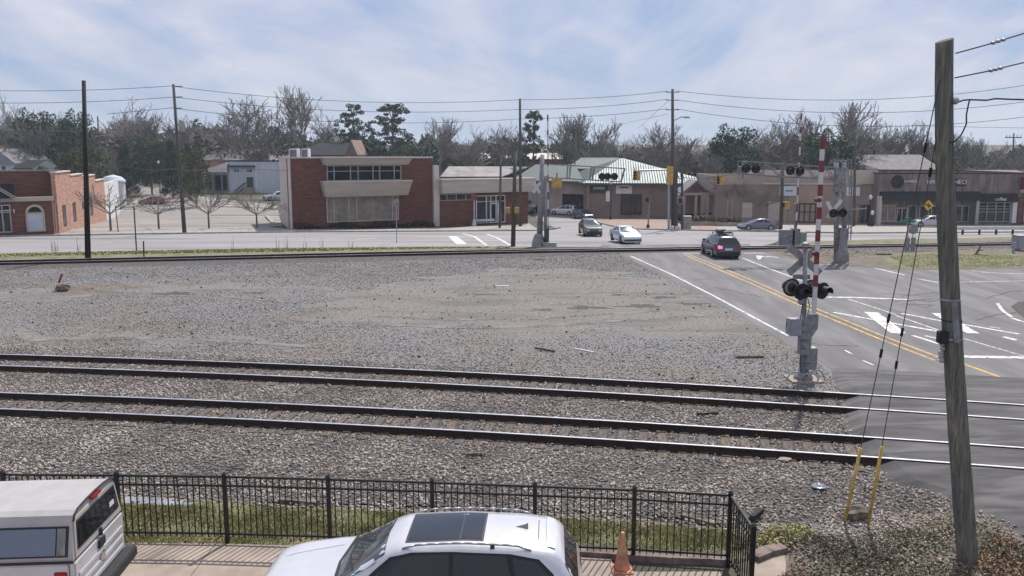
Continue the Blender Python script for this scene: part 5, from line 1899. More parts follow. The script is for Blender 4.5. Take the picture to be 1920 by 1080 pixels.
    rq(y1 - .55, y1 - .35, 1.52, 1.60, cs1 + .02, cs1 + .026, M['paper'], 'sticker')
    MB().box(cs1 - .06, cs1 + .0, yc - .16, yc + .16, 1.90, 1.935).build('brake_light', M['lamp_red'], sh)
    MB().box(xr - .01, xr + .03, yc - .03, yc + .03, 1.24, 1.36).build('lock', M['plastic'], sh)
    MB().path([(cs1 - .04, y, z + .012) for y, z in secs[2:-2]], .016, 6).build('hatch_seal', M['plastic'], sh)
    for s_, y in ((-1, y0 + .12), (1, y1 - .12)):
        for x in (xr - 1.1, xr - 4.6):
            w = MB().lathe((x, y, .38), [(.2, -.12), (.36, -.12), (.38, -.08), (.38, .08), (.36, .12), (.24, .12)], 24, 'Y').build('wheel', M['tyre'], root)
            MB().lathe((x, y + s_ * .1, .38), [(.24, -.02), (.22, .02), (.05, .03)], 18, 'Y').build('rim', M['rim'], w)
    root.rotation_euler = (0, 0, .07)
    root.location.y -= .17


pickup()

# ================================================================== SMALL THINGS NEAR
def cone():
    b = gp(1166, 1071)
    r = thing('traffic_cone', 'faded orange traffic cone standing right of the white suv', 'cone', (b.x, b.y, .02))
    MB().hull([(b.x - .19, b.y - .19, .022), (b.x + .19, b.y - .19, .022), (b.x + .19, b.y + .19, .022), (b.x - .19, b.y + .19, .022)], [(b.x - .17, b.y - .17, .06), (b.x + .17, b.y - .17, .06), (b.x + .17, b.y + .17, .06), (b.x - .17, b.y + .17, .06)]).build('base', M['orange'], r, bevel=.012)
    MB().lathe((b.x, b.y, 0), [(.15, .06), (.14, .09), (.12, .16), (.085, .36), (.05, .58), (.028, .72), (.022, .72)], 24).build('body', M['orange'], r, smooth=True)
    MB().lathe((b.x, b.y, 0), [(.099, .31), (.073, .47), (.0725, .472), (.09, .31)], 24).build('faded_band', mat('faded_sleeve', (.5, .3, .2), .6, 0, .3, 6), r, smooth=True)


cone()


def debris(name, label, cat, px, py, size, m, rz=0.0, z=.0, seed=0):
    p = gp(px, py)
    rng = random.Random(seed + int(px))
    sx_, sy_, sz_ = size
    bm = bmesh.new()
    if min(size[:2]) * 3 < max(size[:2]):
        bmesh.ops.create_cube(bm, size=1)
        bmesh.ops.subdivide_edges(bm, edges=bm.edges[:], cuts=1)
        j = .06
    else:
        bmesh.ops.create_icosphere(bm, subdivisions=2, radius=.55)
        j = .12
    for v in bm.verts:
        v.co += Vector((rng.uniform(-j, j), rng.uniform(-j, j), rng.uniform(-j, j)))
        v.co = Vector((v.co.x * sx_, v.co.y * sy_, v.co.z * sz_ + sz_ * .4))
    me = bpy.data.meshes.new(name); bm.to_mesh(me); bm.free(); me.materials.append(m)
    o = bpy.data.objects.new(name, me); COL.objects.link(o)
    o.location = (p.x, p.y, p.z + z); o.rotation_euler = (0, 0, rz)
    return tag(o, label, cat)


debris('rock', 'dark angular rock between the feet of the two yellow guy guards', 'rock', 1605, 975, (.5, .34, .3), M['rock'], .3)
debris('rock', 'brown rock at the foot of the red marker stick in the gravel', 'rock', 118, 546, (.75, .5, .4), M['rock'], .1)
debris('wood_plank', 'weathered board lying in the ballast left of the near signal', 'plank', 1406, 671, (.95, .14, .09), M['tie2'], .05)
debris('wood_plank', 'pale broken plank on the gravel in the middle of the yard', 'plank', 941, 537, (.75, .16, .05), M['white'], .12)
debris('wood_plank', 'thin pale stick lying by the far edge of the ballast', 'plank', 1095, 658, (.06, .9, .05), M['white'], .8)
debris('wood_plank', 'short reddish plank in the dirt triangle beyond the side road', 'plank', 1658, 478, (1.1, .2, .12), M['tie2'], -.1)
debris('driftwood', 'dark forked branch lying against the slope behind the fence', 'branch', 1418, 975, (.5, .1, .1), M['wood_dark'], .9, .08)
debris('driftwood', 'dark rotten timber in the ballast foot behind the fence', 'timber', 560, 944, (.8, .13, .09), M['rock'], -.15, .0)
debris('driftwood', 'second dark timber half buried in ballast near the fence corner', 'timber', 1310, 978, (.7, .1, .08), M['rock'], -.6, .0)
debris('wood_chip', 'orange splinter of wood just below the nearest rail', 'wood chip', 892, 855, (.45, .09, .06), M['tie2'], .08, .03)
debris('concrete_block', 'pale concrete scrap beside the nearest rail near the road', 'block', 1470, 866, (.3, .2, .08), M['concrete'], .2, .03)
debris('driftwood', 'thin curved dark branch on the pale ballast of the yard edge', 'branch', 1022, 658, (.9, .05, .05), M['wood_dark'], -.7, .03)
debris('driftwood', 'short dark stick lying between the two tracks', 'stick', 1327, 779, (.6, .06, .05), M['wood_dark'], .1, .04)


def brochure():
    b = gp(1535, 918)
    r = thing('hubcap', 'shiny round metal disc lying on the ballast near the yellow guards', 'disc', (b.x, b.y, .06))
    MB().lathe((b.x, b.y, .07), [(.16, 0), (.165, .02), (.13, .035), (.12, .03), (.05, .045)], 24).build('rim_plate', M['chrome'], r, smooth=True)
    MB().lathe((b.x, b.y, .07), [(.04, .03), (.035, .06), (.01, .065)], 16).build('hub', M['chrome'], r, smooth=True)


brochure()
# red and white marker stick
a = gp(104, 545); t = at(117, 513, a.y)
r = thing('marker_stick', 'leaning stake with a red top standing in the brown patch of gravel', 'stake', tuple(a))
m_ = a.lerp(t, .5)
MB().rod(a, m_, .035, n=6).build('lower_end', M['paper'], r)
MB().rod(m_, t, .06, .05, n=6).build('red_end', M['red'], r)

# ================================================================== POLES
def pole(name, label, cat, top, base, r0, r1, m, Y=None, extra=0):
    b = gp(*base) if Y is None else at(base[0], base[1], Y)
    t = at(top[0], top[1], b.y)
    root = thing(name, label, cat, tuple(b))
    MB().rod(b - (t - b).normalized() * .3, t, r0, r1, n=14).build('shaft', m, root, smooth=True)
    return root, b, t


def insulators(root, b, t, ys, Yp, side=1):
    for k, y in enumerate(ys):
        f = (y - ys[0])
    return


def big_pole():
    b = gp(1820, 1052)
    t = at(1774, 76, b.y + .1)
    cpts_ = [(at(x, y, b.y + .05)) for x, y in ((1774, 76), (1774.5, 341), (1785, 600), (1793, 800), (1804, 900), (1816, 1040))] + [b - Vector((0, 0, .4))]
    zs_ = [p.z for p in cpts_][::-1]; xs_ = [p.x for p in cpts_][::-1]
    PX_ = np.polyfit(zs_, xs_, 3)
    AX = lambda s: Vector((float(np.polyval(PX_, b.z + (t.z - b.z) * s)), b.y + .1 * s, b.z + (t.z - b.z) * s))
    root = thing('utility_pole', 'large weathered wooden pole rising on the right in front of the crossing', 'pole', tuple(b))
    d = (t - b)
    # knotty shaft in rings
    rng = random.Random(4)
    vs, fs = [], []
    nr, ns = 60, 24
    ph = [rng.uniform(0, 6) for _ in range(8)]
    for i in range(nr + 1):
        s = i / nr
        c = AX(s) - Vector((0, 0, .1 * (1 - s)))
        rr = .178 - .042 * s
        for k in range(ns):
            a_ = 2 * math.pi * k / ns
            q = rr * (1 + .03 * math.sin(3 * a_ + ph[0] + s * 4) + .02 * math.sin(7 * a_ + s * 9 + ph[1]) + .012 * rng.uniform(-1, 1))
            vs.append((c.x + math.cos(a_) * q, c.y + math.sin(a_) * q, c.z + (.05 * math.cos(a_ - .4) if i == nr else 0)))
    for i in range(nr):
        for k in range(ns):
            fs.append((i * ns + k, i * ns + (k + 1) % ns, (i + 1) * ns + (k + 1) % ns, (i + 1) * ns + k))
    fs.append(tuple(nr * ns + k for k in range(ns)))
    MB().add(vs, fs).build('shaft', M['pole_big'], root, smooth=True)

    def on(py, off=(0, -1), px=None):
        s_ = 0
        best = None
        for i in range(400):
            p = AX(i / 400)
            q = p - Vector((0, 0, CAM_H))
            zc = q.y * CP - q.z * SP
            yy = 540 - FPX * (q.y * SP + q.z * CP) / zc
            if best is None or abs(yy - py) < best[0]:
                best = (abs(yy - py), p, .178 - .042 * i / 400)
        return best[1], best[2]
    # plate bracket, bands and box
    for py in (562, 634):
        p, r_ = on(py)
        MB().lathe((p.x, p.y, p.z), [(r_ + .012, -.015), (r_ + .012, .015), (r_ + .003, .016), (r_ + .003, -.016)], 24).build('band', M['steel'], root)
    p0, r0 = on(640); p1, _ = on(562)
    MB().hull([(p0.x - .07, p0.y - r0 - .035, p0.z), (p0.x + .03, p0.y - r0 - .035, p0.z), (p0.x + .03, p0.y - r0 + .02, p0.z), (p0.x - .07, p0.y - r0 + .02, p0.z)], [(p1.x - .07, p1.y - r0 - .035, p1.z), (p1.x + .03, p1.y - r0 - .035, p1.z), (p1.x + .03, p1.y - r0 + .02, p1.z), (p1.x - .07, p1.y - r0 + .02, p1.z)]).build('mounting_plate', M['silver'], root)
    p, r_ = on(600)
    MB().lathe((p.x, p.y, p.z), [(r_ + .01, -.01), (r_ + .01, .01), (r_ + .002, .011), (r_ + .002, -.011)], 24).build('strap', M['black'], root)
    p, r_ = on(632)
    MB().box(p.x - r_ - .12, p.x - r_ + .03, p.y - .14, p.y + .02, p.z - .1, p.z + .12).build('junction_box', M['plastic'], root, bevel=.015)
    mb = MB()
    for k in range(5):
        q = Vector((p.x - r_ - .05 + .015 * math.sin(k * 2), p.y - .08, p.z - .12 - .07 * k))
        mb.lathe(tuple(q), [(.035, -.028), (.045, 0), (.035, .028)], 10)
    mb.build('insulator_string', M['steel'], root)
    # dead-end wires leaving to the right with insulators
    for (ya, pts) in ((100, [(1792, 100), (1850, 84), (1925, 61)]), (146, [(1790, 146), (1850, 134), (1925, 116)])):
        P_ = [at(x, y, b.y + .25 + (x - 1790) * .004) for x, y in pts]
        w = thing('overhead_wire', ('upper' if ya == 100 else 'lower') + ' thick dead end wire with insulator shackles running right from the big pole', 'wire', tuple(P_[0]))
        MB().path(P_ + [P_[-1] + (P_[-1] - P_[-2]).normalized() * 6], .012, 6).build('cable', M['black'], w)
        mb = MB()
        for xx in ((1862, 1872, 1881) if ya == 100 else (1858, 1867, 1876)):
            t_ = (xx - pts[1][0]) / (pts[2][0] - pts[1][0])
            q = P_[1].lerp(P_[2], t_)
            mb.lathe(tuple(q), [(.02, -.03), (.042, -.012), (.042, .012), (.02, .03)], 12)
        mb.build('insulator', M['steel'], w)
    # loop cable
    cpts = [(1795, 192), (1806, 188), (1818, 187), (1850, 188), (1866, 185), (1890, 186), (1925, 187)]
    P_ = [at(x, y, b.y - .05) for x, y in cpts]
    w = thing('service_cable', 'black service cable leaving the big pole with a drooping drip loop', 'cable', tuple(P_[0]))
    MB().path(P_ + [P_[-1] + Vector((6, 0, .3))], .014, 6).build('cable', M['black'], w)
    lp = [at(x, y, b.y - .06) for x, y in [(1818, 187), (1815, 200), (1812, 215), (1812, 232), (1806, 246), (1800, 256), (1792, 264), (1780, 268)]]
    MB().path(lp, .012, 6).build('drip_loop', M['black'], w)
    MB().lathe(tuple(at(1792, 189, b.y - .05)), [(.02, -.06), (.05, -.02), (.05, .03), (.02, .06)], 10).build('clamp', M['steel'], w)
    # guy wires down to the ground anchors
    gm = [((1762, 150), (1583, 984), (1606, 842), 'left'), ((1765, 205), (1627, 988), (1644, 836), 'right')]
    for (tp_, bs, gd, sd) in gm:
        A = gp(*bs)
        T_ = at(tp_[0], tp_[1], b.y)
        g = thing('guy_wire', sd + ' guy wire of the big pole with a yellow guard at its foot', 'guy wire', tuple(A))
        MB().rod(A, T_, .009, n=6).build('strand', M['steel_dark'], g)
        # guard covers the lower part
        best = min((abs(onpx(A.lerp(T_, k / 200))[1] - gd[1]), k) for k in range(200))[1] / 200
        G = A.lerp(T_, best)
        MB().rod(A, G, .028, .03, n=10).build('guard', M['guard'], g, smooth=True)
        for fr in (.42, .5, .86):
            q = A.lerp(T_, fr); q2 = A.lerp(T_, fr + .02)
            MB().rod(q, q2, .026, n=8).build('grip', M['black'], g)
        MB().lathe(tuple(A), [(.05, -.05), (.05, .04), (.02, .05)], 10).build('anchor_rod', M['steel'], g)
    # second bundle of guys leaning steeply beside the pole
    for (x0, y0, x1, y1, lb) in ((1764, 200, 1700, 440, 'rusty'), ):
        pass
    return b, t


def onpx(p):
    q = p - Vector((0, 0, CAM_H))
    zc = q.y * CP - q.z * SP
    return 960 + FPX * q.x / zc, 540 - FPX * (q.y * SP + q.z * CP) / zc


M['pole_big'] = mat('weathered_pole', (.215, .2, .165), .95, 0, .4, 6, .9, 14, stretch=(5, 5, .3), patch=((.11, .12, .105), 1.4, .45, .65))
M['steel_dark'] = mat('dark_strand', (.08, .08, .085), .5, .5, .2, 4)
BIGB, BIGT = big_pole()

POLES = [
    ('utility_pole', 'dark straight pole on the verge in front of the brick building', (157, 151), (165, 484), .2, .13, M['wood_dark']),
    ('utility_pole', 'leaning wooden pole with a transformer beside the parking lot', (325, 158), (346, 437), .22, .13, M['wood']),
    ('utility_pole', 'tall dark pole just left of the left signal mast', (975, 185), (976, 425), .2, .14, M['wood']),
    ('utility_pole', 'short brown pole carrying two yellow signal boxes', (966, 285), (962, 462), .2, .14, M['wood']),
    ('utility_pole', 'slim brown pole in front of the glazed annex', (939, 296), (937, 428), .16, .12, M['wood']),
    ('utility_pole', 'tallest pole with three wire brackets and a street lamp behind the corner', (1261, 167), (1262, 430), .24, .15, M['wood']),
    ('utility_pole', 'thin dark wooden pole among trees behind the orange side wall', (183, 218), (190, 362), .22, .15, M['wood']),
    ('utility_pole', 'thin pole in front of the left display windows', (1080, 270), (1073, 392), .13, .1, M['wood']),
    ('utility_pole', 'dark pole left of the red striped gate with a small yellow signal', (1468, 304), (1463, 452), .17, .14, M['wood']),
    ('utility_pole', 'grey pole behind the right signal platform', (1604, 246), (1601, 424), .18, .13, M['wood']),
]
PO = {}
for i, (n_, lb, tp_, bs, r0, r1, m_) in enumerate(POLES):
    PO[i] = pole(n_, lb, 'pole', tp_, bs, r0, r1, m_)
# far pole at right with cross arm
root, b_, t_ = pole('utility_pole', 'distant pole with a cross arm at the right edge', 'pole', (1901, 250), (1899, 300), .2, .15, M['wood'], Y=190)
MB().box(t_.x - 1.8, t_.x + 1.8, t_.y - .1, t_.y + .1, t_.z - 1.0, t_.z - .8).build('cross_arm', M['wood'], root)
mb = MB()
for k in (-1.6, -.8, .8, 1.6):
    mb.rod((t_.x + k, t_.y, t_.z - .8), (t_.x + k, t_.y, t_.z - .35), .09, n=6)
mb.build('insulators', M['steel'], root)
# transformer on pole 1, arms on pole 6 and 5
root, b_, t_ = PO[1]
c = at(341, 236, b_.y - .35)
MB().lathe((c.x, c.y, c.z), [(.1, -.62), (.3, -.58), (.3, .5), (.24, .58), (.1, .62)], 16).build('transformer', M['cabinet'], root, smooth=True)
for py in (162, 182, 203):
    c = at(327, py, b_.y)
    MB().rod((c.x, c.y, c.z), (c.x + .9, c.y - .2, c.z), .05, n=6).build('wire_bracket', M['steel_dark'], root)
root, b_, t_ = PO[5]
for py in (172, 187, 205):
    c = at(1261, py, b_.y)
    MB().rod((c.x - .75, c.y, c.z - .05), (c.x + .75, c.y, c.z - .05), .05, n=6).build('wire_bracket', M['steel_dark'], root)
c0, c1, c2 = at(1262, 227, b_.y), at(1278, 219, b_.y), at(1289, 220, b_.y)
lm = MB().path([c0, c1, c2], .06, 6).build('lamp_arm', M['steel'], root)
MB().box(c2.x - .45, c2.x + .25, c2.y - .15, c2.y + .15, c2.z - .1, c2.z + .08).build('lamp_head', M['steel'], lm, bevel=.04)
root, b_, t_ = PO[6]
for py, w in ((252, 1.3), (258, 1.3), (270, .9)):
    c = at(186, py, b_.y)
    MB().box(c.x - w, c.x + w, c.y - .1, c.y + .1, c.z - .08, c.z + .08).build('cross_arm', M['wood'], root)
# yellow signal boxes on pole 3
root, b_, t_ = PO[3]
for dx in (-.42, .3):
    c = at(962, 394, b_.y)
    MB().box(c.x + dx - .2, c.x + dx + .2, b_.y - .45, b_.y - .05, c.z - .24, c.z + .24).build('signal_box', M['yellow'], root, bevel=.03)
root, b_, t_ = PO[8]
c = at(1473, 384, b_.y)
MB().box(c.x - .3, c.x + .3, b_.y - .35, b_.y + .0, c.z - .35, c.z + .3).build('signal_box', M['yellow'], root, bevel=.04)
MB().box(c.x - .45, c.x - .2, b_.y - .4, b_.y - .36, c.z - .2, c.z + .2).build('signal_face', M['black'], root)

# ---- overhead wires
def wire(pxs, Ya, Yb, r, label, group=None):
    n = len(pxs)
    xs = [p[0] for p in pxs]; ysv = [p[1] for p in pxs]
    X = np.linspace(xs[0], xs[-1], 18)
    deg = min(2, n - 1)
    c = np.polyfit(xs, ysv, deg)
    P_ = [at(x, float(np.polyval(c, x)), Ya + (Yb - Ya) * (x - xs[0]) / (xs[-1] - xs[0])) for x in X]
    o = MB().path(P_, r, 5).build('overhead_wire', M['steel_dark'], None)
    tag(o, label, 'wire', group)


YB, YE, YC = PO[1][1].y, PO[5][1].y, PO[2][1].y
Wm = .026
SPN = [([(325, 162), (650, 190), (975, 187)], YB, YC, 'from the leaning transformer pole to the tall dark pole'), ([(325, 182), (650, 208), (975, 205)], YB, YC, 'from the leaning transformer pole to the tall dark pole'), ([(325, 203), (650, 229), (975, 223)], YB, YC, 'from the leaning transformer pole to the tall dark pole'),
       ([(975, 187), (1120, 183), (1252, 171)], YC, YE, 'from the tall dark pole to the corner pole'), ([(975, 205), (1120, 200), (1252, 186)], YC, YE, 'from the tall dark pole to the corner pole'), ([(975, 223), (1120, 217), (1252, 204)], YC, YE, 'from the tall dark pole to the corner pole'),
       ([(1268, 170), (1480, 188), (1700, 182), (1925, 160)], YE, 90, 'from the corner pole off to the right'), ([(1268, 187), (1500, 211), (1700, 208), (1925, 191)], YE, 90, 'from the corner pole off to the right'), ([(1268, 204), (1480, 231), (1700, 236), (1925, 219)], YE, 90, 'from the corner pole off to the right'),
       ([(-10, 170), (160, 169), (325, 161)], 90, YB, 'running off left from the leaning transformer pole'), ([(-10, 193), (160, 191), (325, 182)], 90, YB, 'running off left from the leaning transformer pole'), ([(200, 214), (325, 202)], 92, YB, 'running off left from the leaning transformer pole')]
PN = ['top', 'middle', 'lowest']
for i, (px_, a_, b2, lb) in enumerate(SPN):
    wire(px_, a_, b2, Wm, PN[i % 3] + ' overhead wire ' + lb)
wire([(1195, 242), (1252, 190)], YC + 20, YE, .018, 'thin slanting wire running down left from the corner pole')
wire([(1150, 236), (1252, 214)], YC + 20, YE, .018, 'faint low wire running left from the corner pole')
wire([(192, 243), (400, 246), (640, 250)], PO[6][1].y, 150, .03, 'dark service wire crossing the hillside trees')
wire([(-10, 240), (90, 246), (186, 243)], 140, PO[6][1].y, .03, 'service wire crossing the trees at far left')
wire([(192, 300), (270, 318), (350, 312)], PO[6][1].y, YB, .03, 'low sagging wire above the parking lot entrance')
wire([(346, 320), (440, 317), (560, 322)], YB, 100, .025, 'low wire in front of the pale blue building')
wire([(1270, 330), (1320, 335), (1395, 316)], YE, 62, .03, 'span wire with traffic signal right of the corner pole')
wire([(1700, 236), (1925, 240)], 120, 120, .025, 'faint far wire low in the sky at right')

# ================================================================== SIGNALS
def disc(mb, c, d, r, t=.05, n=20):
    d = Vector(d).normalized()
    mb.rod(c - d * t / 2, c + d * t / 2, r, n=n)


def flasher(root, c, d, r=.3, name='flashing_light', back='black'):
    d = Vector(d).normalized()
    mb = MB(); disc(mb, c, d, r)
    o = mb.build(name, M[back], root)
    mb = MB()
    mb.rod(c - d * .02, c - d * .18, r * .55, r * .4, n=14)
    mb.build('lamp_housing', M['black'], o)
    # visor: upper half tube
    vs, fs = [], []
    u = d.cross(Vector((0, 0, 1))).normalized()
    n = 10
    for k in range(n + 1):
        a_ = math.pi * (-.1 + 1.2 * k / n)
        off = u * math.cos(a_) * r * .6 + Vector((0, 0, 1)) * math.sin(a_) * r * .6
        vs += [c + d * .03 + off, c + d * (.3 if True else 0) + off, c + d * .03 + off * .93, c + d * .3 + off * .93]
    for k in range(n):
        i = k * 4; j = i + 4
        fs += [(i, j, j + 1, i + 1), (i + 2, i + 3, j + 3, j + 2), (i + 1, j + 1, j + 3, i + 3)]
    MB().add(vs, fs).build('visor', M['black'], o)
    mb = MB(); disc(mb, c + d * .035, d, r * .5, .02)
    mb.build('lens', M['red_lens'], o)
    return o


M['red_lens'] = mat('red_lens', (.02, .005, .006), .3, 0, .1, 5)


def gate_arm(root, A, B, w, bands, d=(0, -1, 0), rev=False):
    """flat striped board from A to B"""
    ax = (B - A); L = ax.length; ax.normalize()
    s = Vector((1, 0, 0))
    arm = MB()
    dn = Vector(d).normalized()
    def board(t0, t1, wd, th, m, nm, par):
        a, b = A + ax * L * t0, A + ax * L * t1
        q0 = [a - s * wd / 2 - dn * th / 2, a + s * wd / 2 - dn * th / 2, a + s * wd / 2 + dn * th / 2, a - s * wd / 2 + dn * th / 2]
        q1 = [b - s * wd / 2 - dn * th / 2, b + s * wd / 2 - dn * th / 2, b + s * wd / 2 + dn * th / 2, b - s * wd / 2 + dn * th / 2]
        return MB().hull(q0, q1).build(nm, m, par)
    o = board(0, 1, w, .05, M['white'], 'gate_arm', root)
    for t0, t1 in bands:
        board(t0, t1, w + .006, .058, M['red'], 'red_stripe', o)
    return o


def near_signal():
    b = gp(1506, 712)
    Y = b.y
    root = thing('crossing_signal', 'silver crossing signal mast with raised red striped gate close to the tracks', 'crossing signal', tuple(b))
    p = lambda x, y, dy=0: at(x, y, Y + dy)
    top = p(1510, 462)
    MB().rod(b, top, .07, n=14).build('mast', M['silver'], root, smooth=True)
    MB().lathe((b.x, b.y, 0), [(.3, -.05), (.3, .12), (.16, .3), (.13, 1.35), (.1, 1.4)], 16).build('mast_base', M['silver'], root)
    MB().box(b.x - .5, b.x + .5, Y - .45, Y + .45, -.2, .05).build('foundation', M['concrete'], root)
    # cable loops at the base
    mb = MB()
    for k, (dx, h) in enumerate(((-.35, .28), (.3, .35), (.1, .25))):
        pts = [b + Vector((dx + .28 * math.cos(t), -.3, .05 + h * math.sin(t))) for t in np.linspace(0, math.pi, 8)]
        mb.path(pts, .025, 6)
    mb.build('cable_loop', M['steel'], root)
    # mechanism housings
    c = p(1508, 655, -.2)
    MB().box(c.x - .2, c.x + .15, Y - .4, Y - .1, c.z - .15, c.z + .55).build('relay_box', M['silver'], root, bevel=.02)
    c = p(1519, 672, -.2)
    MB().box(c.x - .15, c.x + .2, Y - .3, Y + .05, c.z - .35, c.z + .35).build('junction_box', M['silver'], root, bevel=.02)
    # gate mechanism arm bracket (slanted plate)
    q = [p(1501, 648, -.35), p(1512, 648, -.35), p(1534, 616, -.35), p(1535, 590, -.35), p(1522, 592, -.35), p(1501, 604, -.35)]
    MB().hull(q, [v + Vector((0, .28, 0)) for v in q]).build('gate_mechanism', M['silver'], root, bevel=.015)
    c = p(1489, 613, -.25)
    MB().box(c.x - .19, c.x + .19, Y - .45, Y + .0, c.z - .26, c.z + .26).build('counterweight', mat('counterweight_paint', (.3, .29, .34), .55, .2, .1, 5), root, bevel=.02)
    MB().box(c.x - .19, c.x + .5, Y - .1, Y - .02, c.z - .02, c.z + .1).build('counterweight_arm', M['silver'], root)
    # lights on cross bracket
    yl = 541
    MB().rod(p(1484, yl, .05), p(1544, yl + 1, .05), .035, n=8).build('light_bracket', M['silver'], root)
    flasher(root, p(1484, 539, .12), (-.2, 1, 0), .29, back='black')
    mb = MB(); disc(mb, p(1484, 539, .09), (-.2, 1, 0), .23, .02); mb.build('backing_disc', M['silver'], root)
    flasher(root, p(1503, 547, -.12), (.25, -1, -.05), .27)
    flasher(root, p(1521, 541, .14), (-.1, 1, 0), .29)
    mb = MB(); disc(mb, p(1521, 541, .11), (-.1, 1, 0), .23, .02); mb.build('backing_disc', M['silver'], root)
    flasher(root, p(1542, 545, -.12), (.5, -1, -.05), .27)
    c = p(1504, 564)
    MB().lathe(tuple(c), [(.09, -.12), (.13, -.08), (.13, .08), (.07, .13)], 14).build('collar', M['silver'], root)
    # sign plate and crossbuck seen from behind
    c = p(1501, 519, .1)
    MB().box(c.x - .25, c.x + .3, Y + .08, Y + .11, c.z - .07, c.z + .08).build('track_count_sign', M['silver'], root)
    cc = p(1508, 487, .1)
    for sx_, sz_ in ((1, 1), (-1, 1)):
        ax = Vector((sx_ * .72, .1, sz_ * .62)).normalized()
        pr = Vector((-ax.z, 0, ax.x)) * .115
        dy = Vector((0, .02 if sx_ > 0 else -.015, 0))
        a_, b2 = cc - ax * .66 + dy, cc + ax * .66 + dy
        th = Vector((0, .012, 0))
        MB().hull([a_ - pr - th, a_ + pr - th, a_ + pr + th, a_ - pr + th], [b2 - pr - th, b2 + pr - th, b2 + pr + th, b2 - pr + th]).build('crossbuck_blade', M['silver'], root)
    MB().lathe(tuple(p(1510, 459)), [(.02, -.1), (.14, -.06), (.12, .05), (.02, .1)], 14).build('bell', M['silver'], root)
    # hinges, door seams, bolts and conduit
    for (x, y) in ((1508, 640), (1508, 655), (1519, 660), (1519, 684)):
        c = p(x, y, -.48)
        MB().box(c.x - .12, c.x + .1, Y - .412 if x < 1515 else Y - .31, Y - .395 if x < 1515 else Y - .296, c.z - .008, c.z + .008).build('door_seam', M['black'], root)
    MB().path([p(1502, 700, -.15), p(1501, 660, -.2), p(1499, 610, -.2), p(1505, 570, -.12)], .018, 6).build('conduit', M['black'], root)
    MB().path([p(1512, 548, -.1), p(1518, 575, -.2), p(1514, 592, -.25)], .014, 6).build('conduit', M['black'], root)
    for k in range(4):
        c = p(1506, 650 - k * 14, -.43)
        MB().rod(c, c + Vector((0, -.03, 0)), .022, n=6).build('bolt', M['steel_dark'], root)
    # gate arm
    A, B = p(1526, 588, -.5), p(1543, 257, -.5)
    tot = 588 - 257.0
    bands = [((588 - y1) / tot, (588 - y0) / tot) for y0, y1 in ((257, 279), (300, 321), (344, 365), (386, 408), (429, 450), (471, 493), (514, 536))]
    gate_arm(root, A, B, .135, bands)
    for y in (375, 475):
        c = p(1531 - (y - 470) * .05, y, -.56)
        MB().rod(c + Vector((-.14, 0, 0)), c + Vector((.06, 0, 0)), .06, n=10).build('arm_light', M['red'], root)


near_signal()


def truss(root, a0, a1, b0, b1, n, r, m, diag=True, nm='cantilever_beam'):
    """top chord a0-a1, bottom chord b0-b1, doubled in depth"""
    mb = MB()
    dp = Vector((0, .5, 0))
    for o in (Vector(), dp):
        mb.rod(a0 + o, a1 + o, r, n=6); mb.rod(b0 + o, b1 + o, r, n=6)
        for k in range(n + 1):
            t = k / n
            mb.rod(a0.lerp(a1, t) + o, b0.lerp(b1, t) + o, r * .8, n=5)
            if diag and k < n:
                mb.rod(a0.lerp(a1, t) + o, b0.lerp(b1, t + 1 / n) + o, r * .6, n=5)
    for k in range(n + 1):
        t = k / n
        mb.rod(a0.lerp(a1, t), a0.lerp(a1, t) + dp, r * .7, n=5)
    return mb.build(nm, m, root)


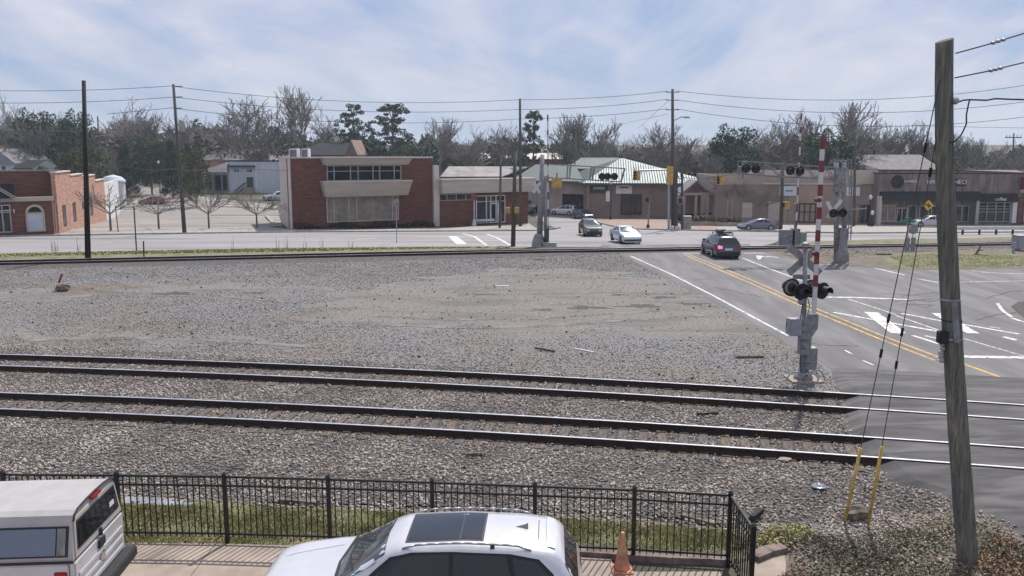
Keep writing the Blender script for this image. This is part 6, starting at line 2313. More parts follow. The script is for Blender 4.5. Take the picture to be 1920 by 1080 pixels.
def right_cantilever():
    b = gp(1580, 490)
    Y = b.y
    p = lambda x, y, dy=0: at(x, y, Y + dy)
    root = thing('cantilever_signal', 'long silver cantilever with flashing light pairs reaching left from the right mast', 'crossing signal', tuple(b))
    for x in (1568, 1583):
        MB().rod(p(x, 488), p(x, 305), .17, .15, n=14).build('mast', M['silver'], root, smooth=True)
    MB().lathe((b.x - .1, b.y, b.z), [(.5, -.1), (.48, .5), (.34, 1.0), (.3, 2.2), (.25, 2.3)], 18).build('mast_base', M['silver'], root)
    truss(root, p(1398, 303), p(1590, 316), p(1398, 327), p(1565, 337), 5, .05, M['silver'])
    # end frame
    mb = MB()
    q = [p(1384, 302, -.1), p(1392, 302, -.1), p(1392, 335, -.1), p(1384, 335, -.1)]
    mb.path(q + [q[0]], .05, 6); mb.rod(p(1387, 312, -.1), p(1391, 324, -.1), .12, n=6)
    mb.build('end_frame', M['silver'], root)
    # platform with railing at the mast head
    mb = MB()
    for x in (1572, 1580, 1590, 1596):
        mb.rod(p(x, 298), p(x, 440 if x > 1593 else 330), .04, n=5)
    mb.rod(p(1568, 302), p(1596, 300), .04, n=5); mb.rod(p(1568, 318), p(1596, 318), .04, n=5)
    mb.build('railing', M['silver'], root)
    mb = MB()
    for dx in (0, 5):
        mb.rod(p(1593 + dx, 330, -.3), p(1590 + dx, 450, -.3), .035, n=5)
    for k in range(12):
        y = 335 + k * 9
        mb.rod(p(1593, y, -.3), p(1598, y, -.3), .025, n=4)
    mb.build('ladder', M['silver'], root)
    c = p(1574, 340, -.3)
    MB().box(c.x - .35, c.x + .35, Y - .4, Y - .1, c.z - .7, c.z + .9).build('relay_box', M['silver'], root, bevel=.03)
    for x, y in ((1399, 316), (1417, 317), (1482, 320), (1500, 321), (1563, 400), (1580, 399)):
        flasher(root, p(x, y, -.35), (.05, -1, -.02), .3)
    MB().rod(p(1560, 397, -.1), p(1625, 391, -.1), .05, n=6).build('sign_arm', M['silver'], root)
    # crossbuck folded edge-on at the mast
    for k, (xa, ya, xb, yb) in enumerate(((1552, 408, 1578, 375), (1551, 378, 1566, 410))):
        a_, b2 = p(xa, ya, -.2 - .03 * k), p(xb, yb, -.2 - .03 * k)
        ax = (b2 - a_).normalized(); pr = Vector((-ax.z, 0, ax.x)) * .12; th = Vector((0, .012, 0))
        MB().hull([a_ - pr - th, a_ + pr - th, a_ + pr + th, a_ - pr + th], [b2 - pr - th, b2 + pr - th, b2 + pr + th, b2 - pr + th]).build('crossbuck_blade', M['white'], root)
    # roadside gate with red striped arm further left
    b = gp(1492, 462)
    Y2 = b.y
    p2 = lambda x, y, dy=0: at(x, y, Y2 + dy)
    r2 = thing('gate_signal', 'far gate with upright thin striped arm left of the right cantilever mast', 'crossing signal', tuple(b))
    MB().rod(b, p2(1490, 382), .1, n=10).build('mast', M['silver'], r2)
    MB().box(b.x - .5, b.x + .15, Y2 - .5, Y2 + .2, b.z, b.z + 1.5).build('gate_mechanism', M['silver'], r2, bevel=.04)
    MB().box(b.x + .2, b.x + .75, Y2 - .35, Y2 + .2, b.z + .2, b.z + 1.2).build('relay_box', M['boxgreen'], r2, bevel=.03)
    A, B = p2(1492, 440, -.3), p2(1503, 213, -.3)
    gate_arm(r2, A, B, .12, [(.05, .12), (.19, .26), (.33, .40), (.47, .53), (.60, .66), (.73, .78), (.84, .89), (.95, 1)])
    c = p2(1465, 438)
    MB().box(c.x - .2, c.x + 1.0, Y2 - .5, Y2 + .1, b.z - .1, b.z + 1.4).build('counterweight', M['silver'], r2, bevel=.05)


right_cantilever()


def left_cantilever():
    b = gp(1010, 461)
    Y = b.y
    p = lambda x, y, dy=0: at(x, y, Y + dy)
    root = thing('cantilever_signal', 'grey mast and box beam cantilever over the side street near the annex', 'crossing signal', tuple(b))
    MB().rod(p(1011, 461), p(1017, 290), .26, .17, n=14).build('mast', M['silver'], root, smooth=True)
    MB().rod(p(1023, 459), p(1023, 330), .13, n=10).build('mast', M['silver'], root, smooth=True)
    MB().lathe((b.x, b.y, b.z), [(.6, -.1), (.55, .35), (.36, .9), (.28, 1.0)], 16).build('mast_base', M['silver'], root)
    a0, a1, b0, b1 = p(1028, 308), p(1172, 316), p(1028, 333), p(1165, 341)
    mb = MB()
    for o in (Vector(), Vector((0, .5, 0))):
        mb.rod(a0 + o, a1 + o, .05, n=6); mb.rod(b0 + o, b1 + o, .05, n=6)
        for x in (1065, 1070, 1110, 1115):
            t = (x - 1028) / 144
            mb.rod(a0.lerp(a1, t) + o, b0.lerp(b1, t) + o, .05, n=5)
        mb.rod(b1 + o, b1.lerp(a1, 1) + o, .05, n=5)
    mb.build('cantilever_beam', M['silver'], root)
    for x in (1129, 1139, 1152):
        flasher(root, p(x, 331, -.3), (.1, -1, 0), .3)
    for k, (xa, ya, xb, yb) in enumerate(((1001, 341, 1012, 362), (1000, 361, 1013, 342))):
        a_, b2 = p(xa, ya, -.3 - .03 * k), p(xb, yb, -.3 - .03 * k)
        ax = (b2 - a_).normalized(); pr = Vector((-ax.z, 0, ax.x)) * .12; th = Vector((0, .012, 0))
        MB().hull([a_ - pr - th, a_ + pr - th, a_ + pr + th, a_ - pr + th], [b2 - pr - th, b2 + pr - th, b2 + pr + th, b2 - pr + th]).build('crossbuck_blade', M['white'], root)
    MB().box(p(1024, 449).x - .3, p(1036, 449).x + .3, Y - .9, Y - .2, b.z, b.z + .35).build('counterweight', M['boxgreen'], root, bevel=.05)
    MB().box(p(1022, 449).x, p(1029, 449).x, Y - .5, Y - .1, b.z, b.z + 1.5).build('gate_mechanism', M['roofgreen'], root, bevel=.04)
    A, B = p(1028, 447, -.3), p(1027, 215, -.3)
    gate_arm(root, A, B, .11, [(.05, .10), (.18, .24), (.32, .38), (.46, .52), (.59, .65), (.72, .77), (.84, .88), (.95, 1)])
    # rear of the traffic light beside the mast
    return root


left_cantilever()


def traffic_light(px, py, Y, label, h=1.1, back=False, w=.36, hang=None):
    c = at(px, py, Y)
    root = thing('traffic_light', label, 'traffic light', tuple(c))
    MB().box(c.x - w / 2, c.x + w / 2, Y - .12, Y + .12, c.z - h / 2, c.z + h / 2).build('housing', M['yellow'], root, bevel=.03)
    if not back:
        for k in (-1, 0, 1):
            q = c + Vector((-.02, -.14, k * h * .3))
            mb = MB(); disc(mb, q, (0, -1, 0), h * .13, .03, 14); o = mb.build('lens', M['black'], root)
            mb = MB(); mb.rod(q + Vector((0, -.02, 0)), q + Vector((0, -.18, .0)), h * .14, n=12, cap=False); mb.build('visor', M['black'], o)
    mb = MB().rod(c + Vector((0, 0, h / 2)), c + Vector((0, 0, h / 2 + .35)), .04, n=6)
    mb.build('hanger', M['steel_dark'], root)
    return root


traffic_light(1190, 329, 96, 'dark faced traffic light left of its yellow neighbour under the bright roof')
traffic_light(1197, 329, 96, 'yellow backed traffic light just right of the dark faced one', back=True, w=.45)
traffic_light(1256, 329, 92, 'large yellow traffic light by the tallest corner pole', h=2.0, w=.7, back=True)
traffic_light(1354, 337, 90, 'yellow traffic light hanging right of the gabled porch', h=1.0, w=.5, back=True)
traffic_light(1346, 337, 90, 'dark traffic light face beside the yellow one by the tan building', h=1.0, w=.5)
traffic_light(1044, 343, 62, 'wide yellow signal box right of the left gate arm', h=.75, w=.75, back=True)


def corner_frame():
    b = gp(1254, 431)
    Y = b.y
    p = lambda x, y, dy=0: at(x, y, Y + dy)
    root = thing('signal_gantry', 'grey steel posts and mast arm holding the traffic lights at the street corner', 'signal gantry', tuple(b))
    for x, y0, r in ((1254, 312, .14), (1268, 322, .2), (1279, 322, .16)):
        MB().rod(p(x, 430), p(x, y0), r, r * .85, n=10).build('post', M['steel_dark'] if x > 1260 else M['steel'], root)
    MB().rod(p(1200, 320), p(1256, 318), .1, n=8).build('mast_arm', M['steel'], root)
    mb = MB()
    for k in range(7):
        mb.rod(p(1268, 330 + k * 14), p(1279, 337 + k * 14), .05, n=4)
    mb.build('bracing', M['steel_dark'], root)
    c = p(1275, 376, -.3)
    MB().box(c.x - .35, c.x + .35, Y - .5, Y - .2, c.z - .4, c.z + .4).build('pedestrian_signal', M['silver'], root, bevel=.03)
    MB().box(c.x - .22, c.x + .22, Y - .53, Y - .5, c.z - .27, c.z + .27).build('signal_face', M['black'], root)
    for x in (1259, 1270):
        c = p(x, 427, -.2)
        MB().box(c.x - .25, c.x + .25, Y - .4, Y, b.z - .05, b.z + .45).build('footing', M['whitewall'], root)
    c = gp(1288, 430)
    o = thing('control_cabinet', 'pale green electrical cabinet beside the corner signal posts', 'cabinet', tuple(c))
    MB().box(c.x - .42, c.x + .42, c.y - .3, c.y + .3, c.z, c.z + 1.45).build('casing', M['boxgreen'], o, bevel=.03)
    MB().box(c.x - .46, c.x + .46, c.y - .34, c.y + .34, c.z + 1.452, c.z + 1.53).build('lid', M['whitewall'], o)
    # slim pedestrian post
    b = gp(1215, 428)
    o = thing('signal_post', 'slim white post with a push button signal on the brick pavement', 'post', tuple(b))
    MB().rod(b, at(1218, 371, b.y), .09, n=8).build('shaft', M['silver'], o)
    MB().lathe(tuple(b), [(.2, 0), (.18, .3), (.1, .5)], 12).build('foot', M['black'], o)
    t = at(1216, 374, b.y)
    MB().box(t.x - .35, t.x, t.y - .2, t.y + .1, t.z - .3, t.z + .2).build('signal_head', M['black'], o, bevel=.02)


corner_frame()


def lamp_post(px, ybase, ytop, label):
    b = gp(px, ybase); t = at(px, ytop, b.y)
    root = thing('street_lamp', label, 'street lamp', tuple(b))
    MB().lathe(tuple(b), [(.25, 0), (.22, .3), (.1, .6), (.07, 1.0), (.06, t.z - b.z - .3), (.1, t.z - b.z - .2)], 12).build('column', M['black'], root)
    MB().lathe((b.x, b.y, t.z), [(.1, -.2), (.2, -.05), (.22, .15), (.12, .3), (.03, .36)], 14).build('globe', M['globe'], root, smooth=True)
    return root, b


_, lb_ = lamp_post(1145, 412, 343, 'black lamp post with white globe and a small banner on the brick pavement')
c = at(1140, 368, lb_.y)
MB().box(c.x - .3, c.x + .25, lb_.y - .02, lb_.y + .02, c.z - .75, c.z + .75).build('banner', M['paper'], _)
lamp_post(1629, 424, 371, 'lamp post with cream globe in front of the tan building')
lamp_post(302, 384, 305, 'black lamp post in the parking lot with a white globe')
lamp_post(1504 + 130, 425, 400, 'short globe lamp in front of the grey shutters')

# road signs
b = gp(1741, 423); c = at(1740, 385, b.y)
o = thing('warning_sign', 'yellow diamond sign with black two headed arrow beside the big pole', 'sign', tuple(b))
MB().rod(b, c, .05, n=6).build('post', M['steel'], o)
h = .68
MB().hull([c + Vector((0, -.07, -h)), c + Vector((h, -.07, 0)), c + Vector((0, -.07, h)), c + Vector((-h, -.07, 0))], [c + Vector((0, -.1, -h)), c + Vector((h, -.1, 0)), c + Vector((0, -.1, h)), c + Vector((-h, -.1, 0))]).build('plate', mat('sign_yellow', (.75, .42, .02), .5, 0, .03, 3), o)
mb = MB()
mb.box(c.x - .32, c.x + .32, c.y - .115, c.y - .103, c.z - .05, c.z + .05); mb.box(c.x - .06, c.x + .06, c.y - .119, c.y - .105, c.z - .35, c.z + .3)
mb.box(c.x - .3, c.x - .12, c.y - .118, c.y - .104, c.z + .0, c.z + .2); mb.box(c.x + .12, c.x + .3, c.y - .118, c.y - .104, c.z - .2, c.z + .08)
mb.build('arrow_symbol', M['black'], o)
b = gp(889, 424); c = at(889, 370, b.y)
o = thing('pedestrian_sign', 'white post with a dark red sign in front of the brick annex', 'sign', tuple(b))
MB().rod(b, c, .07, n=6).build('post', M['paper'], o)
MB().box(c.x - .4, c.x + .4, c.y - .12, c.y - .06, c.z - .35, c.z + .35).build('plate', M['red'], o)
MB().lathe(tuple(b), [(.3, 0), (.3, .2), (.12, .8)], 12).build('foot', M['paper'], o)
b = gp(744, 456); c = at(743, 376, b.y)
o = thing('sign_post', 'thin perforated post with small plate on the verge before the bank', 'sign', tuple(b))
MB().rod(b, c, .04, n=6).build('post', M['steel'], o)
MB().box(c.x - .25, c.x + .25, c.y - .05, c.y - .02, c.z - .5, c.z + .1).build('plate', M['silver'], o)
for (x0, y0, x1, y1, lb) in [(251, 386, 256, 470, 'tall thin post between the two left lot trees'), (216, 385, 222, 436, 'leaning brown stake by the first lot tree'), (269, 452, 270, 482, 'short thin stake in the verge near the far track')]:
    b = gp(x1, y1); c = at(x0, y0, b.y)
    o = MB().rod(b, c, .05, n=6).build('post', M['wood'], None); tag(o, lb, 'post')
b = gp(5, 474)
# green street name signs and stop sign by the right verge
b = gp(1702, 470); c = at(1702, 418, b.y)
o = thing('street_sign', 'street name signs above the back of an octagonal stop sign on the right verge', 'sign', tuple(b))
MB().rod(b, c, .05, n=6).build('post', M['steel'], o)
MB().box(c.x - .65, c.x + .6, c.y - .03, c.y + .03, c.z + .02, c.z + .22).build('name_blade', M['sign_green'] if 'sign_green' in M else mat('sign_green', (.03, .2, .12), .5, 0, .05, 3), o)
MB().box(c.x - .03, c.x + .03, c.y - .5, c.y + .5, c.z + .24, c.z + .42).build('name_blade', mat('sign_green_2', (.03, .2, .12), .5, 0, .05, 3), o)
q = at(1713, 430, b.y)
oc = [q + Vector((.4 * math.cos(math.pi / 8 + k * math.pi / 4), 0, .4 * math.sin(math.pi / 8 + k * math.pi / 4))) for k in range(8)]
MB().hull(oc, [v + Vector((0, .02, 0)) for v in oc]).build('stop_sign_back', M['silver'], o)
MB().rod(q + Vector((0, .05, -2.2)), q + Vector((0, .05, .3)), .04, n=6).build('post', M['steel'], o)
for i, x in enumerate((1700, 1711)):
    c0 = at(x, 463, b.y)
    MB().box(c0.x - .16, c0.x + .16, b.y - .1, b.y, c0.z - .45, c0.z + .75).build('marker_board', M['silver'], o)

# guard rail on the right
def guard_rail():
    pts = [gp(1790, 440), gp(1860, 439.5), gp(1930, 439)]
    root = thing('guard_rail', 'bright metal guard rail on dark posts along the street at the right', 'guard rail', tuple(pts[0]))
    a, b = pts[0], pts[2] + Vector((6, 0, 0))
    d = (b - a).normalized()
    mb = MB()
    for z0, z1, y in ((.48, .6, 0), (.6, .68, -.06), (.68, .8, 0)):
        mb.hull([a + Vector((0, y - .03, z0)), b + Vector((0, y - .03, z0)), b + Vector((0, y + .03, z0)), a + Vector((0, y + .03, z0))], [a + Vector((0, y - .03, z1 - .002)), b + Vector((0, y - .03, z1 - .002)), b + Vector((0, y + .03, z1 - .002)), a + Vector((0, y + .03, z1 - .002))])
    mb.build('rail', mat('pale_galvanised', (.6, .6, .6), .5, .1, .1, 3), root)
    n = 8
    for k in range(n):
        p = a.lerp(b, (k + .5) / n)
        MB().box(p.x - .08, p.x + .08, p.y + .04, p.y + .2, p.z - .1, p.z + .7).build('post', M['wood_dark'], root)


guard_rail()
b = gp(1905, 470)
o = thing('equipment_cabinet', 'grey steel signal cabinet on short legs at the right edge', 'cabinet', tuple(b))
MB().box(b.x - .15, b.x + 1.6, b.y - .5, b.y + .5, b.z + .15, b.z + 1.15).build('casing', M['cabinet'], o, bevel=.03)
MB().box(b.x - .2, b.x + 1.65, b.y - .55, b.y + .55, b.z + 1.152, b.z + 1.2).build('lid', M['silver'], o)
for dx in (0, 1.4):
    MB().box(b.x + dx, b.x + dx + .1, b.y - .4, b.y + .4, b.z - .1, b.z + .148).build('leg', M['silver'], o)
b = gp(1900, 475)
o = MB().rod(b, b + Vector((0, 0, .8)), .1, n=10).build('bollard', M['cabinet'], None); tag(o, 'short grey bollard left of the steel signal cabinet', 'bollard')
b = gp(1829, 478)
o = thing('stump', 'orange brown broken root sticking out of the dirt beyond the big pole', 'stump', tuple(b))
MB().rod(b, b + Vector((.35, 0, .7)), .09, .05, n=6).build('stem', M['tie2'], o)
MB().rod(b + Vector((.1, 0, .3)), b + Vector((.6, .1, .35)), .05, .03, n=6).build('side_root', M['tie2'], o)
MB().rod(b, b + Vector((.7, -.5, .02)), .06, .03, n=6).build('side_root', M['wood_dark'], o)

# planters on the brick pavement
def planter(px0, px1, y, h, label, depth=1.2, m='concrete'):
    a, b = gp(px0, y), gp(px1, y + (2 if px1 > px0 + 60 else 0))
    root = thing('planter', label, 'planter', tuple(a))
    d = (b - a); d.z = 0; d.normalize(); n = Vector((-d.y, d.x, 0))
    q = [a, b, b + n * depth, a + n * depth]
    MB().hull([(p.x, p.y, p.z - .2) for p in q], [(p.x, p.y, p.z + h) for p in q]).build('wall', M[m], root)
    rng = np.random.default_rng(int(px0))
    k = int((b - a).length * 120)
    t = rng.uniform(.02, .98, k); s = rng.uniform(.1, .9, k) * depth
    X = a.x + (b.x - a.x) * t + n.x * s; Y = a.y + (b.y - a.y) * t + n.y * s
    Z = a.z + h + rng.uniform(0, .55, k) * (.4 + .6 * np.sin(t * 19) ** 2)
    inv = MAT4[root.name].inverted().translation
    leaves('shrub', X + inv.x, Y + inv.y, Z + inv.z, .28, rng, M['plants'], root, kind='stuff')


planter(1135, 1222, 408, .55, 'long low stone planter with shrubs below the banner')
planter(1296, 1345, 424, .55, 'planter with dark shrubs in front of the gabled porch')
planter(1346, 1392, 425, .5, 'planter with yellowed plants left of the slate grey sedan')
# pedestrian-like dark bin
b = gp(1124, 403)
o = thing('litter_bin', 'small dark litter bin against the brown shop wall', 'bin', tuple(b))
MB().lathe(tuple(b), [(.28, 0), (.34, .1), (.34, 1.0), (.25, 1.15)], 14).build('drum', M['black'], o)
MB().lathe((b.x, b.y, b.z + 1.15), [(.2, 0), (.3, .1), (.1, .3)], 14).build('lid', M['black'], o)

# ================================================================== TREES
def branch_segs(seed, H, mode):
    rng = random.Random(seed)
    trunk, crown = [], []

    def grow(p, d, L, r, lev, maxlev):
        nonlocal trunk, crown
        n = 4 if lev < 2 else 3
        q = p
        pts = [(p, r)]
        for k in range(n):
            j = .10 if lev == 0 else .2
            d = (d + Vector((rng.gauss(0, j), rng.gauss(0, j), rng.gauss(0, j * .6) + (.04 if mode != 'flat' else 0)))).normalized()
            q2 = q + d * (L / n)
            r2 = r * (1 - .55 * (k + 1) / n)
            (trunk if lev == 0 else crown).append((q, q2, r * (1 - .55 * k / n), r2))
            q = q2
            pts.append((q, r2))
        if lev >= maxlev:
            return
        kids = {0: 6, 1: 4, 2: 4, 3: 3, 4: 2}[lev]
        for i in range(kids):
            t = rng.uniform(.35, 1) if i else 1.0
            idx = min(n, max(1, round(t * n)))
            bp, br = pts[idx]
            ax = Vector((rng.gauss(0, 1), rng.gauss(0, 1), 0))
            if ax.length < .01:
                ax = Vector((1, 0, 0))
            ax.normalize()
            ang = {'vase': (.30, .6), 'round': (.5, 1.0), 'tall': (.25, .55), 'flat': (.7, 1.2)}[mode]
            a = rng.uniform(*ang) if i else rng.uniform(.1, .3)
            nd = (d * math.cos(a) + ax * math.sin(a))
            nd.z += {'vase': .15, 'round': .05, 'tall': .3, 'flat': -.02}[mode]
            nd.normalize()
            grow(bp, nd, L * rng.uniform(.58, .8), br * rng.uniform(.6, .8), lev + 1, maxlev)
    L0 = {'vase': .28, 'round': .33, 'tall': .38, 'flat': .3}[mode] * H
    grow(Vector((0, 0, 0)), Vector((0, 0, 1)), L0, .024 * H, 0, 5)
    return trunk, crown


def norm_segs(tr, cr, H):
    mz = max(max(s[1].z for s in cr), .1)
    k = H / mz
    f = lambda S, m: [(a * k, b * k, max(ra * k, m), max(rb * k, m)) for a, b, ra, rb in S]
    return f(tr, .04), f(cr, .03)


PROTO = {}


def make_bare(key, seed, mode, m):
    tr, cr = norm_segs(*branch_segs(seed, 10, mode), 10)
    cr = cr[:9000]
    t = seg_mesh('trunk', tr, M['bark'], n=7)
    c = seg_mesh('crown', cr, M[m], n=3)
    PROTO[key] = (t.data, c.data)
    bpy.data.objects.remove(t); bpy.data.objects.remove(c)


make_bare('b1', 1, 'round', 'twig'); make_bare('b2', 5, 'vase', 'twig'); make_bare('b3', 9, 'tall', 'twig'); make_bare('b4', 14, 'round', 'twig_light')
make_bare('b5', 23, 'vase', 'twig_light')


def make_ever(key, seed, mode, m):
    rng = np.random.default_rng(seed)
    H = 10.0
    C, S = [], []
    if mode == 'pine':
        nb = 95
        for i in range(nb):
            h = rng.uniform(.38, 1.0) ** .9
            rad = 2.9 * (1 - ((h - .66) / .42) ** 2) * rng.uniform(.2, 1)
            rad = max(rad, .35)
            a = rng.uniform(0, 6.28)
            C.append((rad * math.cos(a), rad * math.sin(a), h * H * .96)); S.append(rng.uniform(.3, .62))
        dens = 60; zs = .5
    elif mode == 'cone':
        for i in range(70):
            h = rng.uniform(.08, 1)
            rad = 2.7 * (1 - h) ** .75 * rng.uniform(.4, 1.0)
            a = rng.uniform(0, 6.28)
            C.append((rad * math.cos(a), rad * math.sin(a), h * H * .97)); S.append(rng.uniform(.5, .9))
        dens = 75; zs = .7
    else:
        for i in range(80):
            u = rng.normal(0, 1, 3); u /= np.linalg.norm(u)
            k = rng.uniform(.55, 1)
            C.append((u[0] * 3.9 * k, u[1] * 3.9 * k, 5.3 + u[2] * 4.3 * k)); S.append(rng.uniform(.6, 1.15))
        dens = 80; zs = .8
    P = []
    for c, s in zip(C, S):
        g = rng.normal(0, 1, (dens, 3)); g /= np.linalg.norm(g, axis=1)[:, None]
        g *= (rng.uniform(.3, 1, dens) ** .6 * s)[:, None]; g[:, 2] *= zs
        P.append(g + np.array(c))
    P = np.concatenate(P)
    P[:, 2] = np.clip(P[:, 2], .3, None)
    o = leaves('crown', P[:, 0], P[:, 1], P[:, 2], .2 if mode == 'pine' else .3, rng, M[m], link=False)
    segs = [(Vector((0, 0, 0)), Vector((.1, 0, 5)), .22, .15), (Vector((.1, 0, 5)), Vector((0, .05, 9.3)), .15, .04)]
    for c in C[::3]:
        segs.append((Vector((0.05, 0, max(.5, c[2] - 1.2))), Vector(c), .06, .02))
    t = seg_mesh('trunk', segs, M['bark'], n=6)
    PROTO[key] = (t.data, o.data)
    bpy.data.objects.remove(t); bpy.data.objects.remove(o)


make_ever('p1', 31, 'pine', 'pine'); make_ever('p2', 32, 'pine', 'pine'); make_ever('c1', 33, 'cone', 'ever'); make_ever('r1', 34, 'round', 'ever'); make_ever('r2', 35, 'round', 'magnolia')


def tree(key, px, ytop, Y, label, width=1.0, rz=0.0, group=None, ybase=None):
    base = at(px, 400, Y)
    z0 = zt(Y)
    t = at(px, ytop, Y)
    H = t.z - z0
    ex = (H / 10)
    name = {'b': 'bare_tree', 'p': 'pine_tree', 'c': 'conifer', 'r': 'evergreen_tree'}[key[0]]
    root = thing(name, label, 'tree', (t.x, Y, z0), rz, group)
    root.scale = (ex * width, ex * width, ex)
    for nm, me in zip(('trunk', 'crown'), PROTO[key]):
        o = bpy.data.objects.new(nm, me); COL.objects.link(o); o.parent = root
    return root


TR = [
    ('b4', 18, 172, 240, 'slender bare tree standing high at the far left edge', .6), ('r1', 62, 194, 205, 'round dark evergreen at the upper left skyline', .75), ('r1', 138, 196, 212, 'smaller evergreen crown left of the dark straight pole', .6),
    ('b1', 100, 205, 230, 'low bare tree between the two left evergreens', .8), ('b4', 220, 180, 225, 'broad pale bare tree right of the dark straight pole', 1.1), ('b2', 268, 205, 222, 'bare tree left of the leaning transformer pole', .9),
    ('b1', 480, 175, 200, 'wide many branched bare tree above the pale blue building', 1.15), ('b5', 573, 157, 205, 'tallest fan shaped bare tree behind the bank ventilators', .72), ('b1', 430, 200, 215, 'bare tree at the left of the wide many branched one', .9), ('b4', 620, 195, 212, 'bare tree right of the tallest fan shaped tree', .8),
    ('p2', 662, 192, 195, 'left pine of the pair behind the bank', .8), ('p1', 735, 190, 195, 'right rounded pine of the pair behind the bank', 1.0),
    ('b5', 815, 220, 185, 'pale bare tree with spreading crown right of the pines', 1.0), ('b4', 880, 232, 190, 'bare tree above the low brick school building', 1.0), ('b1', 945, 228, 200, 'bare crown left of the tall dark pole', 1.0),
    ('p1', 1000, 203, 175, 'single narrow pine right of the tall dark pole', .55), ('b2', 1055, 215, 180, 'bare tree behind the left gate arm', 1.0), ('b5', 1098, 212, 178, 'wide twiggy bare tree above the dark green roof', 1.0), ('b4', 1140, 228, 185, 'bare tree at the right edge of the green roof clump', .8),
    ('b4', 1190, 250, 200, 'low hazy bare tree in the skyline gap', .9), ('b1', 1232, 226, 190, 'bare tree just left of the tallest corner pole', 1.0), ('b2', 1290, 248, 195, 'bare tree just right of the tallest corner pole', 1.0), ('b4', 1325, 258, 205, 'small bare tree left of the dark evergreen', .8),
    ('r1', 1378, 224, 160, 'large dark evergreen above the right cantilever end', .85), ('b4', 1435, 212, 175, 'pale bare tree behind the cantilever lights', 1.05), ('b1', 1475, 216, 170, 'bare tree left of the striped gate arm', .9), ('b5', 1560, 188, 165, 'tall windswept bare tree above the right signal mast', 1.1),
    ('r1', 1555, 235, 150, 'dense dark evergreen directly behind the gate arm', 1.0), ('b1', 1612, 215, 170, 'bare tree right of the windswept tree', .9), ('b2', 1665, 238, 185, 'thin bare tree above the grey hipped roof', .6), ('b3', 1688, 225, 180, 'upright bare tree left of the big pole', .8), ('b3', 1722, 222, 180, 'upright bare tree touching the big pole', .8),
    ('b2', 1815, 245, 190, 'bare tree right of the big pole', .8), ('b5', 1852, 258, 180, 'pale fan shaped bare tree left of the distant cross arm pole', .9), ('b4', 1915, 262, 185, 'bare tree at the right edge', .9), ('b4', 1765, 246, 190, 'bare tree hidden partly by the big pole', .8),
    # dark green and olive trees lower on the left hill
    ('r2', 130, 268, 150, 'olive evergreen just above the left brick building', .7), ('r2', 165, 262, 158, 'olive magnolia left of the thin wooden pole', .75), ('c1', 232, 262, 175, 'dark conifer right of the thin wooden pole', .9), ('r1', 278, 248, 180, 'tall dark evergreen left of the transformer pole', .8), ('c1', 318, 255, 170, 'dark conifer behind the transformer pole', .8),
    ('r2', 362, 268, 150, 'olive evergreen beside the white porch', .62), ('c1', 350, 262, 165, 'narrow dark conifer close to the transformer pole', .6), ('b1', 482, 266, 200, 'small bare tree rising behind the pale blue building roof', 1.0), ('b1', 240, 280, 190, 'brownish bare tree over the parking lot entrance', 1.0), ('b2', 205, 270, 200, 'brown thicket tree behind the thin wooden pole', 1.0),
    ('r1', 905, 250, 210, 'evergreen crown above the pale hipped roof', .9), ('r1', 850, 262, 215, 'dark evergreen behind the flat brick building', .9), ('r1', 960, 250, 212, 'dark evergreen behind the twin poles', .9), ('c1', 1640, 262, 190, 'dark conifer left of the grey hipped roof', .9), ('r1', 760, 262, 210, 'evergreen low behind the right pine', 1.1), ('r1', 700, 262, 215, 'evergreen low between the two pines', 1.1),
    ('b1', 20, 215, 210, 'brown bare tree above the blue grey house', 1.1), ('b2', 60, 225, 200, 'bare tree above the blue gabled house', 1.0), ('b4', 385, 215, 230, 'bare skyline tree right of the transformer pole', .9), ('b1', 340, 212, 235, 'bare skyline tree directly behind the transformer pole', .9),
    ('b1', 1250, 270, 180, 'brownish bare tree behind the bright metal roof', 1.1), ('b2', 1330, 285, 150, 'low bare tree above the gabled porch', 1.0),
]
rng_ = random.Random(77)
for k, (key, x, y, Y, lb, w) in enumerate(TR):
    tree(key, x, y, Y, lb, w, rng_.uniform(0, 6.28))

# bare street trees in the parking lot strip: short trunk, wide flat vase crown
def lot_tree_segs(seed):
    rng = random.Random(seed)
    tr, cr = [], []
    tr.append((Vector((0, 0, 0)), Vector((0, 0, 1.55)), .11, .09))
    tr.append((Vector((0, 0, 1.55)), Vector((.02, 0, 1.9)), .09, .08))
    top = Vector((.02, 0, 1.8))

    def g(p, d, L, r, lev):
        q = p
        for k in range(3):
            d = (d + Vector((rng.gauss(0, .12), rng.gauss(0, .12), rng.gauss(0, .08)))).normalized()
            q2 = q + d * L / 3
            cr.append((q, q2, r * (1 - .2 * k), r * (1 - .2 * (k + 1))))
            q = q2
            if lev < 3:
                for _ in range(2 if k else 1):
                    nd = (d + Vector((rng.gauss(0, .5), rng.gauss(0, .5), rng.gauss(.1, .3)))).normalized()
                    g(q, nd, L * rng.uniform(.45, .65), r * .55, lev + 1)
    for i in range(8):
        a = i / 8 * 6.28 + rng.uniform(-.3, .3)
        g(top, Vector((math.cos(a), math.sin(a), rng.uniform(.35, 1.1))).normalized(), rng.uniform(1.9, 2.5), .055, 1)
    g(top, Vector((0, 0, 1)), 1.8, .055, 1)
    return tr, [(a, b, max(c, .02), max(d, .018)) for a, b, c, d in cr]


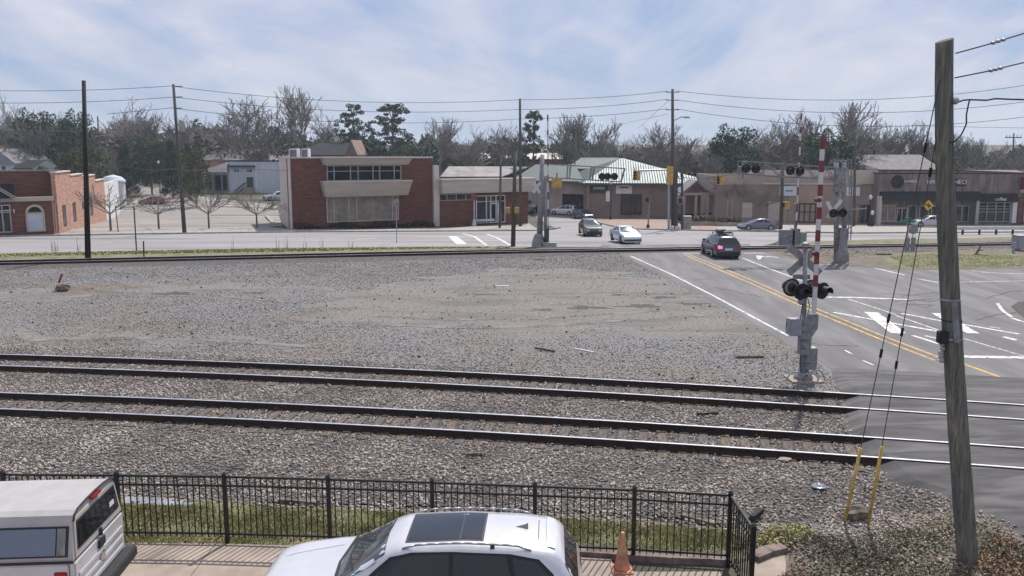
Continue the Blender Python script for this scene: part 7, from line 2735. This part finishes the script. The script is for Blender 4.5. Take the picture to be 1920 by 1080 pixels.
LP = []
for sd in (3, 8):
    tr, cr = lot_tree_segs(sd)
    t = seg_mesh('trunk', tr, M['bark'], n=8); c = seg_mesh('crown', cr, M['lot_twig'] if 'lot_twig' in M else mat('lot_twigs', (.2, .17, .155), .95, 0, .3, 1), n=3)
    LP.append((t.data, c.data)); bpy.data.objects.remove(t); bpy.data.objects.remove(c)
for k, (x, y, yt, lb) in enumerate([(208, 433, 352, 'leafless lot tree nearest the orange side wall'), (298, 430, 358, 'leafless lot tree in front of the dark red car'), (392, 429, 357, 'leafless lot tree right of the transformer pole'), (482, 428, 362, 'leafless lot tree nearest the two storey brick building')]):
    b = gp(x, y); t = at(x, yt, b.y)
    root = thing('lot_tree', lb, 'tree', tuple(b), k * 1.3, 'bare trees along the parking lot')
    s = (t.z - b.z) / 4.6
    root.scale = (s * 1.15, s * 1.15, s)
    for nm, me in zip(('trunk', 'crown'), LP[k % 2]):
        o = bpy.data.objects.new(nm, me); COL.objects.link(o); o.parent = root

for k, (x, y, yt, lb) in enumerate([(1372, 418, 335, 'bare street tree in front of the tan building'), (1420, 419, 345, 'second bare street tree in front of the tan building, nearer the slate sedan')]):
    b = gp(x, y); t = at(x, yt, b.y)
    root = thing('street_tree', lb, 'tree', tuple(b), k * 2.0)
    s = (t.z - b.z) / 4.6
    root.scale = (s * .9, s * .9, s)
    for nm, me in zip(('trunk', 'crown'), LP[k % 2]):
        o = bpy.data.objects.new(nm, me); COL.objects.link(o); o.parent = root

# distant woodland: a mass of twigs and leaves behind the named trees
def woodland():
    rng = np.random.default_rng(50)
    # (px0, px1, ytop, Y0, Y1, n, material)
    def band(name, pxs, tops, Y0, Y1, n, m, size, lo=0.0):
        x = rng.uniform(pxs[0], pxs[-1], n)
        Y = rng.uniform(Y0, Y1, n)
        tp = np.interp(x, pxs, tops) + 9 * np.sin(x * .045) + 6 * np.sin(x * .13 + 1) + rng.normal(0, 4, n)
        X = np.empty(n); Z = np.empty(n)
        u = (x - 960) / FPX
        vv = (tp - 540) / FPX
        dy = CP - vv * SP; dz = -SP - vv * CP
        zt_ = CAM_H + dz / dy * Y
        X = u / dy * Y
        z0 = ZTV(Y)
        h = np.clip(zt_ - z0, 1.0, None)
        Z = z0 + h * (lo + (1 - lo) * rng.uniform(0, 1, n) ** .8)
        leaves(name, X, Y, Z, size, rng, m, kind='stuff', aspect=1.3)
    band('far_woodland', [-600, 0, 200, 420, 600, 800, 960, 1130, 1200, 1300, 1400, 1640, 1760, 1920, 2500], [240, 240, 238, 246, 256, 272, 276, 274, 290, 286, 276, 274, 280, 292, 288], 255, 300, 42000, M['brush'], 1.3)
    band('hillside_brush', [-600, 0, 120, 250, 400, 540], [265, 272, 275, 270, 268, 280], 205, 250, 22000, M['brush'], .9)
    band('dark_undergrowth', [-200, 0, 100, 200, 330, 420, 560], [268, 275, 280, 285, 268, 262, 262], 232, 262, 9000, M['ever'], 1.0)
    band('dark_hedge', [560, 700, 850, 960, 1100], [266, 268, 272, 276, 285], 222, 250, 10000, M['ever'], 1.0)
    band('dark_hedge_right', [1340, 1450, 1560, 1640, 1760, 1800], [290, 268, 262, 272, 275, 285], 190, 215, 7000, M['ever'], .9)
    band('far_hedge_right', [1100, 1200, 1300, 1420], [292, 292, 290, 285], 200, 230, 5000, M['brush'], .9)
    band('house_hedge', [0, 60, 110], [318, 322, 324], 150, 160, 1500, M['brush'], .5)


woodland()

# small dry weeds on the verge
def weeds():
    rng = random.Random(9)
    segs = []
    for x in (148, 100, 108, 437, 538, 572, 605, 658, 520):
        for k in range(5):
            b = gp(x + rng.uniform(-4, 4), 474 - x * .008 + rng.uniform(-3, 3))
            segs.append((b, b + Vector((rng.uniform(-.15, .15), 0, rng.uniform(.4, 1.1))), .015, .006))
    seg_mesh('dry_weeds', segs, M['twig'], kind='stuff')
    X, Y, r = scatter_xy([(-200, 486), (0, 482), (500, 473), (960, 464), (960, 463), (500, 467), (0, 477), (-200, 482)], 60, 61)
    leaves('verge_grass', X, Y, ZTV(Y) + .04, .14, r, M['grass'], kind='stuff', flat=.2)
    X, Y, r = scatter_xy([(1665, 480), (1760, 476), (1920, 480), (1920, 500), (1700, 502)], 90, 62)
    leaves('patch_grass', X, Y, ZTV(Y) + .02, .07, r, M['grass'], kind='stuff', flat=.2)


weeds()


# ================================================================== AIR
def haze():
    mb = MB().box(-800, 800, -120, 1000, -4.5, 45)
    m = bpy.data.materials.new('haze_air'); m.use_nodes = True
    nt = m.node_tree; nt.nodes.clear()
    v = N(nt, 'ShaderNodeVolumePrincipled')
    v.inputs['Color'].default_value = (.8, .88, 1, 1)
    v.inputs['Density'].default_value = HAZE
    v.inputs['Anisotropy'].default_value = .3
    o = N(nt, 'ShaderNodeOutputMaterial')
    nt.links.new(v.outputs[0], o.inputs['Volume'])
    mb.build('haze', m, None, kind='stuff')


HAZE = .0003
haze()
